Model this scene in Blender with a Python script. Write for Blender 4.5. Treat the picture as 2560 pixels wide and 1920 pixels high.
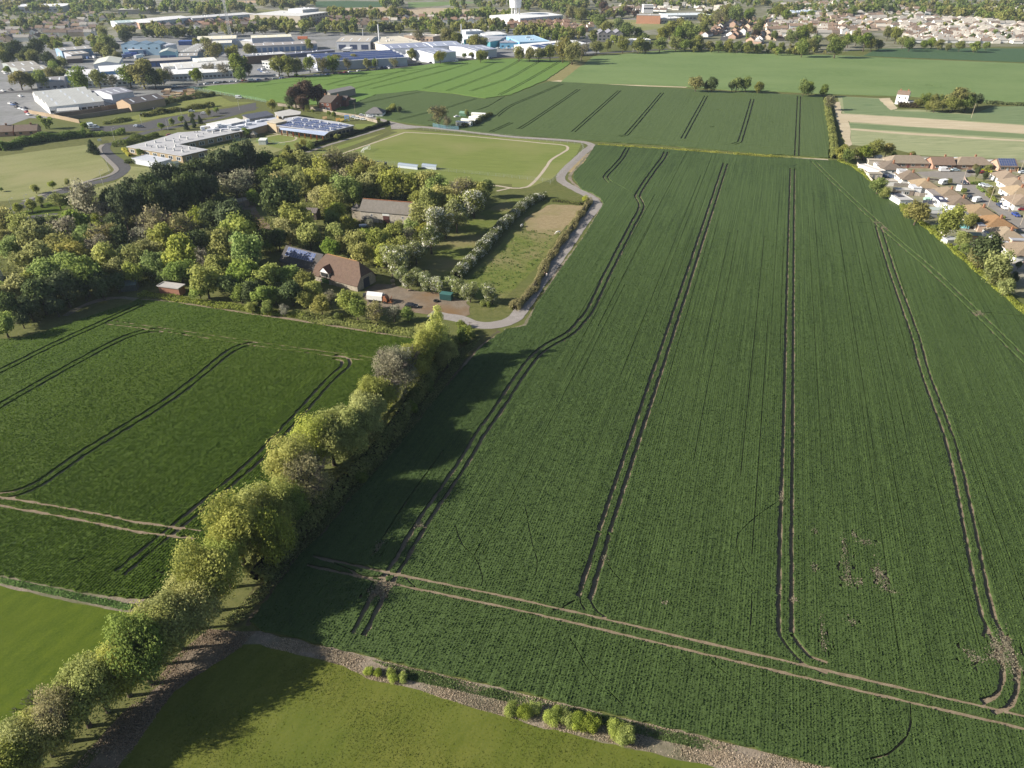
import bpy, math, random
import numpy as np
from mathutils import Vector
from mathutils.geometry import delaunay_2d_cdt
for o in list(bpy.data.objects): bpy.data.objects.remove(o)
SC = bpy.context.scene
COL = SC.collection
R = math.radians
# ------------------------------------------------------------------ camera
CAM_H, FOC, HOR = 100.0, 1775.0, -140.0
PITCH = math.atan((960 - HOR) / FOC)
cam = bpy.data.cameras.new('camera'); cam_o = bpy.data.objects.new('camera', cam); COL.objects.link(cam_o)
cam.sensor_width = 36; cam.lens = 36 * FOC / 2560; cam.clip_start = 1; cam.clip_end = 20000
cam_o.location = (0, 0, CAM_H); cam_o.rotation_euler = (math.pi / 2 - PITCH, 0, 0)
SC.camera = cam_o
# ------------------------------------------------------------------ sky and sun
SUN_EL, SUN_AZ = 26.5, 8.0          # azimuth: degrees behind the left-hand side
world = bpy.data.worlds.new('World'); SC.world = world; world.use_nodes = True
wn = world.node_tree; wn.nodes.clear()
sky = wn.nodes.new('ShaderNodeTexSky'); sky.sky_type = 'NISHITA'; sky.sun_disc = False
sky.sun_elevation = R(SUN_EL); sky.sun_rotation = R(270 - SUN_AZ); sky.air_density = 1.0; sky.dust_density = 1.2
bg = wn.nodes.new('ShaderNodeBackground'); bg.inputs[1].default_value = 0.055
wo = wn.nodes.new('ShaderNodeOutputWorld')
wn.links.new(sky.outputs[0], bg.inputs[0]); wn.links.new(bg.outputs[0], wo.inputs[0])
sun = bpy.data.lights.new('sun', 'SUN'); sun.energy = 5.0; sun.angle = R(0.53); sun.color = (1.0, 0.93, 0.83)
sun_o = bpy.data.objects.new('sun', sun); COL.objects.link(sun_o)
sd = Vector((math.cos(R(SUN_EL)) * math.cos(R(SUN_AZ)), math.cos(R(SUN_EL)) * math.sin(R(SUN_AZ)), -math.sin(R(SUN_EL))))
sun_o.rotation_euler = sd.to_track_quat('-Z', 'Y').to_euler()
sun_o.location = (-300, -100, 300)
vs = SC.view_settings; vs.view_transform = 'Standard'; vs.look = 'None'; vs.exposure = 1.0; vs.gamma = 1.0
vs.use_curve_mapping = False
SC.cycles.max_bounces = 5; SC.cycles.diffuse_bounces = 2; SC.cycles.glossy_bounces = 2
SC.cycles.transmission_bounces = 3; SC.cycles.volume_bounces = 0; SC.cycles.transparent_max_bounces = 6
SC.cycles.use_denoising = True
try: SC.cycles.denoiser = 'OPENIMAGEDENOISE'; SC.cycles.denoising_input_passes = 'RGB_ALBEDO_NORMAL'; SC.cycles.denoising_prefilter = 'ACCURATE'
except Exception: pass

# ------------------------------------------------------------------ survey: photo measurements -> points on the land
_t = 640 / 2212; _u = 960 / 2212
TILE = dict(A=(0, 0, _t), B=(640, 0, _t), C=(1280, 0, _t), D=(1920, 0, _t), E=(0, 200, _t), F=(640, 200, _t), G=(1280, 200, _t),
            H=(1920, 200, _t), I=(0, 440, _t), J=(600, 440, _t), K=(0, 760, _u), L=(640, 760, _u), M=(1600, 760, _u),
            N=(0, 1200, _u), O=(800, 1200, _u), Q=(1600, 1200, _u), R=(2120, 370, 440 / 2212), S=(2240, 560, 320 / 2212),
            T=(300, 260, 320 / 2212), U=(580, 230, 420 / 2212), V=(0, 80, 320 / 2212), W=(280, 60, 320 / 2212),
            X=(600, 60, 400 / 2212), Y=(960, 40, 520 / 2212), Z=(0, 0, 2560 / 2212), n=(0, 0, 1.0))
_cp, _sp = math.cos(PITCH), math.sin(PITCH)
def raw(x, y, z=0.0):
    u = (x - 1280) / FOC; v = (960 - y) / FOC
    dy = _cp + v * _sp; dz = -_sp + v * _cp
    t = (z - CAM_H) / dz
    return Vector((u * t, dy * t, z))
def nat(t, x, y):
    a, b, s = TILE[t]; return a + x * s, b + y * s
def P(t, x, y, z=0.0):
    return raw(*nat(t, x, y), z)
def pts(s, z=0.0):
    """'G 10,20 30,40 H 1,2' -> list of land points"""
    out = []; t = 'n'
    for w in s.split():
        if ',' in w:
            a, b = w.split(','); out.append(P(t, float(a), float(b), z))
        else: t = w
    return out
def depth(p): return (p[1] * _cp - (p[2] - CAM_H) * _sp)
def m_per_px(p): return depth(p) / FOC
rng = random.Random(7)

# ------------------------------------------------------------------ objects
def link(name, data, parent=None, loc=(0, 0, 0), rz=0.0, scale=None, color=None):
    o = bpy.data.objects.new(name, data); COL.objects.link(o)
    o.location = loc
    if rz: o.rotation_euler = (0, 0, rz)
    if scale is not None: o.scale = scale if hasattr(scale, '__len__') else (scale,) * 3
    if parent is not None: o.parent = parent
    if color is not None: o.color = (color[0], color[1], color[2], 1)
    return o
def tag(o, label=None, cat=None, group=None, kind=None):
    if label: o['label'] = label
    if cat: o['category'] = cat
    if group: o['group'] = group
    if kind: o['kind'] = kind
    return o
class MB:
    def __init__(s): s.v = []; s.f = []; s.m = []
    def poly(s, vs, m=0):
        b = len(s.v); s.v += [tuple(v) for v in vs]; s.f.append(tuple(range(b, b + len(vs)))); s.m.append(m)
    def box(s, x0, x1, y0, y1, z0, z1, m=0):
        b = len(s.v)
        s.v += [(x0, y0, z0), (x1, y0, z0), (x1, y1, z0), (x0, y1, z0), (x0, y0, z1), (x1, y0, z1), (x1, y1, z1), (x0, y1, z1)]
        for f in ((0, 3, 2, 1), (4, 5, 6, 7), (0, 1, 5, 4), (1, 2, 6, 5), (2, 3, 7, 6), (3, 0, 4, 7)):
            s.f.append(tuple(b + i for i in f)); s.m.append(m)
    def hexa(s, lo, hi, m=0):
        """lo/hi: four points each, counter-clockwise from above"""
        b = len(s.v); s.v += [tuple(p) for p in lo] + [tuple(p) for p in hi]
        for f in ((0, 3, 2, 1), (4, 5, 6, 7), (0, 1, 5, 4), (1, 2, 6, 5), (2, 3, 7, 6), (3, 0, 4, 7)):
            s.f.append(tuple(b + i for i in f)); s.m.append(m)
    def prism(s, poly, z0, z1, m=0):
        n = len(poly); b = len(s.v)
        s.v += [(p[0], p[1], z0) for p in poly] + [(p[0], p[1], z1) for p in poly]
        s.f.append(tuple(b + i for i in reversed(range(n)))); s.m.append(m)
        s.f.append(tuple(b + n + i for i in range(n))); s.m.append(m)
        for i in range(n):
            j = (i + 1) % n; s.f.append((b + i, b + j, b + n + j, b + n + i)); s.m.append(m)
    def tube(s, a, b_, r0, r1, n=6, m=0, cap=True):
        a = Vector(a); b_ = Vector(b_); d = (b_ - a).normalized()
        u = d.orthogonal().normalized(); w = d.cross(u); k = len(s.v)
        for p, r in ((a, r0), (b_, r1)):
            for i in range(n):
                t = 2 * math.pi * i / n; s.v.append(tuple(p + (u * math.cos(t) + w * math.sin(t)) * r))
        for i in range(n):
            j = (i + 1) % n; s.f.append((k + i, k + j, k + n + j, k + n + i)); s.m.append(m)
        if cap:
            s.f.append(tuple(k + i for i in reversed(range(n)))); s.m.append(m)
            s.f.append(tuple(k + n + i for i in range(n))); s.m.append(m)
    def mesh(s, name, mats, smooth=False):
        me = bpy.data.meshes.new(name); me.from_pydata(s.v, [], s.f); me.update()
        for x in (mats if isinstance(mats, (list, tuple)) else [mats]): me.materials.append(x)
        if len(me.materials) > 1: me.polygons.foreach_set('material_index', s.m)
        if smooth: me.polygons.foreach_set('use_smooth', [True] * len(me.polygons))
        return me
    def build(s, name, mats, parent=None, loc=(0, 0, 0), rz=0.0, color=None, smooth=False):
        return link(name, s.mesh(name, mats, smooth), parent, loc, rz, None, color)

# ------------------------------------------------------------------ materials
def newmat(name):
    m = bpy.data.materials.new(name); m.use_nodes = True; nt = m.node_tree; nt.nodes.clear()
    o = nt.nodes.new('ShaderNodeOutputMaterial')
    return m, nt, o
class NB:
    """small node builder"""
    def __init__(s, nt): s.nt = nt
    def n(s, t, **k):
        x = s.nt.nodes.new(t)
        for a, v in k.items(): setattr(x, a, v)
        return x
    def l(s, a, b): s.nt.links.new(a, b)
    def math(s, op, a, b=None, c=None, clamp=False):
        x = s.n('ShaderNodeMath', operation=op, use_clamp=clamp)
        for i, v in enumerate((a, b, c)):
            if v is None: continue
            if isinstance(v, (int, float)): x.inputs[i].default_value = v
            else: s.l(v, x.inputs[i])
        return x.outputs[0]
    def noise(s, vec, scale, detail=2.0, rough=0.5, dim='3D'):
        x = s.n('ShaderNodeTexNoise'); x.noise_dimensions = dim
        x.inputs['Scale'].default_value = scale; x.inputs['Detail'].default_value = detail; x.inputs['Roughness'].default_value = rough
        if vec is not None: s.l(vec, x.inputs['Vector'])
        return x.outputs['Fac']
    def mapr(s, v, a, b, c=0.0, d=1.0):
        x = s.n('ShaderNodeMapRange'); s.l(v, x.inputs[0])
        for i, q in enumerate((a, b, c, d)): x.inputs[i + 1].default_value = q
        return x.outputs[0]
    def mix(s, f, a, b, mode='MIX'):
        x = s.n('ShaderNodeMix', data_type='RGBA', blend_type=mode)
        for i, v in ((0, f), (6, a), (7, b)):
            if isinstance(v, (int, float)): x.inputs[i].default_value = v
            elif isinstance(v, (tuple, list)): x.inputs[i].default_value = (*v[:3], 1)
            else: s.l(v, x.inputs[i])
        return x.outputs[2]
    def mapping(s, vec, rot=0.0, scale=(1, 1, 1)):
        if rot:                                      # turn first, then stretch along the turned axes
            x = s.n('ShaderNodeMapping'); s.l(vec, x.inputs[0]); x.inputs['Rotation'].default_value = (0, 0, rot); vec = x.outputs[0]
        x = s.n('ShaderNodeMapping'); s.l(vec, x.inputs[0]); x.inputs['Scale'].default_value = scale
        return x.outputs[0]
    def bump(s, h, strength, dist):
        x = s.n('ShaderNodeBump'); x.inputs['Strength'].default_value = strength; x.inputs['Distance'].default_value = dist
        s.l(h, x.inputs['Height']); return x.outputs[0]
    def bsdf(s, col, rough=0.8, spec=0.2, normal=None, metal=0.0):
        x = s.n('ShaderNodeBsdfPrincipled')
        if isinstance(col, (tuple, list)): x.inputs['Base Color'].default_value = (*col[:3], 1)
        else: s.l(col, x.inputs['Base Color'])
        if isinstance(rough, (int, float)): x.inputs['Roughness'].default_value = rough
        else: s.l(rough, x.inputs['Roughness'])
        x.inputs['Specular IOR Level'].default_value = spec; x.inputs['Metallic'].default_value = metal
        if normal is not None: s.l(normal, x.inputs['Normal'])
        return x.outputs[0]
    def pos(s): return s.n('ShaderNodeNewGeometry').outputs['Position']
    def objc(s): return s.n('ShaderNodeTexCoord').outputs['Object']

def ground_mat(name, a, b, c=None, s1=0.35, s2=0.03, bump=0.05, rot=0.0, aniso=(1, 1, 1), rough=0.95, spots=None):
    """three-tone mottled ground; a dark, b light, c large patches"""
    m, nt, out = newmat(name); k = NB(nt); p = k.pos()
    q = k.mapping(p, rot, aniso)
    n1 = k.noise(q, s1, 4, 0.65); n2 = k.noise(p, s2, 3, 0.55); n3 = k.noise(p, s1 * 6, 2, 0.6)
    f = k.math('ADD', k.math('MULTIPLY', n1, 0.6), k.math('MULTIPLY', n3, 0.4))
    col = k.mix(k.mapr(f, 0.36, 0.64), a, b)
    if c is not None: col = k.mix(k.mapr(n2, 0.45, 0.68), col, c)
    if spots is not None: col = k.mix(k.mapr(k.noise(p, spots[1], 3, 0.7), spots[2], spots[2] + 0.06), col, spots[0])
    k.l(k.bsdf(col, rough, 0.1, k.bump(f, 0.7, bump)), out.inputs[0]); return m

def crop_mat(name, dark, light, large, rot, row=0.42, streak=1.0, clump=0.9, gap=0.5):
    """standing crop: drill rows, streaks along the rows, darker sunken patches"""
    m, nt, out = newmat(name); k = NB(nt); p = k.pos()
    q = k.mapping(p, rot)
    sx = k.n('ShaderNodeSeparateXYZ'); k.l(q, sx.inputs[0])
    rows = k.noise(k.mapping(p, rot, (1.0 / row, 0.02, 1)), 1.0, 1, 0.5); lines = k.noise(k.mapping(p, rot, (0.55, 0.0015, 1)), 1.0, 2, 0.7)
    st = k.noise(k.mapping(p, rot, (0.9, 0.035, 1)), 1.0, 3, 0.65)
    cl = k.noise(p, clump, 3, 0.6); fine = k.noise(p, clump * 4.3, 2, 0.6); big = k.noise(k.mapping(p, rot, (1, 0.5, 1)), 0.022, 4, 0.6)
    f = k.math('ADD', k.math('MULTIPLY', st, 0.30 * streak), k.math('ADD', k.math('MULTIPLY', cl, 0.55 - 0.15 * streak), k.math('MULTIPLY', fine, 0.45 - 0.15 * streak)))
    col = k.mix(k.mapr(f, 0.40, 0.60), dark, light)
    col = k.mix(k.mapr(big, 0.38, 0.68), col, large)
    col = k.mix(k.mapr(lines, 0.60, 0.70, 0.0, 0.38 * min(1, streak)), col, dark); col = k.mix(k.mapr(lines, 0.40, 0.30, 0.0, 0.3 * min(1, streak)), col, light)
    thin = k.noise(k.mapping(p, rot, (1.1, 0.22, 1)), 0.75, 3, 0.7)
    col = k.mix(k.mapr(thin, 0.63, 0.70, 0.0, gap), col, (0.022, 0.035, 0.014))  # patches of high noise turn darker
    h = k.math('ADD', k.math('MULTIPLY', rows, 0.6 * streak), k.math('ADD', f, k.math('MULTIPLY', thin, -0.5)))
    k.l(k.bsdf(col, 0.75, 0.16, k.bump(h, 1.0, 0.22)), out.inputs[0]); return m

def objcol_mat(name, rough=0.8, var=0.18, scale=1.2, spec=0.2, bump=0.0, pattern=None, period=0.3, metal=0.0, dirt=(0.12, 0.10, 0.08), dirt_f=0.25):
    """takes the object's own colour; weathered, with optional ribs / courses in relief"""
    m, nt, out = newmat(name); k = NB(nt); oc = k.objc()
    oi = k.n('ShaderNodeObjectInfo'); col = oi.outputs['Color']
    n1 = k.noise(oc, scale, 4, 0.65); n2 = k.noise(oc, scale * 7, 2, 0.6)
    v = k.math('ADD', k.math('MULTIPLY', n1, 0.6), k.math('MULTIPLY', n2, 0.4))
    col = k.mix(1.0, col, k.n('ShaderNodeCombineColor').outputs[0], 'MULTIPLY') if False else col
    hs = k.n('ShaderNodeHueSaturation'); k.l(col, hs.inputs['Color']); k.l(k.mapr(v, 0.35, 0.65, 1 - var, 1 + var), hs.inputs['Value'])
    col = hs.outputs[0]
    col = k.mix(k.mapr(k.noise(oc, scale * 0.5, 5, 0.7), 0.52, 0.75, 0, dirt_f), col, dirt)
    nor = None
    if pattern or bump:
        h = v
        if pattern:
            s = k.n('ShaderNodeSeparateXYZ'); k.l(oc, s.inputs[0])
            w = k.math('SINE', k.math('MULTIPLY', s.outputs[{'x': 0, 'y': 1, 'z': 2}[pattern]], 2 * math.pi / period))
            h = k.math('ADD', k.math('MULTIPLY', w, 0.5), k.math('MULTIPLY', v, 0.6))
            hs2 = k.n('ShaderNodeHueSaturation'); k.l(col, hs2.inputs['Color']); k.l(k.mapr(w, -1, 1, 0.86, 1.08), hs2.inputs['Value']); col = hs2.outputs[0]
        nor = k.bump(h, 0.8, bump or 0.03)
    k.l(k.bsdf(col, rough, spec, nor, metal), out.inputs[0]); return m

def leaf_mat(name, trans=0.9, blossom=None, thr=0.5):
    """foliage: object colour varied leaf by leaf"""
    m, nt, out = newmat(name); k = NB(nt)
    oi = k.n('ShaderNodeObjectInfo'); at = k.n('ShaderNodeAttribute', attribute_name='tint')
    hs = k.n('ShaderNodeHueSaturation'); k.l(oi.outputs['Color'], hs.inputs['Color'])
    k.l(k.mapr(at.outputs['Fac'], 0, 1, 0.62, 1.5), hs.inputs['Value'])
    k.l(k.mapr(at.outputs['Fac'], 0, 1, 0.515, 0.488), hs.inputs['Hue'])
    k.l(k.mapr(oi.outputs['Random'], 0, 1, 0.85, 1.1), hs.inputs['Saturation'])
    col = hs.outputs[0]
    if blossom: col = k.mix(k.mapr(at.outputs['Fac'], thr, thr + 0.04), col, blossom)
    d = k.n('ShaderNodeBsdfDiffuse'); k.l(col, d.inputs[0]); t = k.n('ShaderNodeBsdfTranslucent'); k.l(k.mix(1.0, col, (trans,) * 3, 'MULTIPLY'), t.inputs[0])
    x = k.n('ShaderNodeAddShader'); k.l(d.outputs[0], x.inputs[0]); k.l(t.outputs[0], x.inputs[1])      # reflected plus transmitted light
    k.l(x.outputs[0], out.inputs[0]); return m

M = {}
M['leaf'] = leaf_mat('foliage'); M['needle'] = leaf_mat('needles', 0.35)
M['may'] = leaf_mat('hawthorn_blossom', 0.5, (0.50, 0.49, 0.43), 0.60)
M['bark'] = objcol_mat('bark', 0.95, 0.3, 3.0, 0.05, 0.03)
M['render'] = objcol_mat('painted_wall', 0.9, 0.08, 0.8, 0.2, 0.01)
M['brick'] = objcol_mat('brick_wall', 0.92, 0.2, 2.5, 0.15, 0.02, 'z', 0.3)
M['stone'] = objcol_mat('flint_wall', 0.95, 0.35, 1.6, 0.1, 0.05)
M['tile'] = objcol_mat('roof_tile', 0.9, 0.22, 1.3, 0.12, 0.03, 'z', 0.22, dirt=(0.10, 0.085, 0.05), dirt_f=0.45)
M['sheet'] = objcol_mat('profiled_sheet', 0.6, 0.10, 0.25, 0.3, 0.04, 'x', 0.9, dirt_f=0.25)
M['felt'] = objcol_mat('flat_roof_felt', 0.85, 0.16, 0.3, 0.2, 0.01)
M['paint'] = objcol_mat('gloss_paint', 0.35, 0.04, 1.0, 0.5, dirt_f=0.05)
M['wood'] = objcol_mat('weathered_wood', 0.9, 0.25, 1.5, 0.1, 0.02, 'x', 0.35)
M['metal'] = objcol_mat('painted_metal', 0.5, 0.08, 1.0, 0.4, dirt_f=0.12)
def glass_mat():
    m, nt, out = newmat('window_glass'); k = NB(nt)
    n = k.noise(k.objc(), 1.5, 2); k.l(k.bsdf(k.mix(n, (0.015, 0.02, 0.028), (0.05, 0.06, 0.075)), 0.08, 0.8), out.inputs[0]); return m
M['glass'] = glass_mat()
def pv_mat():
    m, nt, out = newmat('solar_cells'); k = NB(nt); br = k.n('ShaderNodeTexBrick')
    k.l(k.objc(), br.inputs['Vector']); br.offset = 0; br.inputs['Scale'].default_value = 1.0
    br.inputs['Color1'].default_value = (0.020, 0.045, 0.16, 1); br.inputs['Color2'].default_value = (0.026, 0.055, 0.19, 1)
    br.inputs['Mortar'].default_value = (0.10, 0.12, 0.16, 1); br.inputs['Mortar Size'].default_value = 0.012
    br.inputs['Brick Width'].default_value = 0.16; br.inputs['Row Height'].default_value = 0.16
    k.l(k.bsdf(br.outputs[0], 0.35, 0.25), out.inputs[0]); return m
M['pv'] = pv_mat()
def leaf_mesh(name, C, N, S, T, mat, jitter=0.6, seed=0):
    """C centres, N outward normals, S sizes, T tints -> one mesh of small leaf-spray quads"""
    g = np.random.default_rng(seed); n = len(C)
    d = N + g.normal(0, jitter, (n, 3)); d /= np.linalg.norm(d, axis=1, keepdims=True) + 1e-9
    a = np.cross(d, g.normal(0, 1, (n, 3))); a /= np.linalg.norm(a, axis=1, keepdims=True) + 1e-9
    b = np.cross(d, a); a *= (S * 0.5)[:, None]; b *= (S * 0.5 * g.uniform(0.55, 1.0, n))[:, None]
    bend = d * (S * g.uniform(-0.25, 0.25, n))[:, None]
    V = np.stack([C - a - b, C + a - b * g.uniform(.2, 1, (n, 1)) + bend, C + a * g.uniform(.5, 1, (n, 1)) + b, C - a * g.uniform(.3, 1, (n, 1)) + b + bend], 1).reshape(-1, 3)
    me = bpy.data.meshes.new(name)
    me.vertices.add(4 * n); me.vertices.foreach_set('co', V.astype(np.float32).ravel())
    me.loops.add(4 * n); me.loops.foreach_set('vertex_index', np.arange(4 * n, dtype=np.int32))
    me.polygons.add(n); me.polygons.foreach_set('loop_start', np.arange(0, 4 * n, 4, dtype=np.int32)); me.polygons.foreach_set('loop_total', np.full(n, 4, np.int32))
    at = me.attributes.new('tint', 'FLOAT', 'FACE'); at.data.foreach_set('value', T.astype(np.float32))
    me.materials.append(mat); me.update(calc_edges=True); return me
# ------------------------------------------------------------------ the land
def area(name, poly, z, mat, label=None, kind='structure', rag=0.0, step=2.0):
    """flat patch of ground; rag = ragged edge in metres"""
    ps = [Vector((p[0], p[1])) for p in poly]
    if rag: ps = ragged(ps, rag, step)
    if sum(a.x * b_.y - b_.x * a.y for a, b_ in zip(ps, ps[1:] + ps[:1])) < 0: ps = ps[::-1]
    r = delaunay_2d_cdt(ps, [], [list(range(len(ps)))], 1, 1e-4)
    me = bpy.data.meshes.new(name); me.from_pydata([(v.x, v.y, z) for v in r[0]], [], r[2]); me.update(); me.materials.append(mat)
    o = link(name, me); o['kind'] = kind
    if label: o['label'] = label
    return o
def dens(ps, step, closed=True):
    out = []; n = len(ps)
    for i in range(n if closed else n - 1):
        a = Vector(ps[i][:2]); b = Vector(ps[(i + 1) % n][:2]); k = max(1, int((b - a).length / step))
        out += [a.lerp(b, j / k) for j in range(k)]
    if not closed: out.append(Vector(ps[-1][:2]))
    return out
def smooth_line(ps, step, closed=False):
    """Catmull-Rom through the points"""
    ps = [Vector(p[:2]) for p in ps]; n = len(ps); out = []
    if n < 3: return dens(ps, step, False)
    for i in range(n - 1):
        p0 = ps[max(i - 1, 0)]; p1 = ps[i]; p2 = ps[i + 1]; p3 = ps[min(i + 2, n - 1)]
        k = max(1, int((p2 - p1).length / step))
        for j in range(k):
            t = j / k; t2 = t * t; t3 = t2 * t
            out.append(0.5 * ((2 * p1) + (p2 - p0) * t + (2 * p0 - 5 * p1 + 4 * p2 - p3) * t2 + (3 * p1 - p0 - 3 * p2 + p3) * t3))
    out.append(ps[-1]); return out
def normals(c):
    out = []
    for i in range(len(c)):
        d = (c[min(i + 1, len(c) - 1)] - c[max(i - 1, 0)])
        d = d.normalized() if d.length > 1e-9 else Vector((1, 0)); out.append(Vector((-d.y, d.x)))
    return out
def ragged(ps, amp, step):
    d = dens(ps, step); return [p + Vector((rng.uniform(-amp, amp), rng.uniform(-amp, amp))) for p in d]
def strip(name, line, w, z, mat, rag=0.0, step=2.5, parent=None, kind='structure', w2=None, h=0.0, smooth=True):
    """road, path or kerb along a line; h>0 gives it a raised body"""
    c = smooth_line(line, step) if smooth else dens(line, step, False); nn = normals(c); b = MB(); L = []; Rr = []
    for i, (p, n) in enumerate(zip(c, nn)):
        ww = w if w2 is None else w + (w2 - w) * i / max(1, len(c) - 1)
        a = ww / 2 + rng.uniform(-rag, rag); e = ww / 2 + rng.uniform(-rag, rag)
        L.append((p.x + n.x * a, p.y + n.y * a)); Rr.append((p.x - n.x * e, p.y - n.y * e))
    m = len(c)
    b.v = [(x, y, z) for x, y in L] + [(x, y, z) for x, y in Rr]
    b.f = [(i, m + i, m + i + 1, i + 1) for i in range(m - 1)]
    if h:
        b.v += [(x, y, z - h) for x, y in L] + [(x, y, z - h) for x, y in Rr]
        b.f += [(2 * m + i, i, i + 1, 2 * m + i + 1) for i in range(m - 1)] + [(m + i, 3 * m + i, 3 * m + i + 1, m + i + 1) for i in range(m - 1)]
    b.m = [0] * len(b.f)
    o = b.build(name, mat, parent)
    if parent is None and kind: o['kind'] = kind
    return o

def crop(name, label, poly, h, mat, soil, tracks=(), blobs=(), z0=0.03, rag=0.25, step=2.0, zs=None, blades=None):
    """standing crop with wheelings cut down to the soil. tracks: (points, width, gauge or 0, raggedness)"""
    V = []; faces = []
    def face(q):
        if sum(a.x * b_.y - b_.x * a.y for a, b_ in zip(q, q[1:] + q[:1])) < 0: q = q[::-1]
        if len(q) == 4 and any((q[(i + 1) % 4] - q[i]).cross(q[(i + 2) % 4] - q[(i + 1) % 4]) <= 1e-5 for i in range(4)): return
        b = len(V); V.extend(q); faces.append(list(range(b, b + len(q))))
    face(ragged([Vector(p[:2]) for p in poly], rag, step))
    for line, w, gauge, rg in tracks:
        c = smooth_line(line, step); nn = normals(c)
        for off in ((gauge / 2, -gauge / 2) if gauge else (0,)):
            ws = [w / 2 * (1 + rng.uniform(-rg, rg)) for _ in c]
            lj = [rng.uniform(-rg, rg) * w * 0.4 for _ in c]
            cc = [p + n * (off + j) for p, n, j in zip(c, nn, lj)]
            for i in range(len(c) - 1):
                if rg > 0.6 and rng.random() < (rg - 0.6): continue
                face([cc[i] + nn[i] * ws[i], cc[i] - nn[i] * ws[i], cc[i + 1] - nn[i + 1] * ws[i + 1], cc[i + 1] + nn[i + 1] * ws[i + 1]])
    for (c, rx, ry, ang) in [(Vector((c[0] + rng.gauss(0, rx * .5) * math.cos(ang) - rng.gauss(0, ry * .5) * math.sin(ang) * 1, c[1] + rng.gauss(0, ry * .5) * math.cos(ang) + rng.gauss(0, rx * .5) * math.sin(ang))), rx * rng.uniform(.14, .4), ry * rng.uniform(.15, .5), ang) for c, rx, ry, ang in blobs for _ in range(9)]:
        n = 9; ca, sa = math.cos(ang), math.sin(ang); q = []
        for i in range(n):
            t = 2 * math.pi * i / n; k = rng.uniform(0.35, 1.15); x = rx * k * math.cos(t); y = ry * k * math.sin(t)
            q.append(Vector((c[0] + x * ca - y * sa, c[1] + x * sa + y * ca)))
        face(q)
    r = delaunay_2d_cdt(V, [], faces, 0, 1e-4)
    vo, fo, orig = r[0], r[2], r[5]
    top = [f for f, o in zip(fo, orig) if 0 in o and len(o) == 1]
    allf = [f for f, o in zip(fo, orig) if 0 in o]
    vs = [(v.x, v.y, z0 + h) for v in vo]; n = len(vs); vs += [(v.x, v.y, z0) for v in vo]
    ed = {}
    for f in top:
        for i in range(3): ed[(f[i], f[(i + 1) % 3])] = 1
    walls = [(a, a + n, b + n, b) for (a, b) in ed if (b, a) not in ed]
    me = bpy.data.meshes.new(name); me.from_pydata(vs, [], [tuple(f) for f in top] + walls); me.update(); me.materials.append(mat)
    o = link(name, me); tag(o, label, 'crop', None, 'stuff')
    sm = bpy.data.meshes.new(name + '_soil'); sm.from_pydata([(v.x, v.y, z0 if zs is None else zs) for v in vo], [], [tuple(f) for f in allf]); sm.update(); sm.materials.append(soil)
    s = link(name + '_soil', sm); s['kind'] = 'structure'
    if blades: crop_blades(o, vo, top, z0 + h, *blades)
    return o

def crop_blades(par, vo, top, z, n, far, size, color, rowgap, rot, seed):
    """leafy tops of the crop, standing in drill rows, thinning with distance"""
    g = np.random.default_rng(seed); V = np.array([[v.x, v.y] for v in vo]); F = np.array(top); a, b_, c = V[F[:, 0]], V[F[:, 1]], V[F[:, 2]]
    near = np.minimum(np.minimum(np.hypot(*a.T), np.hypot(*b_.T)), np.hypot(*c.T)) < far; a, b_, c = a[near], b_[near], c[near]
    ar = np.abs((b_[:, 0] - a[:, 0]) * (c[:, 1] - a[:, 1]) - (c[:, 0] - a[:, 0]) * (b_[:, 1] - a[:, 1])); k = g.choice(len(ar), n * 4, p=ar / ar.sum())
    r1 = np.sqrt(g.uniform(0, 1, n * 4))[:, None]; r2 = g.uniform(0, 1, n * 4)[:, None]; q = a[k] * (1 - r1) + b_[k] * r1 * (1 - r2) + c[k] * r1 * r2
    d = np.hypot(q[:, 0], q[:, 1]); q = q[(g.uniform(0, 1, len(q)) < np.clip((far - d) / (far * .55), 0, 1)) & (np.abs(q[:, 0]) < q[:, 1] * .95 + 30)][:n]; m = len(q)
    cs, sn = math.cos(rot), math.sin(rot); u = q[:, 0] * cs - q[:, 1] * sn; v = q[:, 0] * sn + q[:, 1] * cs; row = np.round(u / rowgap)
    u = u + np.clip(row * rowgap - u, -.16, .16); q = np.column_stack([u * cs + v * sn, -u * sn + v * cs])
    hr = np.sin(row * 12.9898) * 43758.5453; hr -= np.floor(hr); pat = np.sin(q[:, 0] * .11 + 2 * np.sin(q[:, 1] * .05)) * np.sin(q[:, 1] * .083 + 1) + .6 * np.sin(q[:, 0] * .37 + q[:, 1] * .29)
    hb = np.sin(np.floor(u / 3.3) * 78.233) * 43758.5453; hb -= np.floor(hb); line = np.where((hr > .93) & (np.sin(v * .03 + row) > -.5), -.42, 0) + np.where((hr < .06) & (np.sin(v * .03 + row) > -.3), .3, 0)
    T = np.clip(.42 + .20 * (hr - .5) + .16 * (hb - .5) + line + .06 * pat + g.normal(0, .06, m), 0, 1); C = np.column_stack([q, z + g.uniform(-.06, .14, m)]) - np.array(par.location)
    N = np.column_stack([g.normal(0, .7, (m, 2)), np.full(m, .48)])
    o = link('blades', leaf_mesh('blades', C, N, size * g.uniform(.5, 1.4, m), T, M['leaf'], .5, seed), par, color=color); o['kind'] = 'stuff'

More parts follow.
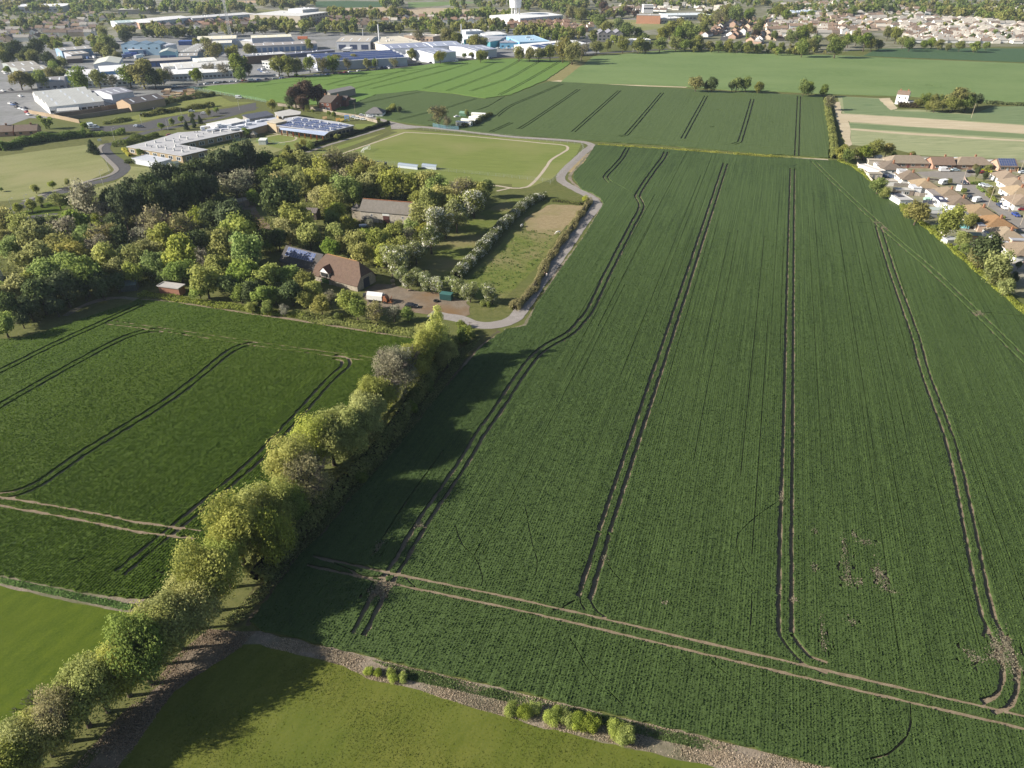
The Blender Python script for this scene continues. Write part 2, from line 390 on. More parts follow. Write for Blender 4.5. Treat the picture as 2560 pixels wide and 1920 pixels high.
M['rough'] = ground_mat('rough_grass', (0.075, 0.088, 0.025), (0.150, 0.148, 0.055), (0.10, 0.12, 0.035), 0.5, 0.02, 0.12)
M['soil'] = ground_mat('chalky_soil', (0.15, 0.115, 0.078), (0.27, 0.215, 0.155), None, 0.8, 0.05, 0.05)
M['darksoil'] = ground_mat('trodden_soil', (0.08, 0.068, 0.045), (0.165, 0.13, 0.085), (0.06, 0.07, 0.03), 0.8, 0.05, 0.05)
ROW = R(18.6)                       # drill rows run 71.4 degrees from east
c_main = crop_mat('main_crop', (0.027, 0.046, 0.012), (0.068, 0.106, 0.030), (0.058, 0.090, 0.026), ROW, 0.55, 1.2, 0.9, 0.5)
c_up = crop_mat('upper_crop', (0.054, 0.082, 0.024), (0.086, 0.122, 0.040), (0.075, 0.108, 0.034), ROW, 0.8, 0.8, 0.5, 0.4)
c_left = crop_mat('left_crop', (0.029, 0.056, 0.006), (0.074, 0.116, 0.014), (0.066, 0.098, 0.012), R(20), 0.9, 0.45, 1.2, 0.7)
c_bright = crop_mat('bright_crop', (0.095, 0.165, 0.030), (0.135, 0.215, 0.045), (0.112, 0.190, 0.040), R(30), 1.5, 0.6, 0.25, 0.0)
c_pale = crop_mat('pale_crop', (0.105, 0.160, 0.050), (0.150, 0.212, 0.074), (0.160, 0.218, 0.080), R(95), 2.5, 1.2, 0.18, 0.0)
c_far = crop_mat('far_crop', (0.045, 0.088, 0.038), (0.068, 0.115, 0.05), (0.055, 0.10, 0.043), R(95), 2.5, 1.0, 0.2, 0.0)
c_cab = ground_mat('brassica_rows', (0.14, 0.18, 0.08), (0.36, 0.36, 0.215), (0.26, 0.28, 0.15), 0.5, 0.03, 0.25, R(85), (1.0, 0.12, 1))
c_cabd = ground_mat('brassica_rows_dense', (0.095, 0.145, 0.065), (0.20, 0.245, 0.125), (0.155, 0.20, 0.095), 0.5, 0.03, 0.25, R(85), (1.0, 0.12, 1))
M['stubble'] = ground_mat('dry_stubble', (0.36, 0.30, 0.20), (0.52, 0.45, 0.32), (0.42, 0.35, 0.235), 0.4, 0.03, 0.1, R(85), (1, 0.1, 1))
M['lawn'] = ground_mat('mown_lawn', (0.086, 0.104, 0.016), (0.138, 0.146, 0.030), (0.076, 0.110, 0.016), 0.5, 0.02, 0.05, R(30), (1, 0.35, 1))
M['lawnl'] = ground_mat('mown_lawn_deep', (0.048, 0.078, 0.006), (0.088, 0.118, 0.011), (0.070, 0.096, 0.008), 0.5, 0.02, 0.05, R(30), (1, 0.35, 1))
M['pitch'] = ground_mat('football_turf', (0.125, 0.158, 0.038), (0.175, 0.205, 0.058), (0.190, 0.200, 0.070), 0.3, 0.022, 0.03, R(10), (0.25, 1.2, 1))
M['meadow'] = ground_mat('dry_meadow', (0.155, 0.170, 0.062), (0.235, 0.238, 0.105), (0.255, 0.24, 0.118), 0.15, 0.018, 0.04, R(50), (1, 0.2, 1))
M['paddock'] = ground_mat('paddock_grass', (0.080, 0.112, 0.022), (0.150, 0.165, 0.044), (0.195, 0.172, 0.078), 0.4, 0.05, 0.1, spots=((0.04, 0.065, 0.016), 0.22, 0.66))
M['bare'] = ground_mat('worn_paddock', (0.215, 0.165, 0.09), (0.30, 0.245, 0.14), (0.20, 0.18, 0.08), 0.5, 0.06, 0.08, spots=((0.05, 0.07, 0.018), 0.25, 0.70))
M['dry'] = ground_mat('dead_grass', (0.165, 0.135, 0.10), (0.30, 0.25, 0.195), (0.11, 0.115, 0.06), 1.1, 0.07, 0.2)
M['asphalt'] = ground_mat('asphalt', (0.068, 0.068, 0.072), (0.105, 0.103, 0.104), (0.09, 0.088, 0.088), 0.6, 0.05, 0.01)
M['lane'] = ground_mat('worn_concrete_lane', (0.215, 0.195, 0.178), (0.31, 0.285, 0.265), (0.255, 0.232, 0.212), 0.5, 0.08, 0.02)
M['gravel'] = ground_mat('pale_gravel', (0.34, 0.29, 0.22), (0.46, 0.40, 0.31), None, 0.8, 0.05, 0.02)
M['yard'] = ground_mat('yard_earth', (0.135, 0.108, 0.08), (0.225, 0.185, 0.14), (0.18, 0.115, 0.06), 0.35, 0.06, 0.05)
M['pave'] = ground_mat('paving', (0.195, 0.18, 0.165), (0.275, 0.255, 0.23), (0.225, 0.205, 0.18), 0.6, 0.1, 0.01)
M['town'] = ground_mat('gardens_and_streets', (0.10, 0.11, 0.05), (0.22, 0.205, 0.14), (0.25, 0.24, 0.21), 0.08, 0.02, 0.1)
M['kerb'] = ground_mat('kerb_concrete', (0.28, 0.26, 0.24), (0.36, 0.34, 0.31), None, 0.8, 0.1, 0.01)

b = MB(); b.poly([(-3200, -400, 0), (3200, -400, 0), (3200, 5200, 0), (-3200, 5200, 0)]); o = b.build('ground', M['rough']); o['kind'] = 'structure'

# main field
main_poly = pts('G 720,568 620,720 535,800 532,850 600,950 700,985 765,1030 790,1075 640,1330 410,1659 L 1620,0 1560,130 1440,152 1310,242 1080,500 900,730 740,920 560,1110 400,1320 260,1445 110,1650 N 1440,825 1500,868 2212,1035 O 600,1092 1000,1186 1500,1306 2212,1476 Q 1000,1636 1600,1760 2300,1920') + \
    pts('n 2900,2060 2900,1050 2600,830 S 2212,1510 1700,1050 1200,660 900,395 450,20 H 1450,1325 1150,1075 900,862 760,755 650,700 H 520,700 220,680 0,674 G 1280,600 760,568')
tk = lambda s: pts(s)
main_tracks = [
    (tk('G 1000,590 950,680 880,760 815,830 815,860 850,892'), 0.95, 2.05, 0.25),
    (tk('G 1330,625 1305,680 1200,820 1090,990 1100,1040 1118,1090 1100,1150 1040,1260 835,1659 L 1930,30 1870,110 1800,180 1650,268 1540,390 1400,605 1300,745 1210,895 1100,1060 1000,1205 900,1365 830,1490 790,1550 O 330,690 220,900'), 1.0, 2.1, 0.25),
    (tk('G 1845,725 1540,1659 L 2000,1330 O 1640,300 1520,690'), 1.0, 2.15, 0.22),
    (tk('H 210,770 192,1659 M 855,500 845,1000 Q 838,300 836,900 880,960 960,1045 1080,1090'), 0.92, 2.15, 0.22),
    (tk('H 950,1270 1070,1659 M 1580,180 1640,400 1800,850 1965,1659 Q 2030,860 2110,1010 2128,1150 2090,1270 1990,1320'), 0.95, 2.05, 0.25),
    (tk('H 390,710 640,960 950,1250 1200,1470 1420,1659 M 1990,110 2212,330 n 2620,960'), 0.85, 2.3, 0.4),
    (tk('O -60,470 100,505 380,566 1000,694 1500,806 2212,974 Q 1000,1122 1600,1262 2212,1402 n 2900,1888'), 0.85, 2.35, 0.2),
    (tk('O 480,545 520,600 600,660'), 0.3, 0, 0.6),
    (tk('O 1470,700 1400,740 1340,760'), 0.35, 0, 0.4), (tk('O 1550,690 1600,770 1650,800'), 0.5, 0, 0.4), (tk('O 1495,660 1500,720 1530,760'), 0.5, 0, 0.4),
    (tk('M 1960,55 2080,62 2212,76 n 2640,800'), 0.5, 0, 0.3),
    (tk('Q 810,120 680,210 590,290 555,350 570,440 620,550 690,620 790,660'), 0.2, 0, 0.55),
    (tk('Q 1550,1290 1556,1400 1545,1460 1500,1520 1420,1590 1300,1620'), 0.3, 0, 0.5),
    (tk('O 780,270 820,380 890,450 935,560 930,620'), 0.2, 0, 0.55), (tk('O 940,350 890,440'), 0.2, 0, 0.55),
    (tk('O 1180,150 1220,360 1250,470 1240,560'), 0.2, 0, 0.555), (tk('O 1630,450 1690,540 1760,610'), 0.2, 0, 0.55),
    (tk('H 930,1252 870,1240 780,1240'), 0.3, 0, 0.5), (tk('H 0,740 200,752 260,735 420,742'), 0.3, 0, 0.5), (tk('H 420,752 560,770 640,775'), 0.28, 0, 0.5),
    (tk('G 1060,640 1320,665 1800,710 2212,737'), 0.25, 0, 0.5),
    (tk('G 880,890 1000,960 1060,1005'), 0.28, 0, 0.5), (tk('L 1080,850 870,1140 690,1420'), 0.28, 0, 0.5),
    (tk('L 820,1560 640,1580 500,1520 330,1460'), 0.5, 0, 0.5),
    (tk('Q 400,1030 440,1080 520,1140'), 0.2, 0, 0.55), (tk('Q 640,640 640,760 620,950'), 0.2, 0, 0.55),
    (tk('O 1440,920 1500,1020 1560,1120 1740,1300'), 0.2, 0, 0.55),
]
ru = random.Random(3); d = Vector((math.cos(R(71.4)), math.sin(R(71.4))))
uB = pts('O 1520,660')[0]; uvec = Vector((math.cos(R(-18.6)), math.sin(R(-18.6)))); ub = Vector(uB[:2]).dot(uvec)
for i in range(44):                  # fine drill joints running the length of the field
    u_ = ub + ru.uniform(-30, 112); v0 = ru.uniform(90, 210); ln = ru.uniform(60, 230)
    a = uvec * u_ + d * v0; main_tracks.append(([a, a + d * ln * .5 + uvec * ru.uniform(-.2, .2), a + d * ln], ru.uniform(0.12, 0.2), 0, 0.35))
bl = []
for s, rx, ry in (('Q 1172,400', .5, 3.2), ('Q 1185,500', .8, 3.6), ('Q 1200,590', 1.3, 1.2), ('Q 1235,330', .4, 1.6), ('Q 1300,365', 1.6, .8), ('Q 1370,550', 1.1, 2.4), ('Q 1395,600', 1.0, 2.0),
                  ('Q 1430,650', 2.2, .4), ('Q 1260,590', .5, 1.2), ('Q 1000,510', .8, 1.1), ('Q 1005,300', .6, .8), ('Q 1048,890', .45, 3.2), ('Q 1055,960', .5, 1.2), ('Q 2040,960', .9, 1.8),
                  ('Q 2100,960', 1.2, 3.4), ('Q 2060,1030', 2.2, 1.5), ('Q 2120,1060', 1.3, 3.0), ('Q 1900,1020', .9, 1.9), ('Q 1950,1040', 1.3, .6), ('Q 885,700', 1.0, .5), ('Q 815,110', .5, 1.6), ('Q 1220,830', .8, 1.0),
                  ('O 330,400', .7, 1.5), ('O 350,640', 1.6, 2.4), ('O 310,640', .9, 2.0), ('O 570,265', .9, 1.0), ('L 720,1400', .3, 2.2), ('O 1640,460', .6, .8), ('O 1980,715', .5, .4), ('O 470,1115', .6, .4),
                  ('H 1000,1285', 1.2, 2.4), ('H 940,1240', 1.6, 1.2), ('M 1950,60', 1.6, 1.8)):
    bl.append((pts(s)[0], rx * 1.35, ry * 1.3, R(-18.6)))
crop('main_field_crop', 'dark green drilled cereal filling the large field with long tramlines', main_poly, 0.45, c_main, M['soil'], main_tracks, bl, 0.03, 0.22, 1.1, blades=(380000, 310, .21, (0.042, 0.068, 0.0155), .5, R(18.6), 1))

lg = np.random.default_rng(8); LC = []
for c_, rx_, ry_, an_ in bl:
    k_ = int(60 * max(1.2, rx_ * ry_)); a_ = lg.normal(0, .42, (k_, 2)) * np.array([rx_, ry_]); LC.append(np.column_stack([c_[0] + a_[:, 0] * math.cos(an_) - a_[:, 1] * math.sin(an_), c_[1] + a_[:, 0] * math.sin(an_) + a_[:, 1] * math.cos(an_), .47 + lg.uniform(-.05, .06, k_)]))
LC = np.concatenate(LC); kN = len(LC)
tag(link('bare_patch_flecks', leaf_mesh('bare_patch_flecks', LC, np.column_stack([lg.normal(0, .25, (kN, 2)), np.ones(kN)]), .21 * lg.uniform(.4, 1.4, kN), lg.uniform(.3, .8, kN), M['leaf'], .3, 8), color=(0.15, 0.135, 0.095)), 'pale flecks added over bare soil patches in the main field', 'soil patches', None, 'stuff')  # pale flecks added to lighten bare soil patches lost in crop shade
# upper field behind it, with the corner that reaches the farmhouse
up_poly = pts('F 690,275 760,290 900,300 1000,315 1080,335 1250,370 1480,400 1560,400 1900,452 2212,482 G 300,500 640,528 1300,568 2212,646 H 220,655 520,678 525,480 490,240 470,150 420,140 0,122 G 1900,108 900,47 330,17 240,40 0,135 F 2212,138 1980,168 1700,125 1400,98 1050,128')
up_tracks = [(tk('G 435,38 250,118 0,225 F 2080,320'), 0.9, 2.2, 0.2), (tk('G 580,85 130,390 60,425'), 0.9, 2.2, 0.2), (tk('G 930,97 530,455'), 0.9, 2.2, 0.2),
             (tk('G 1300,115 985,485 930,492'), 0.9, 2.2, 0.2), (tk('G 1678,142 1475,515'), 0.9, 2.2, 0.2), (tk('G 2078,168 1965,545 1910,562'), 0.9, 2.2, 0.2), (tk('H 268,145 247,660'), 0.9, 2.2, 0.2),
             (tk('F 2212,375 2030,455'), 0.9, 2.2, 0.2), (tk('F 1430,108 1000,190 720,268'), 0.8, 2.0, 0.3), (tk('F 1905,165 1600,260 1230,350'), 0.8, 2.0, 0.3), (tk('G 280,15 0,120 F 1990,240 1880,270'), 1.0, 0, 0.5),
             (tk('G 60,440 520,470 1460,530 1960,568 H 230,600'), 0.5, 0, 0.7)]
crop('upper_field_crop', 'bluish green cereal in the upper field with evenly spaced tramlines', up_poly, 0.55, c_up, M['soil'], up_tracks, [(pts('G 1780,260')[0], 3, 2, 0), (pts('G 1720,410')[0], 3, 2, 0), (pts('H 50,375')[0], 1.6, 1.2, 0)], 0.03, 0.4, 4.0)

# left field
left_poly = pts('I 240,1400 K 640,35 760,0 I 1190,1072 1500,1100 2212,1212 J 700,1298 1540,1422 1560,1460 n 1010,880 905,985 800,1110 690,1230 560,1350 430,1470 N 800,690 470,648 0,548 n -200,1390 -500,1320 -400,930 -100,880 I 0,1420')
left_tracks = [(tk('n -120,985 K 0,395 300,245 600,108 820,8'), 0.95, 2.1, 0.3), (tk('n -100,1085 K 0,595 450,338 700,208 840,162 950,158'), 0.95, 2.1, 0.3),
               (tk('K -60,1118 60,1105 230,1040 500,855 1000,540 1300,300 1400,246 1480,238'), 1.0, 2.15, 0.3), (tk('K 690,1560 960,1335 1050,1265 1500,880 1900,445 1990,365 1985,322 1920,312'), 1.0, 2.15, 0.3),
               (tk('K 610,108 930,150 1500,237 2100,318 L 700,330 820,345'), 0.75, 2.0, 0.45), (tk('n -300,1215 K 0,1142 500,1230 800,1290 1150,1335'), 0.9, 2.4, 0.35)]
crop('left_field_crop', 'bushy green bean crop in the left field with curved wheel tracks', left_poly, 0.42, c_left, M['soil'], left_tracks, [(pts('K 470,1480')[0], 1.5, 1.2, 0), (pts('K 620,1000')[0], 1.2, .5, 0), (pts('K 920,1560')[0], 2.0, 1.5, .6)], 0.03, 0.22, 1.1, blades=(230000, 260, .24, (0.049, 0.079, 0.0095), .6, R(20), 2))

# bright green field by the industrial estate
br_poly = pts('E 1690,62 2212,168 F 250,198 330,225 540,215 700,260 1030,130 1400,92 1700,118 1980,160 2212,128 G 0,125 290,5 C 530,532 330,520 0,508 B 1900,520 1700,532 1150,602 640,645 250,682 0,712 E 2212,25 2000,40')
br_tracks = [(tk(s), 0.9, 2.4, 0.3) for s in ('C 260,520 120,600 0,668 B 2080,720 1850,790', 'C 420,530 200,660 0,770 B 2100,825', 'C 80,515 B 2100,620 1650,790', 'B 2080,540 1800,650 1450,770', 'B 1850,550 1500,650 1000,770', 'B 1600,572 1300,650 850,770', 'B 1300,605 1000,690 700,745', 'B 950,645 600,740')]
br_tracks += [(tk('B 1840,545 1000,655 300,712 0,748'), 1.2, 0, 0.3), (tk('F 900,180 1100,165 1300,120'), 1.0, 2.2, 0.3)]
crop('bright_field_crop', 'bright yellow-green young cereal beside the industrial estate road', br_poly, 0.35, c_bright, M['soil'], br_tracks, [], 0.03, 0.5, 6.0)
# pale field across the top right
pa_poly = pts('C 420,712 540,612 620,560 700,490 1350,436 1700,440 2212,463 D 650,483 1200,512 2212,552 n 3100,190 3100,300 H 2212,198 1900,196 1240,146 600,128 540,126 0,98 G 1900,92 1500,58 900,38')
crop('pale_field_crop', 'pale green crop in the wide field below the right-hand estate', pa_poly, 0.35, c_pale, M['soil'], [], [(pts('H 1415,50')[0], 5, 4, 0)], 0.03, 0.5, 8.0)
fa_poly = pts('D 830,485 890,450 960,425 1300,418 2212,422 n 3100,128 3100,180 D 2212,540 1500,512')
crop('far_field_crop', 'dark green crop in the narrow field against the right-hand estate', fa_poly, 0.35, c_far, M['soil'], [], [], 0.03, 0.5, 8.0)
area('field_margin', pts('G 290,5 C 420,712 540,612 660,545 530,532'), 0.035, ground_mat('margin_grass', (0.17, 0.16, 0.065), (0.25, 0.22, 0.10), None, 0.3, 0.03, 0.1))
area('field_margin', pts('G 330,12 900,46 1500,66 1520,60 900,36 400,2'), 0.04, M['stubble'], rag=.3, step=8)
# brassica strips
area('brassica_field', pts('H 600,140 640,290 700,300 720,560 1100,600 1300,650 2212,690 n 3000,425 3000,280 H 2212,215 1800,300 1700,290 1300,255 1100,255 1000,160'), 0.02, c_cab)
for q, mt in (('H 610,285 2212,460 n 3000,390 3000,365 H 2212,395 640,292', 'stubble'), ('H 690,410 2212,530 n 3000,402 2900,392 H 2212,508 700,395', 'stubble')):
    pass
area('stubble_strip', pts('H 600,298 700,362 1200,400 2212,462 n 3000,390 3000,368 H 2212,392 1300,330 640,292'), 0.06, M['stubble'], rag=.6, step=8)
area('brassica_strip', pts('H 640,142 660,285 1300,325 2212,385 n 3000,362 3000,290 H 2212,225 1950,230 1750,300 1300,275 1100,268 990,165'), 0.05, c_cabd)
area('brassica_strip', pts('H 690,372 1200,405 2212,468 n 3000,394 2990,405 H 2212,505 1200,445 700,412'), 0.05, c_cabd)
area('stubble_strip', pts('H 700,418 1200,455 2212,520 n 2990,408 2990,413 H 2212,532 1300,480 710,430'), 0.055, M['stubble'], rag=.8, step=5)
area('field_track', pts('H 560,190 620,190 640,290 700,360 725,560 680,580 640,480 590,330 570,240'), 0.07, M['stubble'], rag=.5, step=5)
area('field_track', pts('H 950,160 1050,155 1120,250 1060,262 1010,215'), 0.07, M['stubble'], rag=.5, step=4)
# lawns at the foot of the picture
area('lawn', pts('N 1400,952 1500,952 1980,1072 O 280,1150 520,1200 840,1300 1050,1360 1300,1430 1700,1530 2212,1640 n 2300,2060 150,2060 295,1920 N 820,1470 1000,1220'), 0.05, M['lawn'], rag=.22, step=1.6)
area('lawn', pts('N 0,612 380,700 752,772 790,850 400,1250 100,1659 n -100,2050 -600,2050 -500,1400'), 0.05, M['lawnl'], rag=.15, step=2)
area('bark_path', pts('N 1200,860 1460,880 1390,965 1010,1210 830,1465 690,1659 n 240,2060 -100,2060 N 500,1659 760,1350 950,1150 1090,980'), 0.03, ground_mat('leafy_path', (0.12, 0.095, 0.07), (0.23, 0.185, 0.135), (0.15, 0.12, 0.08), .9, .08, .1), rag=.4, step=2)
area('dry_verge', pts('N 1440,880 1500,872 2212,1040 O 600,1096 1000,1190 1500,1312 2212,1480 Q 1000,1640 1600,1765 2300,1925 n 2600,2080 2200,2060 O 2212,1645 1700,1535 1300,1435 1050,1365 840,1305 520,1205 280,1155 N 1980,1076 1500,955 1390,960'), 0.025, M['dry'], rag=.3, step=2)
area('field_path', pts('N 0,536 470,640 700,680 850,682 800,720 750,770 400,705 0,612 n -500,1400 -500,1310'), 0.02, M['dry'], rag=.3, step=2)
strip('field_path', pts('L 1400,155 1300,240 1070,510 890,740 730,930 550,1120 390,1330 245,1460 100,1659 N 1420,840'), 1.1, 0.04, M['darksoil'], 0.3, 1.5)
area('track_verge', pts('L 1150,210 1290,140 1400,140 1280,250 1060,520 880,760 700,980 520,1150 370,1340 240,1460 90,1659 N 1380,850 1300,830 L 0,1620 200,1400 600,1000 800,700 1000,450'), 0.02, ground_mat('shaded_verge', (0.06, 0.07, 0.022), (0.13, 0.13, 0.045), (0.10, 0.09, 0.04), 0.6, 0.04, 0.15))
strip('field_path', pts('I 560,1210 700,1130 820,1085 950,1058 1060,1052 1180,1068'), 2.2, 0.045, M['dry'], 0.4, 2)
strip('field_path', pts('I 1180,1068 1500,1090 1900,1150 2212,1200 J 300,1218 700,1280 1200,1360 1540,1416'), 0.9, 0.05, M['soil'], 0.25, 2)
strip('field_path', pts('J 2212,1390 2080,1480 1990,1580 1930,1659'), 1.0, 0.05, M['soil'], 0.25, 2)
strip('field_margin', pts('G 740,562 1280,595 2212,660 H 220,668 520,690'), 4.2, 0.022, ground_mat('yellow_margin', (0.14, 0.15, 0.04), (0.25, 0.24, 0.09), (0.12, 0.14, 0.04), 0.5, 0.05, 0.2), .5, 3)
strip('farm_track', pts('H 220,676 520,688'), 2.2, 0.035, M['gravel'], .3, 3)
strip('field_margin', pts('G 700,600 560,760 500,830 540,900 640,960 760,1030 785,1080 600,1400 400,1659 L 1600,50 1540,128 1430,150'), 1.6, 0.055, M['dry'], .35, 2)
strip('field_margin', pts('G 660,640 580,730 530,800'), 6, 0.05, ground_mat('worn_corner', (0.26, 0.2, 0.1), (0.36, 0.29, 0.16), None, .5, .05, .1), .5, 3)
# paddocks, pitch, school grounds
area('paddock', pts('J 1480,800 1900,400 F 2212,1020 G 60,1030 120,1100 0,1210 F 2060,1340 1780,1600 J 1880,870 1680,880'), 0.03, M['paddock'], rag=.3, step=3)
area('paddock', pts('J 1940,960 2060,780 2212,640 G 0,1290 130,1320 350,1340 430,1300 250,1580 n 1235,775 J 2000,1020'), 0.03, M['paddock'], rag=.3, step=3)
area('worn_paddock', pts('G 130,1300 100,1200 330,1075 600,1085 640,1100 440,1300 350,1345'), 0.045, M['bare'], rag=.6, step=2)
area('football_pitch', pts('F 840,680 990,560 1290,455 1700,470 2212,520 G 440,560 470,590 420,640 330,690 290,790 200,870 F 2212,855 1800,810 1400,760 1100,740'), 0.035, M['pitch'])
area('pitch_bank', pts('F 520,620 1240,420 1300,430 2212,500 G 600,550 560,640 350,850 150,930 0,925 F 2212,900 1700,880 1000,780 700,680'), 0.02, M['pitch'])
strip('swale', pts('F 690,625 900,560 1190,445'), 6.0, 0.03, ground_mat('ditch_grass', (0.075, 0.085, 0.03), (0.13, 0.135, 0.05), None, .4, .05, .2), .3, 3)
GW = 1.5
strip('gravel_path', pts('F 800,690 825,680 815,665 740,662 712,655 800,618 1000,550 1290,452'), GW, 0.06, M['gravel'], .12, 2)
strip('gravel_path', pts('F 1290,452 1700,475 2212,520 G 250,545 420,560 470,570 480,600 420,640 340,690 290,760 220,850 130,925 0,935 F 2090,915 1700,885 1520,860'), GW, 0.062, M['gravel'], .12, 3)
strip('gravel_path', pts('F 2212,930 2150,945 2080,960'), 1.4, 0.064, M['gravel'], .12, 3)
strip('grass_track', pts('F 1110,415 900,480 600,570 440,625'), 2.4, 0.05, M['pave'], .3, 3)
# lane
lane = pts('J 1640,1190 1780,1215 L 1170,85 1240,112 1310,125 1400,118 1480,90 1540,20 1600,-70 G 330,1640 480,1430 620,1230 715,1110 732,1070 690,1020 560,950 450,890 420,850 440,800 540,700 640,610 690,570 650,545 560,530 300,510 0,492 F 1900,455 1500,412 1200,390 1130,360 1000,325 700,290')
strip('lane', lane, 4.6, 0.07, M['lane'], .18, 2)
area('lane_apron', pts('F 1090,345 1160,380 1170,425 1290,425 1400,415 1500,410 1300,388 1180,362'), 0.075, M['lane'])
area('farm_yard', pts('J 1080,990 1180,930 1300,940 1480,990 1720,1010 1960,1080 2000,1200 1860,1240 1640,1200 1500,1180 1330,1150 1100,1120 1060,1050'), 0.04, M['yard'], rag=.6, step=2)
area('farm_track', pts('I 2020,300 2212,240 2212,300 J 260,430 270,470 150,480 100,420 90,290 0,290'), 0.04, M['yard'], rag=.4, step=2)
# school road and grounds
area('school_meadow', pts('E 0,660 500,590 750,560 860,640 960,780 700,900 560,960 200,1030 0,1050 n -300,520 -300,400'), 0.03, M['meadow'])
area('school_meadow', pts('E 1080,740 1420,770 1300,880 900,1000 700,970 1000,880 1110,800'), 0.03, M['meadow'])
area('school_meadow', pts('E 60,1190 400,1060 560,1010 620,1040 500,1170 200,1200'), 0.03, M['lawnl'])
sr = 'n -60,560 E 0,1185 200,1080 420,1000 640,940 800,890 950,860 1050,800 1070,750 1000,690 930,640 900,590 930,555'
strip('school_road', pts(sr + ' 1000,545 1060,520 1300,445 1600,390 1900,330 2212,235'), 6.2, 0.06, M['asphalt'], 0, 2.5)
strip('pavement', pts('E 200,1050 420,975 640,915 800,865 930,830 1000,790 1000,760 930,690 870,630 860,590 890,560'), 2.4, 0.17, M['pave'], 0, 2.5, h=0.12)
area('car_park', pts('E 740,440 870,400 1200,380 1400,330 1700,280 2000,240 2212,195 2212,260 1950,300 1700,340 1500,385 1250,440 1000,450'), 0.05, M['asphalt'], rag=0)
area('car_park', pts('E 80,1195 340,1165 500,1150 480,1200 420,1240 260,1240'), 0.05, M['asphalt'])
area('scrub_ground', pts('E 880,380 1240,290 1420,200 1900,140 2000,190 2212,190 1900,240 1500,310 1100,375'), 0.04, ground_mat('scrub_grass', (0.12, 0.14, 0.035), (0.22, 0.235, 0.07), (0.16, 0.17, 0.05), .4, .05, .3))
area('school_field', pts('E 1800,600 2212,520 F 0,540 180,580 230,600 100,650 0,690 E 2212,680 1900,640'), 0.035, M['meadow'])
area('school_garden', pts('F 0,500 200,470 560,520 640,525 480,580 400,600 230,600 0,540'), 0.04, M['pitch'])
strip('garden_path', pts('F 190,470 330,490 345,510 300,530 150,545 60,535'), 1.2, 0.06, M['gravel'], .1, 2)
strip('garden_path', pts('F 90,490 190,470 100,460'), 1.2, 0.062, M['gravel'], .1, 2)
area('playground', pts('F 860,380 1050,380 1000,410 880,425 850,400'), 0.05, M['pitch'])
# main road and industrial hard standings, town
strip('main_road', pts('n -60,262 E 0,190 C -2000,0') if False else pts('E -60,120 200,100 600,110 1200,85 1500,70 1650,45 2212,5 B 0,700 250,672 700,632 1150,590 1700,522 2000,505 C 0,492 300,500 560,480 760,462 1000,445 1350,425'), 9.0, 0.05, M['asphalt'], 0, 8)
strip('pavement', pts('E 1620,75 1900,40 2212,30 B 0,722 250,690 700,648 1150,606'), 2.5, 0.17, M['pave'], 0, 8, h=0.12)
area('industrial_yard', pts('n -400,330 E 0,420 250,330 480,330 700,310 1190,260 1000,250 1420,150 1640,90 2212,0 B 250,660 900,590 1700,520 C 0,490 560,470 760,455 700,380 650,300 0,250 B 1500,280 800,280 0,260 A 1600,290 900,330 400,380 0,380 n -500,120'), 0.03, ground_mat('industrial_concrete', (0.165, 0.168, 0.172), (0.275, 0.275, 0.275), (0.15, 0.155, 0.14), .2, .02, .02))
area('town_gardens', pts('n -1500,100 A 0,420 500,370 1000,330 1700,280 2212,260 B 500,270 1500,270 2212,240 C 600,300 1250,300 1360,420 2212,440 D 500,460 900,420 2212,400 n 3600,118 3400,-40 -900,-40'), 0.015, M['town'])
# ------------------------------------------------------------------ foliage meshes (unit crown: radius 1, centre at z = 1.25)
def lobes(g, n, flat=1.0, spread=0.68, lo=0.20, hi=0.48, top=0.2):
    d = g.normal(0, 1, (n, 3)); d[:, 2] = d[:, 2] * 0.8 + top; d /= np.linalg.norm(d, axis=1, keepdims=True)
    c = d * (spread * g.uniform(0.45, 1.2, (n, 1))); c[:, 2] *= flat
    return c, g.uniform(lo, hi, n)
def crown_pts(seed, n, leaf, nl=16, flat=0.95, kind='broad'):
    g = np.random.default_rng(seed)
    if kind == 'broad': c, r = lobes(g, nl, flat)
    elif kind == 'round': c, r = lobes(g, nl, flat, 0.55, 0.35, 0.5, 0.35)
    elif kind == 'poplar':
        c = np.stack([g.normal(0, .22, nl), g.normal(0, .22, nl), np.linspace(-1.1, 1.5, nl)], 1); r = g.uniform(.3, .5, nl) * np.interp(c[:, 2], [-1.1, 0, 1.5], [1, 1, .45])
    elif kind == 'cone':
        z = np.linspace(-1.1, 1.35, nl); a = g.uniform(0, 6.28, nl); q = np.interp(z, [-1.1, -.6, 1.35], [.5, .52, .04])
        c = np.stack([np.cos(a) * q, np.sin(a) * q, z], 1); r = np.interp(z, [-1.1, 1.35], [.5, .2]) * g.uniform(.8, 1.1, nl)
    elif kind == 'shrub':
        c, r = lobes(g, nl, 0.7, 0.6, .3, .5, .1)
    w = r ** 2; k = g.choice(len(c), n, p=w / w.sum())
    d = g.normal(0, 1, (n, 3)); d[:, 2] += 0.25; d /= np.linalg.norm(d, axis=1, keepdims=True)
    rad = r[k] * (1.0 + g.normal(-0.09, 0.17, n))
    C = c[k] + d * rad[:, None] * (1 + 0.12 * np.sin(d[:, [0]] * 9 + k[:, None]))
    S = leaf * g.uniform(0.6, 1.35, n)
    lob_t = g.normal(0, 0.13, len(c))
    T = np.clip(0.45 + lob_t[k] + g.normal(0, 0.15, n), 0, 1)
    C[:, 2] += 1.25 if kind != 'shrub' else 0.62
    ok = C[:, 2] > 0.03
    return C[ok], d[ok], S[ok], T[ok]
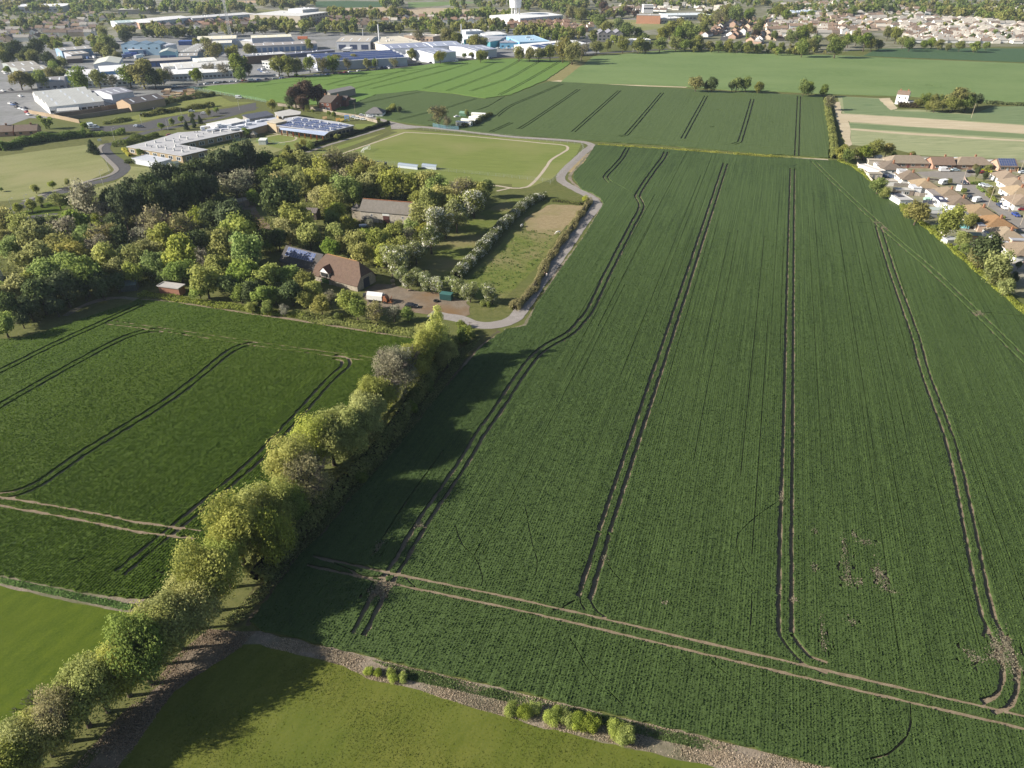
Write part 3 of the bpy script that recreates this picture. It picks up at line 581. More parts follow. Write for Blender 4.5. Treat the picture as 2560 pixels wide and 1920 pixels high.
def crown_mesh(name, seed, n, leaf, mat, nl=16, flat=0.95, kind='broad'):
    C, N, S, T = crown_pts(seed, n, leaf, nl, flat, kind)
    return leaf_mesh(name, C, N, S, T, mat, 0.55, seed + 99)
def trunk_mesh(name, seed, limbs=7, r=0.075, top=1.5, twigs=0, reach=0.72, z0=0.45):
    g = random.Random(seed); b = MB(); k = Vector((0, 0, -0.03)); pth = [k]
    for i in range(5): pth.append(Vector((g.uniform(-.05, .05) * i * .5, g.uniform(-.05, .05) * i * .5, top * (i + 1) / 5)))
    for i in range(5): b.tube(pth[i], pth[i + 1], r * (1 - i / 5.6) * (1.35 if i == 0 else 1), r * (1 - (i + 1) / 5.6), 7, 0, False)
    def grow(p, d, ln, rr, lev):
        q = p + d * ln; m = p.lerp(q, .5) + Vector((g.uniform(-.06, .06), g.uniform(-.06, .06), .03))
        b.tube(p, m, rr, rr * .8, 5 if lev == 0 else 3, 0, False); b.tube(m, q, rr * .8, rr * .4, 5 if lev == 0 else 3, 0, False)
        if lev < twigs:
            for _ in range(4 if lev else 5):
                t = g.uniform(.3, 1); s = p.lerp(q, t)
                dd = (d + Vector((g.uniform(-.9, .9), g.uniform(-.9, .9), g.uniform(-.35, .8)))).normalized(); grow(s, dd, ln * g.uniform(.4, .62), max(rr * .45, .006), lev + 1)
    for i in range(limbs):
        z = z0 + (top - .15 - z0) * i / max(1, limbs - 1); a = i * 2.4 + g.uniform(-.4, .4)
        d = Vector((math.cos(a), math.sin(a), g.uniform(.35, 1.0))).normalized()
        grow(Vector((0, 0, z)), d, reach * g.uniform(.75, 1.05), r * .5, 0)
    return b.mesh(name, M['bark'])
CR = {}
LOD = {'near': (15000, 0.052), 'mid': (3000, 0.115), 'far': (520, 0.24)}
for lod, (n, lf) in LOD.items():
    q = 5 if lod != 'far' else 4
    CR['broad', lod] = [crown_mesh('broadleaf_crown', 10 + i, n, lf, M['leaf'], 22 + 3 * i, .95, 'broad') for i in range(q)]
    CR['thin', lod] = [crown_mesh('thin_crown', 30 + i, int(n * .42), lf * .85, M['leaf'], 15 + 2 * i, .95, 'broad') for i in range(3)]
    CR['round', lod] = [crown_mesh('dense_crown', 50 + i, int(n * 1.15), lf, M['needle'], 14, 1.0, 'round') for i in range(3)]
    CR['may', lod] = [crown_mesh('blossom_crown', 60 + i, n, lf * .8, M['may'], 16, .85, 'broad') for i in range(3)]
    CR['poplar', lod] = [crown_mesh('tall_crown', 70 + i, n, lf, M['leaf'], 16, 1, 'poplar') for i in range(2)]
    CR['cone', lod] = [crown_mesh('conifer_crown', 80 + i, n, lf, M['needle'], 18, 1, 'cone') for i in range(3)]
    CR['shrub', lod] = [crown_mesh('shrub_crown', 90 + i, int(n * .5), lf * 1.15, M['leaf'], 9, 1, 'shrub') for i in range(3)]
TRK = [trunk_mesh('trunk', 5 + i, 7, .07, 1.5, 0) for i in range(3)]
TRB = [trunk_mesh('trunk', 15 + i, 9, .075, 1.7, 3, .78, .4) for i in range(3)]
TRS = [trunk_mesh('stem', 25 + i, 4, .05, .6, 0, .45, .1) for i in range(2)]
# species: crown kind, colour, word
SP = {'o': ('broad', (0.108, 0.112, 0.034), 'olive'), 'g': ('broad', (0.090, 0.112, 0.028), 'green'), 'y': ('broad', (0.128, 0.138, 0.040), 'yellow-green'),
      'b': ('thin', (0.112, 0.104, 0.048), 'brown budding'), 'r': ('thin', (0.118, 0.112, 0.080), 'bare grey-brown'), 'd': ('round', (0.056, 0.070, 0.028), 'dark evergreen'),
      'e': ('broad', (0.096, 0.120, 0.040), 'fresh green'), 'w': ('may', (0.115, 0.125, 0.045), 'white-blossomed hawthorn'), 'p': ('poplar', (0.175, 0.180, 0.045), 'tall pale green'),
      'c': ('cone', (0.034, 0.046, 0.022), 'dark conifer'), 'k': ('round', (0.062, 0.044, 0.032), 'dark purple-brown'), 't': ('broad', (0.122, 0.116, 0.042), 'tawny olive'), 'l': ('broad', (0.130, 0.132, 0.041), 'lime-olive'), 'x': ('round', (0.050, 0.062, 0.027), 'dark cypress')}
ORD = ['first', 'second', 'third', 'fourth', 'fifth', 'sixth', 'seventh', 'eighth', 'ninth', 'tenth', 'eleventh', 'twelfth', 'thirteenth', 'fourteenth', 'fifteenth', 'sixteenth', 'seventeenth', 'eighteenth', 'nineteenth', 'twentieth']
def ordn(i):
    if i < 20: return ORD[i]
    n = i + 1; return '%d%s' % (n, 'th' if 10 <= n % 100 <= 20 else {1: 'st', 2: 'nd', 3: 'rd'}.get(n % 10, 'th'))
TREE_MUL = 1.0; TREE_NAME = 'broadleaf_tree'
def put_tree(base, r, sp, lod='mid', zs=1.0, name=None, seed=None):
    g = rng; kind, col, word = SP[sp]
    j = g.uniform(.9, 1.1); j *= 1.65 * TREE_MUL; col = (col[0] * j * g.uniform(.95, 1.04), col[1] * j, col[2] * j * g.uniform(.9, 1.1))
    nm = name or ('shrub' if kind == 'shrub' else 'hawthorn_tree' if kind == 'may' else 'conifer_tree' if kind == 'cone' else 'evergreen_tree' if kind == 'round' else 'poplar_tree' if kind == 'poplar' else 'budding_tree' if kind == 'thin' else TREE_NAME)
    if lod == 'far' and kind != 'shrub':
        o = link(nm, g.choice(CR[kind, lod]), None, base, g.uniform(0, 6.28), (r, r, r * zs), col); return o
    qx = g.uniform(.88, 1.16); t = link(nm, None, None, base, g.uniform(0, 6.28), (r * qx, r / qx, r * zs * g.uniform(.9, 1.12))); t.empty_display_size = .5
    link('crown', g.choice(CR[kind, lod]), t, color=col)
    bare = kind == 'thin'
    link('trunk', g.choice(TRB if bare else TRK), t, color=((0.13, 0.115, 0.095) if bare else (0.085, 0.068, 0.05)))
    return t
def trees(spec, where, cat='tree', lod='mid', zc=1.25, zs=1.0, group=None, side='from the left', rs=1.0):
    """spec: 'J x,y,r,s ...' crown centre and radius as measured; one tree each"""
    t = 'n'; got = []
    for w in spec.split():
        if ',' not in w: t = w; continue
        a = w.split(','); x, y = nat(t, float(a[0]), float(a[1])); rp = float(a[2]) * TILE[t][2] * rs; s = a[3]; z = 4.0
        z_s = zs * (float(a[4]) if len(a) > 4 else 1.0)
        for _ in range(4):
            p = raw(x, y, z); r = rp * m_per_px(p); z = zc * r * z_s
        p = raw(x, y, z); o = put_tree((p.x, p.y, 0), r, s, lod, z_s); got.append((x, s, o, r))
    label_row(got, where, cat, group, side)
    return got
USED = set()
def label_row(got, where, cat, group, side='from the left'):
    by = {}
    for x, s, o, r in got: by.setdefault(s, []).append((x, o))
    for s, l in by.items():
        l.sort(key=lambda q: q[0]); w = SP[s][2]; noun = cat if s != 'w' else 'tree'
        for i, (x, o) in enumerate(l):
            lab = ('%s %s %s' % (w, noun, where)) if len(l) == 1 else '%s %s %s, %s %s' % (w, noun, where, ordn(i), side)
            tag(o, lab, cat, group)
def shrubs(spec, where, color, lod='mid', group=None, zs=1.0, name='shrub', word='green shrub', side='from the left'):
    t = 'n'; got = []
    for w in spec.split():
        if ',' not in w: t = w; continue
        a = w.split(','); x, y = nat(t, float(a[0]), float(a[1])); rp = float(a[2]) * TILE[t][2]; z = 1.0
        for _ in range(4):
            p = raw(x, y, z); r = rp * m_per_px(p); z = .55 * r * zs
        p = raw(x, y, z); j = rng.uniform(.85, 1.15)
        e = link(name, None, None, (p.x, p.y, 0), rng.uniform(0, 6.28), (r, r, r * zs)); e.empty_display_size = .3
        link('foliage', rng.choice(CR['shrub', lod]), e, color=tuple(c * j for c in color)); link('stem', rng.choice(TRS), e, color=(0.09, 0.07, 0.05))
        got.append((x, e))
    got.sort(key=lambda q: q[0])
    for i, (x, e) in enumerate(got): tag(e, '%s %s' % (word, where) + (', %s %s' % (ordn(i), side) if len(got) > 1 else ''), 'shrub', group)
def hedge(name, label, line, w, h, color, mat='leaf', leaf=0.35, dens_=26, kind=None, cat='hedge', closed_core=True, lumps=0.25, color2=None, group=None):
    """leafy hedge along a line; leaf sprays over a woody core"""
    seed = rng.randrange(1 << 20); g = np.random.default_rng(seed); c = smooth_line(line, 1.0); nn = normals(c); L = len(c)
    n = int(dens_ * L * max(.5, (h + w / 2) / 2.5)); i = g.integers(0, L, n)
    cx = np.array([[p.x, p.y] for p in c])[i]; nx = np.array([[p.x, p.y] for p in nn])[i]; tx = np.stack([nx[:, 1], -nx[:, 0]], 1)
    ph = g.uniform(0, 6.28, 4); s = i * 1.0
    hh = h * (1 + lumps * (np.sin(s * .55 + ph[0]) * .5 + np.sin(s * .23 + ph[1]) * .5 + g.normal(0, .10, n))); ww = w * (1 + lumps * .6 * np.sin(s * .4 + ph[2]))
    th = np.pi * g.uniform(0, 1, n); cr, sr = np.cos(th), np.sin(th)
    k = 1 - np.abs(g.normal(0, .12, n))
    off = np.sign(cr) * np.abs(cr) ** .6 * ww / 2 * k; z = np.abs(sr) ** .6 * hh * k
    z = np.where(g.uniform(0, 1, n) < .25, g.uniform(0, 1, n) * hh * .7, z)
    C = np.stack([cx[:, 0] + nx[:, 0] * off + tx[:, 0] * g.uniform(-.6, .6, n), cx[:, 1] + nx[:, 1] * off + tx[:, 1] * g.uniform(-.6, .6, n), np.maximum(z, .05)], 1)
    N = np.stack([nx[:, 0] * cr, nx[:, 1] * cr, sr + .2], 1); T = np.clip(.45 + .16 * np.sin(s * .8 + ph[3]) + g.normal(0, .17, n), 0, 1)
    o0 = Vector((c[L // 2].x, c[L // 2].y, 0)); C -= np.array(o0)
    S = leaf * g.uniform(.6, 1.4, n)
    me = leaf_mesh(name, C, N, S, T, M[mat], .6, seed)
    if kind == 'stuff':
        o = link(name, me, None, o0, color=color); tag(o, label, cat, group, 'stuff'); return o
    t = link(name, None, None, o0); tag(t, label, cat, group)
    link('foliage', me, t, color=color)
    if closed_core:
        b = MB(); m = len(c)
        for p, n_ in zip(c, nn): 
            q = p - Vector(o0[:2]); a = w * .27
            b.v += [(q.x + n_.x * a, q.y + n_.y * a, 0), (q.x - n_.x * a, q.y - n_.y * a, 0), (q.x - n_.x * a * .5, q.y - n_.y * a * .5, h * .6), (q.x + n_.x * a * .5, q.y + n_.y * a * .5, h * .6)]
        for j in range(m - 1):
            for e in range(4): b.f.append((4 * j + e, 4 * j + (e + 1) % 4, 4 * j + 4 + (e + 1) % 4, 4 * j + 4 + e)); b.m.append(0)
        b.build('branches', M['bark'], t, color=(0.045, 0.04, 0.025))
    return t
def scatter(name, label, poly, n, h, leaf, color, mat='leaf', flat=.4, cat='undergrowth', seed=1, clump=0.0):
    """low uncountable growth over a patch of ground"""
    g = np.random.default_rng(seed); ps = np.array([[p[0], p[1]] for p in poly]); lo, hi = ps.min(0), ps.max(0); out = []
    x1, y1 = ps[:, 0], ps[:, 1]; x2, y2 = np.roll(x1, -1), np.roll(y1, -1)
    while sum(map(len, out)) < n:
        q = g.uniform(lo, hi, (n, 2)); ins = np.zeros(len(q), bool)
        for a, b_, c, d_ in zip(x1, y1, x2, y2):
            cond = (b_ > q[:, 1]) != (d_ > q[:, 1]); xx = (c - a) * (q[:, 1] - b_) / (d_ - b_ + 1e-12) + a; ins ^= cond & (q[:, 0] < xx)
        q = q[ins]
        if clump: q = q[(np.sin(q[:, 0] * clump) * np.sin(q[:, 1] * clump * 1.3) + g.normal(0, .5, len(q))) > 0]
        out.append(q)
    q = np.concatenate(out)[:n]; hm = h * (.55 + .45 * np.sin(q[:, 0] * .9 + 1) * np.sin(q[:, 1] * .7))
    C = np.column_stack([q, np.maximum(.04, hm * g.uniform(.1, 1, n))]); N = np.column_stack([g.normal(0, .5, (n, 2)), np.full(n, flat)])
    o0 = np.array([C[:, 0].mean(), C[:, 1].mean(), 0]); T = np.clip(.45 + .2 * np.sin(q[:, 0] * .35) * np.sin(q[:, 1] * .31) + g.normal(0, .2, n), 0, 1)
    o = link(name, leaf_mesh(name, C - o0, N, leaf * g.uniform(.5, 1.4, n), T, M[mat], .6, seed), None, o0, color=color)
    return tag(o, label, cat, None, 'stuff')

# ------------------------------------------------------------------ the row of trees between the fields
trees('N 30,1640,190,l 130,1560,170,l 240,1470,170,l 350,1390,165,b 450,1290,180,l 560,1200,185,y 690,1110,180,l 810,1030,190,g 900,930,170,l 990,830,185,l 1100,720,170,l 1200,610,175,l 1290,480,165,y 1370,350,175,l 1460,220,165,y 1560,330,150,o 1590,190,140,l K 1690,1010,150,l 1790,1060,150,b 1700,1180,105,g', 'in the row between the fields', lod='near', rs=1.0, zc=1.0, zs=1.2, group='trees in the row between the fields', side='from the bottom')
trees('L 250,900,120,l 340,840,130,y 430,800,140,l 520,740,150,l 590,680,140,y 640,610,120,l 690,550,110,l 740,510,90,y 790,440,140,r 860,400,110,r 910,340,115,o 970,290,100,l 1050,240,100,p,0.95 1000,180,75,l 1100,300,70,l', 'in the upper part of the field row', lod='near', rs=1.04, zs=1.12, zc=1.0, group='trees in the row between the fields', side='from the bottom')
hedge('hedgerow', 'dark understorey hedge under the row of trees beside the field path', pts('L 1130,250 1000,420 850,640 700,850 520,1040 330,1230 150,1430 0,1590'), 5.0, 4.2, (0.12, 0.13, 0.035), leaf=.42, dens_=70)
shrubs('L 1195,190,55 1110,240,55 1000,480,45 910,540,60 880,600,50 260,1200,85 700,800,45 600,1000,50 200,1350,60', 'under the row of trees by the path', (0.10, 0.125, 0.03), 'mid', 'shrubs under the tree row')
# ------------------------------------------------------------------ the wood around the farm
WG = 'trees of the farm wood'
trees('I 40,430,110,t 190,470,110,o 100,640,105,e 330,560,150,o 460,410,80,y 380,460,85,d 560,500,115,r 660,420,115,g 760,520,115,e 850,390,75,y 900,540,135,b 740,270,170,r 930,340,110,r 300,740,165,o 520,640,140,t 640,690,130,t 930,720,130,y 1000,830,110,o 850,640,100,r 30,560,100,t 250,620,100,b 480,540,90,d 1040,560,110,d 1080,680,80,d 1000,420,90,d',
      'in the left part of the wood', group=WG, zc=1.05, rs=1.02)
trees('I 560,820,155,g 720,880,165,g 420,900,155,g 250,950,135,o 130,1010,140,t 350,1050,150,d 560,1000,140,d 100,1150,130,d 30,1290,110,g 250,1150,110,d 480,1130,90,d 10,1010,90,g 720,990,90,d 870,960,110,d 1010,930,80,d 180,1240,80,d -90,1100,130,o -120,900,120,g',
      'at the wood edge above the left field', group=WG, zc=1.05, rs=1.02)
trees('I 1150,740,120,o 1160,870,85,y 1220,560,105,r 1350,450,160,b 1400,560,130,o 1340,780,115,e 1280,660,100,t 1580,700,155,y 1560,830,115,g 1420,890,60,g 1740,700,80,r 1600,480,135,b 1720,370,85,y 1850,380,135,d 2000,400,150,d 2130,450,120,d 1700,560,110,d 1790,560,90,o',
      'in the middle of the wood', group=WG, zc=1.05, rs=1.02)
trees('I 2070,520,175,y 1950,640,150,o 2140,690,165,e 1900,790,140,o 2090,860,135,g 1780,930,135,y 1720,1000,80,g 1980,960,110,d 2150,970,95,g J 60,480,105,y 30,640,115,g',
      'in the tall clump left of the solar-panelled barn', group=WG, zc=1.05, rs=1.02)
trees('J 250,600,65,g 40,830,135,g 250,880,120,y 430,860,110,g 440,1010,115,d 630,990,95,y 560,1060,85,o 700,1110,95,t 780,1050,60,r 935,1090,115,y 1010,1160,90,g 1170,1190,105,b 1330,1190,75,r 1450,1190,75,g 300,1030,85,g 190,1050,95,g 90,1010,100,d 230,1140,65,g 100,1140,50,y 560,910,85,o 380,1160,55,r 0,1010,90,g',
      'in the thicket below the tiled barn', group=WG, zc=1.1, rs=.98)
trees('J 350,260,190,d,1.15 490,400,155,o 420,480,120,t 600,530,120,o 560,100,115,o 680,90,120,o 700,190,105,t 890,130,125,g 970,160,105,g 800,230,125,t 820,330,95,y 790,400,85,g 930,420,80,o 810,540,105,y 780,630,90,g 880,570,85,t 60,60,95,r 120,190,65,g 330,560,90,d 220,520,70,d',
      'left of the long stone barn', group=WG, zc=1.05, rs=1.02)
trees('J 1000,570,110,o 1090,520,85,g 1040,650,115,t 1200,580,120,o 1300,530,105,o 1230,680,110,y 1380,620,110,o 1370,450,60,o 1480,460,80,g 1560,360,115,o 1640,350,95,t 1130,430,50,r 1440,540,95,b 1590,470,80,o',
      'in front of the long stone barn', group=WG, zc=1.15, rs=.98)
trees('J 1100,100,115,o 1200,80,115,t 1300,110,115,o 1150,150,75,g 1420,90,120,o 1500,110,110,y 1620,100,120,o 1700,130,110,g 1740,200,115,t 1900,150,115,b 2050,150,110,o 2120,110,75,g 1650,240,115,o 1850,250,105,o 1950,230,80,b 1560,200,80,o',
      'behind the long stone barn', group=WG, zc=1.05, rs=1.02)
trees('F 80,760,105,d 170,790,125,o 290,750,105,t 400,730,120,o 560,780,135,o 700,760,135,b 820,790,115,b 460,900,115,o 600,870,110,t 950,800,115,t 1060,850,115,o 80,870,100,d 200,900,100,t 330,860,110,o 740,870,100,b 870,870,100,o',
      'along the wood edge by the football pitch', group=WG, zc=1.05, rs=1.02)
trees('J 1700,440,105,w 1870,380,110,w 2020,270,95,w 2090,200,70,w 1780,480,65,w 1650,580,95,w 1520,680,85,w 1420,740,85,w 1310,790,95,w 1400,880,65,w 1450,930,60,w 1530,890,65,w 1590,940,60,w 1660,960,60,w 1730,970,60,w 1830,960,65,w 1900,990,65,w 1990,1030,65,w 2130,1040,65,w 2180,1070,40,w',
      'along the paddock edge', group='blossoming hawthorns by the paddock', zc=.85, rs=1.22)
trees('E 960,1070,95,x 1060,1010,105,x 1170,975,105,x 1290,950,105,x 1400,905,105,x 1500,880,105,x 1610,840,105,x 1720,830,105,x 1830,790,105,x 1950,745,105,x 2060,720,105,x 2150,705,100,x 1060,1120,100,x 1200,1090,105,x 1330,1070,105,x 1450,1030,105,x 1560,1000,100,x 1660,960,100,x 1780,920,100,x 1110,1040,90,x 1240,1010,95,x 1350,980,95,x 1550,930,90,x 1880,720,90,x',
      'in the dark shelterbelt below the school', group='conifers of the dark shelterbelt', zs=1.5, rs=1.05)
trees('E 1830,850,110,t 2030,915,135,r 2120,830,100,d 1750,1010,80,d 1900,1060,70,d 1480,1120,80,d 1590,1090,80,d', 'at the end of the dark shelterbelt', group=WG, zc=1.05, rs=1.02)
scatter('wood_floor', 'shaded undergrowth and saplings covering the wood floor', pts('I -200,900 0,560 150,420 500,330 900,330 E 1000,1120 1800,1000 2212,760 F 300,720 900,800 1600,880 2000,880 2060,960 J 1900,420 1450,780 1320,860 1180,860 1000,700 640,660 200,640 0,760 0,1080 I 2000,1040 1650,960 1200,980 700,1080 300,1300 -200,1400'), 24000, 1.6, .55, (0.085, 0.09, 0.03), flat=.5, seed=21, clump=.13)
hedge('hawthorn_hedge', 'white flowering hawthorn hedge dividing the two paddocks', pts('J 1870,890 1950,800 2060,690 2150,590 2212,515 F 1950,1470 2060,1350 2130,1280 G 0,1200 100,1110 200,1040 290,1025'), 4.6, 3.3, (0.115, 0.13, 0.045), 'may', .36, 120, lumps=.18)
hedge('bramble_hedge', 'tawny bramble hedge beside the concrete lane', pts('G 665,1060 600,1160 520,1280 430,1400 320,1560 n 1330,730 1285,775'), 2.8, 2.1, (0.155, 0.14, 0.07), leaf=.32, dens_=80, lumps=.55)
hedge('garden_hedge', 'low dark hedge closing the top of the worn paddock', pts('G 345,1050 460,1060 590,1078 640,1070'), 1.6, 1.6, (0.10, 0.115, 0.035), leaf=.3, dens_=60)
shrubs('G 645,1030,38', 'at the hedge corner beside the lane', (0.24, 0.25, 0.035), word='round yellow-green bush')
hedge('nettle_bank', 'rank yellow-green nettles along the path above the left field', pts('I 1230,1030 1500,1060 1800,1110 2212,1165 J 300,1190 560,1220'), 3.2, 1.0, (0.15, 0.17, 0.04), leaf=.4, dens_=60, kind='stuff', cat='undergrowth', lumps=.5)
hedge('nettle_bank', 'yellow nettles and brambles between the thicket and the left field', pts('J 540,1215 900,1270 1300,1330 1560,1375'), 5.0, 1.1, (0.15, 0.165, 0.042), leaf=.4, dens_=85, kind='stuff', cat='undergrowth', lumps=.5)
shrubs('J 60,1140,40 130,1160,45 480,1180,45 850,1220,50 1950,1330,60 2010,1370,45 1900,1290,50 2090,1100,40 2150,1110,35', 'on the bank below the barn', (0.13, 0.15, 0.035), group='bushes on the bank below the barn')
hedge('fence_hedge', 'dark ivy-covered fence between the school and the pitch', pts('F 0,760 180,690 420,605 520,565 800,485 1000,425 1150,378'), 1.2, 2.2, (0.045, 0.055, 0.025), 'needle', .4, 70)
hedge('hedge', 'tall green hedge above the school meadow', pts('E 0,610 210,560 460,520 740,490'), 5.0, 4.5, (0.085, 0.12, 0.03), leaf=.6, dens_=55, lumps=.3)
hedge('hedge', 'clipped green hedge in front of the school shed', pts('E 1090,720 1250,725 1400,750'), 2.2, 2.2, (0.09, 0.11, 0.028), leaf=.4, dens_=60)
hedge('hedge', 'small yellow hedge at the school road bend', pts('E 1070,610 1120,660'), 1.6, 1.8, (0.27, 0.25, 0.04), leaf=.35, dens_=60)
hedge('hedge', 'yellow-green hedge beside the upper field', pts('H 505,180 520,300 545,420 565,560 570,680'), 4.0, 2.6, (0.13, 0.14, 0.045), leaf=.6, dens_=60)
hedge('grass_bank', 'bright yellow grass bank between main field and bungalow gardens', pts('H 620,705 760,770 900,880 1150,1090 1440,1340 S 600,110 920,400 1250,690 1700,1080 2212,1530 n 2640,850'), 3.0, 1.1, (0.155, 0.17, 0.045), leaf=.4, dens_=75, kind='stuff', cat='undergrowth', lumps=.4)
TREE_MUL = .78
trees('H 545,190,55,b 770,610,55,o 840,620,60,g 930,600,70,o 1030,590,65,t 640,620,65,o 690,660,50,g 1240,640,40,o 960,900,75,g 1010,970,50,y 1300,1130,110,t 1200,1120,60,y 1570,1240,120,y 1630,1170,60,d 1740,1220,60,o 1690,1370,70,y', 'by the bungalow gardens', group='garden trees by the bungalows')
trees('S 1600,460,290,d 1750,760,250,y 1800,880,170,o 1200,420,95,g 1450,620,150,t 1350,500,110,o 1900,1080,150,y 2050,920,100,d 2130,700,70,d', 'in the bottom gardens right', group='garden trees by the bungalows')
shrubs('H 80,20,1 S 700,60,70 1040,420,60 H 1085,1030,25 1440,1280,35 1080,650,35 1250,640,30', 'against the garden fences right', (0.15, 0.19, 0.03), group='garden bushes')
TREE_MUL = .72
trees('H 310,90,60,g 355,85,50,g 480,100,50,g', 'at the top corner of the upper field', group='field corner trees', zc=.9)
trees('G 1590,50,65,t 1730,65,55,d 1690,70,40,d 1940,60,55,g 2020,65,50,g 2130,75,50,o 1900,70,40,d', 'on the margin behind the upper field', group='field margin thorn trees', zc=.8)
trees('H 1360,180,45,g 1440,190,45,o 1500,180,35,g 1520,225,50,o 1440,240,45,o 1380,240,35,o 1640,180,95,t 1590,230,60,o 1710,225,60,g 1730,190,60,o 1820,190,45,d 1300,205,40,o', 'in the copse beside the white house', group='copse beside the white house', zc=.85)
hedge('hedge', 'dark clipped hedge in front of the white house', pts('H 1130,235 1290,240'), 3, 3.4, (0.075, 0.06, 0.03), leaf=.7, dens_=50)
hedge('hedge', 'thin hedge line right of the copse', pts('H 1880,205 2212,225 n 2700,280'), 2.5, 2.2, (0.09, 0.11, 0.04), leaf=.7, dens_=30)
TREE_NAME = 'young_tree'
TREE_MUL = .85
# young school trees
trees('E 290,905,38,y 440,880,30,y 567,855,30,y 140,1060,48,y 243,1030,55,y 330,1005,42,y 480,980,72,y 620,920,32,y 655,1010,60,y 40,1110,52,y 590,1035,38,e 0,925,20,e', 'beside the school road', group='young trees beside the school road', lod='mid', zc=2.0)
trees('E 795,590,52,c,0.8', 'at the bend of the school road', zc=1.3)
shrubs('E 357,1090,22', 'on the lawn by the school road', (0.05, 0.06, 0.025), word='clipped dark round bush')
trees('E 1385,380,30,g 1475,348,30,g 1562,320,30,g 1655,300,26,o 1795,268,28,o 1865,245,26,g 1205,610,32,g 720,375,38,g', 'on the school car park', group='small car park trees', zc=1.6)
trees('E 1610,395,28,c 1676,375,28,c 1726,345,24,c 1660,340,22,c', 'between car park and school roofs', group='small car park conifers')
trees('E 2125,440,38,e F 360,565,33,o 470,560,36,g 410,540,35,t 265,590,38,o 215,630,24,e 700,480,26,y 650,470,22,o 440,230,28,y 675,295,24,g 630,285,20,g 355,205,16,g 490,265,15,g 285,235,16,g 310,245,16,g 1055,340,20,o 130,205,42,o 230,240,20,g', 'in the school grounds', group='small trees in the school grounds', zc=1.4)
hedge('scrub_bank', 'dark scrub bank above the car park', pts('E 1230,320 1330,300 1420,285 1560,265 1800,235 1830,225'), 5, 2.6, (0.10, 0.105, 0.035), leaf=.6, dens_=55, kind='stuff', cat='undergrowth', lumps=.5)
hedge('scrub_bank', 'shaded scrub below the timber yard fence', pts('E 1420,210 1600,170 1850,135'), 4, 3.0, (0.085, 0.095, 0.03), leaf=.6, dens_=50, kind='stuff', cat='undergrowth', lumps=.4)
hedge('scrub_bank', 'low scrub around the school car park', pts('E 900,380 1000,370 1120,345'), 4, 2, (0.11, 0.125, 0.04), leaf=.6, dens_=50, kind='stuff', cat='undergrowth', lumps=.5)
hedge('scrub_bank', 'green scrub bank between school meadow and road', pts('E 760,470 900,480 1080,465'), 6, 2.4, (0.11, 0.14, 0.04), leaf=.6, dens_=60, kind='stuff', cat='undergrowth', lumps=.5)
hedge('scrub_bank', 'brambly bank along the school roof edge', pts('E 980,570 1060,560 1200,520 1360,485'), 5, 2.6, (0.10, 0.12, 0.04), leaf=.5, dens_=60, kind='stuff', cat='undergrowth', lumps=.6)
TREE_NAME = 'broadleaf_tree'
trees('F 330,130,85,k 430,110,90,k 520,110,85,k 300,170,60,d 400,190,60,k 560,130,60,k', 'in the dark clump behind the brick farmhouse', group='dark clump behind the farmhouse')
trees('F 1575,310,85,b 1650,370,45,b 1820,290,25,o', 'beside the caravans', zc=1.1)
hedge('hedge', 'dark hedge beside the row of caravans', pts('F 1800,410 1900,380 2000,320 2030,310'), 4, 3, (0.075, 0.085, 0.03), leaf=.5, dens_=60)
hedge('hedge', 'dark hedge round the white bungalow garden', pts('F 1010,310 1090,300 1180,270 1250,260'), 3, 2.4, (0.06, 0.075, 0.03), leaf=.5, dens_=60)
trees('F 1185,235,35,o 1235,255,28,d 1150,250,25,g', 'in the white bungalow garden')
TREE_MUL = .72
# planted shrubs on the dry verge at the foot
shrubs('O 280,1095,36 340,1115,32 400,1115,38 430,1140,36 485,1140,38', 'in the upper clump on the dry verge', (0.20, 0.23, 0.05), 'near', 'leafy shrubs on the dry verge', 1.1, word='small yellow-green shrub')
shrubs('O 1100,1310,54 1185,1325,56 1235,1330,52 1350,1360,62 1440,1380,62 1490,1405,66 1550,1420,70 1690,1440,72 1750,1460,76 1385,1340,50', 'in the lower clump on the dry verge', (0.20, 0.23, 0.05), 'near', 'leafy shrubs on the dry verge', 1.1, word='yellow-green shrub')
vp = pts('N 1500,880 2212,1045 O 600,1100 1000,1195 1500,1315 2212,1482 Q 1000,1640 1600,1770 n 2200,2000 O 2212,1640 1300,1430 1050,1362 840,1300 520,1200 280,1150 N 1980,1072 1500,955')
scatter('dead_grass', 'bleached dead grass covering the verge by the lawn', vp, 34000, .25, .15, (0.27, 0.225, 0.165), flat=.6, cat='grass', seed=4, clump=.5)
scatter('verge_grass', 'tufts of fresh blue-green grass in the dry verge', pts('O 300,1040 600,1110 1000,1205 1500,1325 2212,1495 n 1850,1880 O 2212,1560 1500,1380 1000,1260 500,1150'), 14000, .35, .2, (0.085, 0.115, 0.045), flat=.6, cat='grass', seed=5, clump=.35)
scatter('verge_grass', 'blue-green grass strip between left field and lawn', pts('N 0,560 470,660 780,720 740,755 400,685 0,595'), 3500, .4, .24, (0.10, 0.15, 0.055), flat=.6, cat='grass', seed=6)
scatter('track_grass', 'shaded rough grass along the path under the tree row', pts('L 1180,260 1290,200 1060,520 880,760 700,980 520,1150 370,1340 240,1460 90,1659 N 1340,850 1290,800 L 100,1560 300,1330 600,1020 800,780 1000,520'), 9000, .35, .26, (0.13, 0.145, 0.04), flat=.6, cat='grass', seed=7)
scatter('margin_grass', 'yellow flowering grass strip between main and upper field', pts('G 740,555 1280,588 2212,652 H 220,662 220,672 0,668 G 1280,605 760,572'), 5000, .8, .5, (0.17, 0.175, 0.05), flat=.5, cat='grass', seed=8, clump=.3)
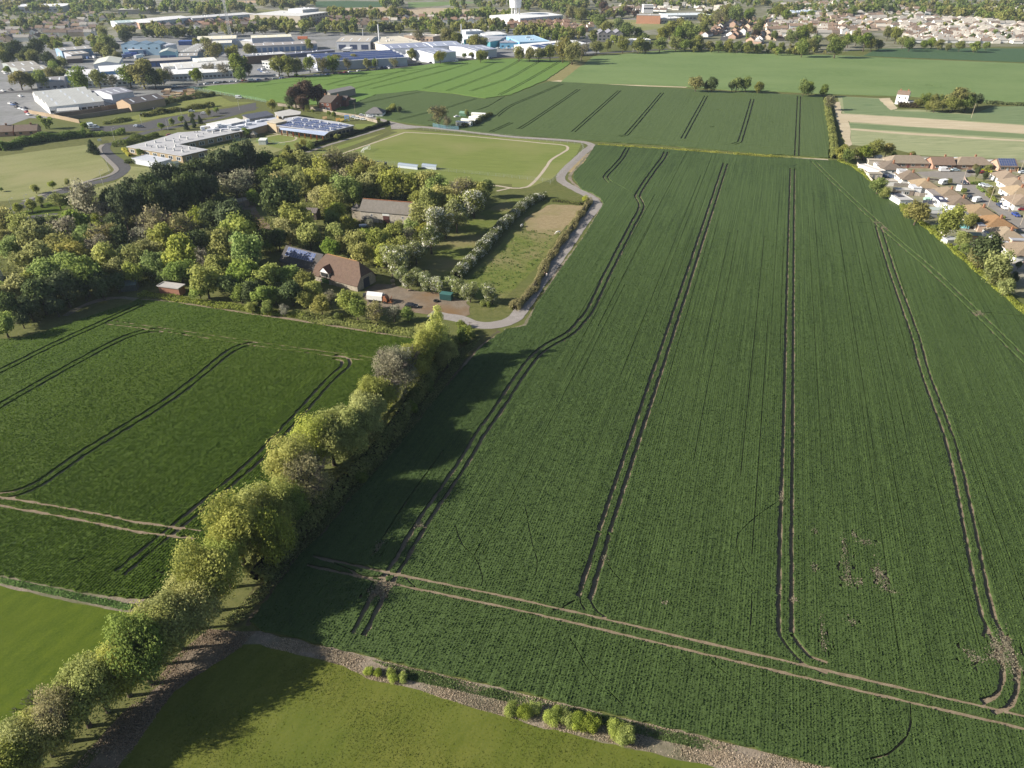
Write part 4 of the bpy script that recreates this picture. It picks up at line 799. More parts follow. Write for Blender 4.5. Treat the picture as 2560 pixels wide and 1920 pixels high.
scatter('paddock_weeds', 'dark thistle tufts dotted over the paddock', pts('J 1960,960 2060,800 2212,680 G 100,1300 400,1300 250,1560 n 1240,765'), 900, .5, .5, (0.07, 0.10, 0.03), flat=.5, cat='weeds', seed=9, clump=.9)
scatter('leaf_litter', 'brown leaf litter and twigs on the path under the trees', pts('N 1200,860 1460,880 1390,965 1010,1210 830,1465 690,1659 n 240,2060 -100,2060 N 420,1659 700,1350 900,1150 1050,980'), 16000, .12, .2, (0.20, 0.155, 0.11), flat=.8, cat='litter', seed=31, clump=.4)
scatter('lawn_tufts', 'slightly longer grass flecks across the near lawn', pts('N 1400,960 1980,1080 O 520,1210 1050,1370 1700,1540 n 1900,1980 250,1980 N 820,1480'), 26000, .06, .16, (0.060, 0.072, 0.010), flat=1.2, cat='grass', seed=32, clump=.25)
# ------------------------------------------------------------------ building kit
def rect(t, a, b, d, z=0.0):
    """rectangle from near-left a, near-right b and far-left d measured at height z -> centre, turn, length, depth"""
    a = P(t, *a, z) if len(a) == 2 else P(*a, z); b = P(t, *b, z) if len(b) == 2 else P(*b, z); d = P(t, *d, z) if len(d) == 2 else P(*d, z)
    ax = (b - a); L = ax.length; u = ax / L; v = Vector((-u.y, u.x, 0)); W = max(3.0, (d - a).dot(v)); c = a + u * L / 2 + v * W / 2
    sh = (d - a).dot(u); c = c + u * sh * 0.0
    return Vector((c.x, c.y, 0)), math.atan2(u.y, u.x), L, W
def at_c(t, x, y, z, yaw, L, W):
    p = P(t, x, y, z); return Vector((p.x, p.y, 0)), yaw, L, W
UW = {}
def unit_window():
    if UW: return
    b = MB(); t = .09
    b.box(-.5, .5, -.06, .02, -.5, -.5 + t); b.box(-.5, .5, -.06, .02, .5 - t, .5); b.box(-.5, -.5 + t, -.06, .02, -.5 + t, .5 - t); b.box(.5 - t, .5, -.06, .02, -.5 + t, .5 - t); b.box(-.03, .03, -.05, .02, -.5 + t, .5 - t)
    UW['frame'] = b.mesh('window_frame', M['paint'])
    b = MB(); b.box(-.5 + t, .5 - t, -.035, .015, -.5 + t, .5 - t); UW['pane'] = b.mesh('pane', M['glass'])
    b = MB(); b.box(-.5, .5, -.06, .02, -.5, .5); b.box(-.42, .42, -.075, -.06, -.44, .40); UW['door'] = b.mesh('door', M['paint'])
    b = MB(); b.box(-.5, .5, -.05, .02, -.5, .5)
    for i in range(5): b.box(-.48, .48, -.07, -.05, -.48 + i * .195, -.32 + i * .195)
    UW['shutter'] = b.mesh('roller_door', M['metal'])
    b = MB(); b.box(-.5, .5, -.06, .02, -.5, .5); UW['plainglass'] = b.mesh('window', M['glass'])
unit_window()
def opening(par, kind, face, s, z, w, h, L, W, color=(0.75, 0.75, 0.73), pane=True):
    """face f front (-y), b back, l left, r right; s = position along the wall from its left end as seen from outside, 0..1"""
    if face == 'f': loc = (-L / 2 + s * L, -W / 2, z + h / 2); rz = 0
    elif face == 'r': loc = (L / 2, -W / 2 + s * W, z + h / 2); rz = math.pi / 2
    elif face == 'b': loc = (L / 2 - s * L, W / 2, z + h / 2); rz = math.pi
    else: loc = (-L / 2, W / 2 - s * W, z + h / 2); rz = -math.pi / 2
    nm = {'w': 'window', 'd': 'door', 's': 'roller_door', 'g': 'window'}[kind]
    me = {'w': UW['frame'], 'd': UW['door'], 's': UW['shutter'], 'g': UW['plainglass']}[kind]
    o = link(nm, me, par, loc, rz, (w, 1, h), color)
    if kind == 'w' and pane: link('pane', UW['pane'], o)
    return o
def roof_mesh(L, W, h, kind, rise, over, n=1, hipk=1.0, th=.14, gab=0.35):
    b = MB(); l = L / 2 + over; w = W / 2 + over; z0 = h; e = rise * over / (W / 2) if kind in ('gable', 'hip', 'half') else 0
    if kind == 'gable':
        for s in (-1, 1):
            lo = [(-l, s * w, z0 - e), (l, s * w, z0 - e), (l, 0, h + rise), (-l, 0, h + rise)]
            if s > 0: lo = lo[::-1]
            b.hexa(lo, [(x, y, z + th) for x, y, z in lo])
    elif kind in ('hip', 'half'):
        k = min(W / 2 * hipk + over * .3, l - .2); zr = h + rise; zh = z0 - e + (rise + e) * (gab if kind == 'half' else 0)
        if kind == 'hip':
            lo = [(-l, -w, z0 - e), (l, -w, z0 - e), (l, w, z0 - e), (-l, w, z0 - e)]
            r0 = (-l + k, 0, zr + th); r1 = (l - k, 0, zr + th); hi = [(x, y, z + th) for x, y, z in lo]
            b.poly(lo[::-1])
            for i in range(4): j = (i + 1) % 4; b.poly([lo[i], lo[j], hi[j], hi[i]])
            b.poly([hi[0], hi[1], r1, r0]); b.poly([hi[2], hi[3], r0, r1]); b.poly([hi[1], hi[2], r1]); b.poly([hi[3], hi[0], r0])
        else:                                   # half-hipped: small hips over upright gables
            f = gab; yy = w * (1 - f)
            A = lambda x, y, z: (x, y, z)
            r0 = (-l + k * .75, 0, zr + th); r1 = (l - k * .75, 0, zr + th)
            q = [A(-l, -w, z0 - e), A(l, -w, z0 - e), A(l, -yy, zh), A(l, yy, zh), A(l, w, z0 - e), A(-l, w, z0 - e), A(-l, yy, zh), A(-l, -yy, zh)]
            u = [(x, y, z + th) for x, y, z in q]
            b.poly([u[0], u[1], u[2], r1, r0, u[7]]); b.poly([u[4], u[5], u[6], r0, r1, u[3]]); b.poly([u[2], u[3], r1]); b.poly([u[6], u[7], r0])
            for i in range(8): j = (i + 1) % 8; b.poly([q[i], q[j], u[j], u[i]])
            b.poly([q[0], q[7], q[6], q[5], q[4], q[3], q[2], q[1]])
    elif kind == 'multi':
        s = W / n
        for i in range(n):
            y0 = -W / 2 + i * s; ym = y0 + s / 2; y1 = y0 + s; o0 = over if i == 0 else 0; o1 = over if i == n - 1 else 0
            b.hexa([(-l, y0 - o0, h), (l, y0 - o0, h), (l, ym, h + rise), (-l, ym, h + rise)], [(-l, y0 - o0, h + th), (l, y0 - o0, h + th), (l, ym, h + rise + th), (-l, ym, h + rise + th)])
            b.hexa([(-l, ym, h + rise), (l, ym, h + rise), (l, y1 + o1, h), (-l, y1 + o1, h)], [(-l, ym, h + rise + th), (l, ym, h + rise + th), (l, y1 + o1, h + th), (-l, y1 + o1, h + th)])
    elif kind == 'gabley':
        s = L / n
        for i in range(n):
            x0 = -L / 2 + i * s; xm = x0 + s / 2; x1 = x0 + s; o0 = over if i == 0 else 0; o1 = over if i == n - 1 else 0
            b.hexa([(x0 - o0, -w, h), (xm, -w, h + rise), (xm, w, h + rise), (x0 - o0, w, h)], [(x0 - o0, -w, h + th), (xm, -w, h + rise + th), (xm, w, h + rise + th), (x0 - o0, w, h + th)])
            b.hexa([(xm, -w, h + rise), (x1 + o1, -w, h), (x1 + o1, w, h), (xm, w, h + rise)], [(xm, -w, h + rise + th), (x1 + o1, -w, h + th), (x1 + o1, w, h + th), (xm, w, h + rise + th)])
    elif kind == 'mono':
        b.hexa([(-l, -w, h), (l, -w, h), (l, w, h + rise), (-l, w, h + rise)], [(-l, -w, h + th), (l, -w, h + th), (l, w, h + rise + th), (-l, w, h + rise + th)])
    else:                                       # flat with an upstand
        b.box(-l, l, -w, w, h, h + .18)
        for x0, x1, y0, y1 in ((-l, l, -w, -w + .22), (-l, l, w - .22, w), (-l, -l + .22, -w + .22, w - .22), (l - .22, l, -w + .22, w - .22)): b.box(x0, x1, y0, y1, h + .18, h + .36)
    return b
def wall_mesh(L, W, h, kind, rise, n=1, gab=.35):
    b = MB(); l, w = L / 2, W / 2; b.box(-l, l, -w, w, -.05, h)
    if kind == 'gable':
        for x, x2 in ((-l, -l + .25), (l - .25, l)):
            b.hexa([(x, -w, h), (x2, -w, h), (x2, 0, h), (x, 0, h)], [(x, -w, h + .001), (x2, -w, h + .001), (x2, 0, h + rise), (x, 0, h + rise)])
            b.hexa([(x, 0, h), (x2, 0, h), (x2, w, h), (x, w, h)], [(x, 0, h + rise), (x2, 0, h + rise), (x2, w, h + .001), (x, w, h + .001)])
    elif kind == 'half':
        yy = w * (1 - gab); zh = h + rise * gab
        for x, x2 in ((-l, -l + .25), (l - .25, l)):
            b.poly([(x, -w, h), (x, -yy, zh), (x, yy, zh), (x, w, h)]); b.poly([(x2, -w, h), (x2, w, h), (x2, yy, zh), (x2, -yy, zh)])
    elif kind == 'multi':
        s = W / n
        for i in range(n):
            y0 = -w + i * s
            for x, x2 in ((-l, -l + .2), (l - .2, l)):
                b.hexa([(x, y0, h), (x2, y0, h), (x2, y0 + s / 2, h), (x, y0 + s / 2, h)], [(x, y0, h + .001), (x2, y0, h + .001), (x2, y0 + s / 2, h + rise), (x, y0 + s / 2, h + rise)])
                b.hexa([(x, y0 + s / 2, h), (x2, y0 + s / 2, h), (x2, y0 + s, h), (x, y0 + s, h)], [(x, y0 + s / 2, h + rise), (x2, y0 + s / 2, h + rise), (x2, y0 + s, h + .001), (x, y0 + s, h + .001)])
    elif kind == 'gabley':
        s = L / n
        for i in range(n):
            x0 = -l + i * s
            for y, y2 in ((-w, -w + .2), (w - .2, w)):
                b.hexa([(x0, y, h), (x0 + s / 2, y, h), (x0 + s / 2, y2, h), (x0, y2, h)], [(x0, y, h + .001), (x0 + s / 2, y, h + rise), (x0 + s / 2, y2, h + rise), (x0, y2, h + .001)])
                b.hexa([(x0 + s / 2, y, h), (x0 + s, y, h), (x0 + s, y2, h), (x0 + s / 2, y2, h)], [(x0 + s / 2, y, h + rise), (x0 + s, y, h + .001), (x0 + s, y2, h + .001), (x0 + s / 2, y2, h + rise)])
    elif kind == 'mono':
        b.hexa([(-l, -w, h), (l, -w, h), (l, w, h), (-l, w, h)], [(-l, -w, h + .001), (l, -w, h + .001), (l, w, h + rise), (-l, w, h + rise)])
    return b
def building(name, label, cat, site, h, kind='gable', rise=2.0, wall=(0.6, 0.58, 0.54), wmat='render', roof=(0.2, 0.13, 0.09), rmat='tile', over=.3, n=1, ops=(), chim=(), group=None, hipk=1.0, gab=.35, th=.14):
    c, rz, L, W = site
    t = link(name, None, None, c, rz); tag(t, label, cat, group); t.empty_display_size = 1
    wall_mesh(L, W, h, kind, rise, n, gab).build('wall', M[wmat], t, color=wall)
    r = roof_mesh(L, W, h, kind, rise, over, n, hipk, th, gab).build('roof', M[rmat], t, color=roof)
    for (x, y, s) in chim:
        b = MB(); zt = h + rise + .9; b.box(x - s / 2, x + s / 2, y - .35, y + .35, h + rise * .4, zt); b.box(x - s / 2 - .07, x + s / 2 + .07, y - .42, y + .42, zt, zt + .12)
        for k in range(max(1, int(s / .5))): b.tube((x - s / 2 + .25 + k * .5, y, zt + .12), (x - s / 2 + .25 + k * .5, y, zt + .5), .11, .09, 6)
        b.build('chimney', M['brick'], r, color=(0.30, 0.15, 0.09))
    for q in ops: opening(t, q[0], q[1], q[2], q[3], q[4], q[5], L, W, *(q[6:] if len(q) > 6 else ()))
    t['dim'] = (L, W); return t
def slab_building(name, label, cat, poly, h, wall, roof, wmat='brick', rmat='felt', over=.5, th=.3, group=None):
    """flat-roofed block on an irregular plan, roof corners measured at height h"""
    c = sum((Vector(p) for p in poly), Vector()) / len(poly); c.z = 0; q = [(p[0] - c.x, p[1] - c.y) for p in poly]
    if sum(a[0] * b_[1] - b_[0] * a[1] for a, b_ in zip(q, q[1:] + q[:1])) < 0: q = q[::-1]
    def inset(q, d):
        out = []; n = len(q)
        for i in range(n):
            a, b_, e = Vector(q[i - 1]), Vector(q[i]), Vector(q[(i + 1) % n]); u = (b_ - a).normalized(); v = (e - b_).normalized()
            n1 = Vector((-u.y, u.x)); n2 = Vector((-v.y, v.x)); m = (n1 + n2); m = m / max(.3, m.length_squared) * 2; out.append(tuple(b_ + m * d))
        return out
    t = link(name, None, None, c); tag(t, label, cat, group)
    b = MB(); b.prism(inset(q, over), -.05, h - .002); b.build('wall', M[wmat], t, color=wall)
    b = MB(); b.prism(q, h, h + th); r = b.build('roof', M[rmat], t, color=roof)
    return t, r, c, inset(q, over)
def on_wall(t, q, i, items, h):
    """openings on edge i of plan q"""
    a, b_ = Vector(q[i]), Vector(q[(i + 1) % len(q)]); u = (b_ - a); L = u.length; rz = math.atan2(u.y, u.x)
    for kind, s, z, w, hh, col in items:
        p = a + u * s; o = link({'w': 'window', 'd': 'door', 'g': 'window'}[kind], UW[{'w': 'frame', 'd': 'door', 'g': 'plainglass'}[kind]], t, (p.x, p.y, z + hh / 2), rz, (w, 1, hh), col)
        if kind == 'w': link('pane', UW['pane'], o)
PVM = None
def pv_panel_mesh():
    global PVM
    if PVM is None:
        b = MB(); b.box(-.5, .5, -.82, .82, 0, .04, 0); b.box(-.46, .46, -.78, .78, .04, .045, 1); PVM = b.mesh('solar_panel', [M['metal'], M['pv']])
    return PVM
def pv_array(par, x0, y0, z0, nx, ny, dx, dy, slope, sc=1.0, name='solar_panel'):
    """panels on a roof slope that rises along +y"""
    me = pv_panel_mesh(); cs, sn = math.cos(slope), math.sin(slope)
    for i in range(nx):
        for j in range(ny):
            o = link(name, me, par, (x0 + i * dx, y0 + j * dy * cs, z0 + j * dy * sn), 0, sc, (0.34, 0.37, 0.42)); o.rotation_euler = (slope, 0, 0)
# ---- vehicles
CARM = {}
def car_meshes():
    if CARM: return
    def hull(prof, w, taper=0.0):
        b = MB(); n = len(prof)
        for s in (-1, 1): b.v += [(x, s * (w / 2 - taper * (1 if z > .9 else 0)), z) for x, z in prof]
        for i in range(n): j = (i + 1) % n; b.f.append((i, j, n + j, n + i)); b.m.append(0)
        b.f.append(tuple(range(n))[::-1]); b.f.append(tuple(range(n, 2 * n))); b.m += [0, 0]; return b
    body = [(-2.1, .32), (-2.12, .75), (-2.0, .92), (-1.7, .95), (1.0, .93), (1.95, .78), (2.12, .6), (2.1, .32)]
    b = hull(body, 1.76); b.hexa([(-1.75, -.82, .95), (1.0, -.82, .93), (1.0, .82, .93), (-1.75, .82, .95)], [(-1.25, -.62, 1.43), (.25, -.62, 1.45), (.25, .62, 1.45), (-1.25, .62, 1.43)])
    CARM['car'] = b.mesh('body', M['paint'])
    b = MB()
    for s in (-1, 1): b.hexa([(-1.55, s * .80 - .02, 1.0), (.78, s * .80 - .02, .99), (.78, s * .80 + .02, .99), (-1.55, s * .80 + .02, 1.0)], [(-1.15, s * .655 - .02, 1.37), (.22, s * .655 - .02, 1.38), (.22, s * .655 + .02, 1.38), (-1.15, s * .655 + .02, 1.37)])
    b.hexa([(.93, -.74, .98), (.97, -.74, .97), (.97, .74, .97), (.93, .74, .98)], [(.26, -.58, 1.42), (.30, -.58, 1.41), (.30, .58, 1.41), (.26, .58, 1.42)])
    b.hexa([(-1.74, -.74, 1.0), (-1.7, -.74, 1.0), (-1.7, .74, 1.0), (-1.74, .74, 1.0)], [(-1.32, -.58, 1.39), (-1.28, -.58, 1.40), (-1.28, .58, 1.40), (-1.32, .58, 1.39)])
    CARM['glass'] = b.mesh('windows', M['glass'])
    b = MB(); b.tube((0, -.11, 0), (0, .11, 0), .32, .32, 12); CARM['wheel'] = b.mesh('wheel', M['felt'])
    b = MB(); b.box(-.03, .03, -.2, .2, -.07, .07); CARM['lamp'] = b.mesh('headlight', M['paint'])
    van = [(-2.5, .35), (-2.52, 2.1), (-2.45, 2.2), (.95, 2.2), (1.6, 1.25), (2.45, 1.0), (2.5, .35)]
    CARM['van'] = hull(van, 1.95).mesh('body', M['paint'])
    b = MB()
    b.hexa([(1.57, -.85, 1.35), (1.62, -.85, 1.32), (1.62, .85, 1.32), (1.57, .85, 1.35)], [(1.06, -.8, 2.08), (1.12, -.8, 2.05), (1.12, .8, 2.05), (1.06, .8, 2.08)])
    for s in (-1, 1): b.hexa([(.2, s * .98 - .02, 1.3), (1.35, s * .98 - .02, 1.3), (1.35, s * .98 + .02, 1.3), (.2, s * .98 + .02, 1.3)], [(.2, s * .98 - .02, 1.95), (.95, s * .98 - .02, 1.95), (.95, s * .98 + .02, 1.95), (.2, s * .98 + .02, 1.95)])
    CARM['vglass'] = b.mesh('windows', M['glass'])
car_meshes()
def car(label, p, rz, col, kind='car', group=None, parts=True, name=None, cat=None):
    t = link(name or ('parked_van' if kind == 'van' else 'parked_car'), None, None, (p[0], p[1], p[2] if len(p) > 2 and p[2] else .07), rz); tag(t, label, cat or ('van' if kind == 'van' else 'car'), group)
    link('body', CARM[kind], t, color=col); link('windows', CARM['glass' if kind == 'car' else 'vglass'], t)
    k = 1.3 if kind == 'car' else 1.6
    for x in (-k, k):
        for y in (-.8, .8): link('wheel', CARM['wheel'], t, (x, y, .32), color=(0.02, 0.02, 0.02))
    if parts:
        for y in (-.6, .6): link('headlight', CARM['lamp'], t, (2.09 if kind == 'car' else 2.5, y, .68), color=(0.8, 0.8, 0.75))
    return t
def pole(name, label, cat, p, h, r=.09, color=(0.35, 0.34, 0.33), arm=0.0, rz=0.0, group=None, mat='metal'):
    t = link(name, None, None, (p[0], p[1], 0), rz); tag(t, label, cat, group)
    b = MB(); b.tube((0, 0, 0), (0, 0, h), r, r * .6, 7); b.build('post', M[mat], t, color=color)
    if arm: b = MB(); b.tube((0, 0, h - .1), (arm, 0, h + .15), r * .5, r * .4, 5); b.box(arm - .1, arm + .55, -.14, .14, h + .1, h + .24); b.build('lamp_head', M['metal'], t, color=(0.55, 0.55, 0.55))
    elif mat == 'wood': b = MB(); b.box(-.7, .7, -.05, .05, h - .5, h - .38); b.build('crossarm', M['wood'], t, color=color)
    return t
def fence(name, label, line, h, color, w=1.8, mat='wood', z=0.0, post=(0.35, 0.33, 0.30), group=None, thick=.05, step=None):
    """panel fence: every panel and post a piece of its own"""
    c = dens(line, w, False); o0 = c[0]; t = link(name, None, None, (o0.x, o0.y, z)); tag(t, label, 'fence', group)
    b = MB(); b.box(0, 1, -thick, thick, .06, h); pm = b.mesh('panel', M[mat]); b = MB(); b.box(-.06, .06, -.06, .06, 0, h + .12); qm = b.mesh('post', M['wood'])
    for i in range(len(c) - 1):
        d = c[i + 1] - c[i]; rz = math.atan2(d.y, d.x); p = c[i] - o0
        jj = rng.uniform(.85, 1.15); link('panel', pm, t, (p.x, p.y, 0), rz, (d.length - .04, 1, rng.uniform(.97, 1.03)), tuple(v * jj for v in color)); link('post', qm, t, (p.x, p.y, 0), rz, None, post)
    return t
# ------------------------------------------------------------------ farm
def corner_site(t, x, y, yaw, L, W, which='nr'):
    p = P(t, x, y); u = Vector((math.cos(yaw), math.sin(yaw), 0)); v = Vector((-u.y, u.x, 0))
    c = p + (-u if which == 'nr' else u) * L / 2 + v * W / 2; return Vector((c.x, c.y, 0)), yaw, L, W
BY = R(-30)
barn = building('tiled_barn', 'large half-hipped barn with red clay tiled roof and flint walls', 'barn', corner_site('J', 1018, 1000, BY, 19.5, 9.6), 2.5, 'half', 6.0, (0.33, 0.29, 0.23), 'stone', (0.135, 0.092, 0.070), 'tile', .45, gab=.42, hipk=.75,
                ops=[('d', 'r', .5, 0, 3.0, 3.4, (0.05, 0.055, 0.07)), ('d', 'f', .30, 0, 2.6, 2.4, (0.07, 0.10, 0.05))])
L, W = 19.5, 9.6
b = MB(); x0, x1 = -6.2, -2.4; yy = -W / 2                      # gabled cart porch breaking through the roof
b.box(x0, x1, yy - .25, yy + 3.6, 0, 4.2); b.build('porch', M['stone'], barn, color=(0.36, 0.34, 0.30))
b = MB(); xm = (x0 + x1) / 2
b.hexa([(x0 - .35, yy - .7, 4.1), (xm, yy - .7, 6.1), (xm, yy + 4.6, 6.1), (x0 - .35, yy + 3.0, 4.1)], [(x0 - .35, yy - .7, 4.25), (xm, yy - .7, 6.25), (xm, yy + 4.6, 6.25), (x0 - .35, yy + 3.0, 4.25)])
b.hexa([(xm, yy - .7, 6.1), (x1 + .35, yy - .7, 4.1), (x1 + .35, yy + 3.0, 4.1), (xm, yy + 4.6, 6.1)], [(xm, yy - .7, 6.25), (x1 + .35, yy - .7, 4.25), (x1 + .35, yy + 3.0, 4.25), (xm, yy + 4.6, 6.25)])
b.build('porch_roof', M['tile'], barn, color=(0.18, 0.09, 0.06))
b = MB(); b.poly([(x0, yy - .55, 4.2), (x1, yy - .55, 4.2), (xm, yy - .55, 6.0)]); b.poly([(x0, yy - .45, 4.2), (xm, yy - .45, 6.0), (x1, yy - .45, 4.2)]); b.build('gable_board', M['paint'], barn, color=(0.72, 0.72, 0.70))
b = MB(); b.box(x0 + .3, x1 - .3, yy - .34, yy - .27, .1, 2.2); b.build('cart_door', M['wood'], barn, color=(0.10, 0.17, 0.06))
b = MB(); b.box(x0 + .3, x1 - .3, yy - .34, yy - .27, 2.6, 3.9); b.build('loft_opening_shade', M['wood'], barn, color=(0.03, 0.03, 0.03))  # near-black board paints the shade inside the loft opening
b = MB(); b.tube((-L / 2 + 3.2, 0, 8.72), (L / 2 - 3.2, 0, 8.72), .16, .16, 6); b.build('ridge_tiles', M['tile'], barn, color=(0.30, 0.17, 0.08))
# solar-panelled barn behind it
s2 = building('solar_barn', 'long dark slate barn carrying two rows of solar panels', 'barn', (barn.location + Vector((math.cos(BY), math.sin(BY), 0)) * -19.0 + Vector((0.4, 2.2, 0)), BY, 17.5, 9.0), 2.6, 'gable', 4.3, (0.30, 0.26, 0.21), 'stone', (0.085, 0.08, 0.078), 'tile', .3)
sl = math.atan2(4.3, 4.5); pv_array(s2, -6.9, -2.25, 2.6 + 2.25 * math.tan(sl) + .22, 12, 2, 1.12, 1.72, sl, 1.0)
# stone barn in the wood
SY = math.atan2(*(lambda d: (d.y, d.x))(P('J', 1520, 330, 5) - P('J', 1030, 290, 5)))
sb = building('stone_barn', 'long flint barn with hipped grey slate roof among the trees', 'barn', rect('J', (1035, 292), (1525, 332), (930, 262), 5.0), 5.4, 'hip', 3.9, (0.40, 0.36, 0.30), 'stone', (0.215, 0.195, 0.172), 'tile', .35, hipk=.9,
              ops=[('d', 'f', .46, 0, 2.8, 3.2, (0.10, 0.045, 0.04)), ('d', 'f', .08, 0.3, 1.2, 2.2, (0.12, 0.12, 0.13)), ('w', 'f', .2, 2.6, 1.0, 1.0), ('w', 'f', .75, 2.6, .9, .9), ('d', 'f', .46, 3.3, 3.2, 1.2, (0.65, 0.65, 0.62))])
Ls, Ws = sb['dim']; b = MB(); b.tube((-Ls / 2 + Ws * .45, 0, 9.46), (Ls / 2 - Ws * .45, 0, 9.46), .17, .17, 6); b.build('ridge_tiles', M['tile'], sb, color=(0.30, 0.13, 0.07))
b = MB(); x = -Ls / 2
b.box(x - 4.0, x + .4, -Ws * .42, Ws * .15, 0, 4.7); b.build('porch_wing', M['stone'], sb, color=(0.36, 0.31, 0.24))
b = MB(); q = [(x - 4.4, -Ws * .42 - .4), (x + 1, -Ws * .42 - .4), (x + 1, Ws * .15 + .4), (x - 4.4, Ws * .15 + .4)]; cx, cy = x - 1.9, -Ws * .13
for i in range(4): b.poly([(*q[i], 4.7), (*q[(i + 1) % 4], 4.7), (cx, cy, 7.4)])
b.build('porch_roof', M['tile'], sb, color=(0.155, 0.14, 0.13))
building('brick_store', 'small red brick store with flat concrete roof by the left field', 'shed', rect('I', (1365, 952), (1540, 975), (1320, 930), 2.7), 2.7, 'flat', 0, (0.30, 0.15, 0.10), 'brick', (0.40, 0.38, 0.36), 'felt', .35, ops=[('d', 'l', .5, 0, 1.2, 2.0, (0.35, 0.36, 0.37))])
building('tile_cottage', 'cottage with brown hipped roof and chimney hidden in the wood', 'house', at_c('I', 1450, 385, 5.5, R(20), 13, 9), 3.0, 'hip', 3.6, (0.45, 0.36, 0.28), 'brick', (0.17, 0.105, 0.07), 'tile', .4, chim=[(1.5, .6, 1.0)], hipk=.9)
building('garage_block', 'pale flat-roofed garage in the wood near the shelterbelt', 'shed', rect('I', (2020, 235), (2150, 210), (1990, 215), 2.6), 2.6, 'flat', 0, (0.30, 0.24, 0.19), 'brick', (0.33, 0.29, 0.24), 'felt', .3, ops=[('s', 'f', .5, 0, 2.4, 2.1, (0.12, 0.12, 0.12))])
building('lean_to', 'low rusty-sheeted lean-to beside the flat garage', 'shed', rect('I', (1830, 290), (1990, 255), (1800, 278), 2.0), 2.0, 'mono', .6, (0.28, 0.24, 0.2), 'brick', (0.27, 0.24, 0.21), 'sheet', .2)
gr = building('granary', 'small dark timber granary standing on staddle legs', 'shed', at_c('J', 622, 262, 5.2, R(-8), 4.6, 4.6), 3.2, 'gable', 1.3, (0.10, 0.085, 0.07), 'wood', (0.14, 0.12, 0.11), 'sheet', .3)
building('wood_cabin', 'small timber building between evergreens near the left wood road', 'shed', at_c('I', 1110, 925, 2.4, R(10), 5, 3), 2.2, 'mono', .4, (0.10, 0.11, 0.10), 'wood', (0.16, 0.20, 0.19), 'sheet', .2)
# windmill tower at the left edge
t = link('windmill_tower', None, None, P('I', -75, 905)); tag(t, 'tall dark tarred windmill tower cut by the left edge', 'windmill')
b = MB(); b.tube((0, 0, 2.8), (0, 0, 13.5), 3.4, 2.0, 8); b.build('tower', M['wood'], t, color=(0.022, 0.026, 0.036))
b = MB(); b.tube((0, 0, 0), (0, 0, 2.8), 4.0, 3.8, 8); b.build('base', M['render'], t, color=(0.70, 0.70, 0.68))
b = MB(); b.tube((0, 0, 13.5), (0, 0, 15.4), 2.2, .7, 8); b.build('cap', M['wood'], t, color=(0.05, 0.055, 0.07))
# yard: lorry, tractor, car, skip, pallets
ty = R(-14); tp = P('J', 1190, 1085); lor = link('flatbed_lorry', None, None, (tp.x, tp.y, .04), ty); tag(lor, 'old lorry with white box body and rusty loader parked in the yard', 'lorry')
b = MB(); b.box(-3.3, 2.1, -1.2, 1.2, .95, 2.5); b.tube((-3.3, 0, 2.35), (2.1, 0, 2.35), .95, .95, 10); b.build('box_body', M['render'], lor, color=(0.70, 0.69, 0.66))
b = MB(); b.box(2.2, 3.7, -1.1, 1.1, .7, 1.7); b.hexa([(2.2, -1.1, 1.7), (3.6, -1.1, 1.7), (3.6, 1.1, 1.7), (2.2, 1.1, 1.7)], [(2.3, -1, 2.5), (3.1, -1, 2.5), (3.1, 1, 2.5), (2.3, 1, 2.5)]); b.build('cab', M['paint'], lor, color=(0.30, 0.12, 0.06))
b = MB(); b.box(-3.4, 3.8, -.5, .5, .65, .9); b.build('chassis', M['metal'], lor, color=(0.05, 0.045, 0.04))
for x in (-2.3, -1.4, 2.9):
    for y in (-1.0, 1.0): link('wheel', CARM['wheel'], lor, (x, y, .48), 0, 1.5, (0.03, 0.028, 0.026))
b = MB(); b.tube((3.9, -.6, .3), (4.9, -.6, 1.9), .07, .07, 5); b.tube((3.9, .6, .3), (4.9, .6, 1.9), .07, .07, 5); b.tube((4.9, -.8, 1.9), (4.9, .8, 1.9), .07, .07, 5); b.tube((4.4, 0, .3), (5.2, 0, 2.6), .07, .05, 5); b.box(3.8, 5.4, -.9, .9, .35, .6); b.box(4.2, 5.0, -.7, .7, .6, 1.1); b.build('loader_frame', M['metal'], lor, color=(0.26, 0.10, 0.04))
tq = P('J', 1105, 1045); tr = link('tractor', None, None, (tq.x, tq.y, .04), R(170)); tag(tr, 'small dark vintage tractor behind the white lorry', 'tractor')
b = MB(); b.box(-.6, 1.5, -.3, .3, .6, 1.2); b.box(-.7, .1, -.35, .35, 1.1, 1.3); b.build('body', M['paint'], tr, color=(0.06, 0.06, 0.06))
for x, y, s in ((-.5, -.7, 1.9), (-.5, .7, 1.9), (1.2, -.6, 1.1), (1.2, .6, 1.1)): link('wheel', CARM['wheel'], tr, (x, y, .32 * s), 0, s, (0.02, 0.02, 0.02))
b = MB(); b.tube((.1, 0, 1.2), (-.1, 0, 1.6), .03, .03, 5); b.tube((-.1, -.2, 1.6), (-.1, .2, 1.6), .03, .03, 5); b.build('steering_wheel', M['metal'], tr, color=(0.05, 0.05, 0.05))
cp = P('J', 1482, 1135); car('black saloon car parked in the farm yard', (cp.x, cp.y, .05), R(-6), (0.018, 0.018, 0.022))
sp_ = P('J', 1785, 1065); sk = link('shipping_container', None, None, (sp_.x, sp_.y, .04), R(-16)); tag(sk, 'dark green steel container by the hawthorn hedge', 'container')
b = MB(); b.box(-2.0, 2.0, -1.1, 1.1, .1, 2.1)
for i in range(11): b.box(-1.9 + i * .36, -1.75 + i * .36, -1.16, -1.1, .2, 2.0)
b.build('body', M['metal'], sk, color=(0.035, 0.10, 0.095))
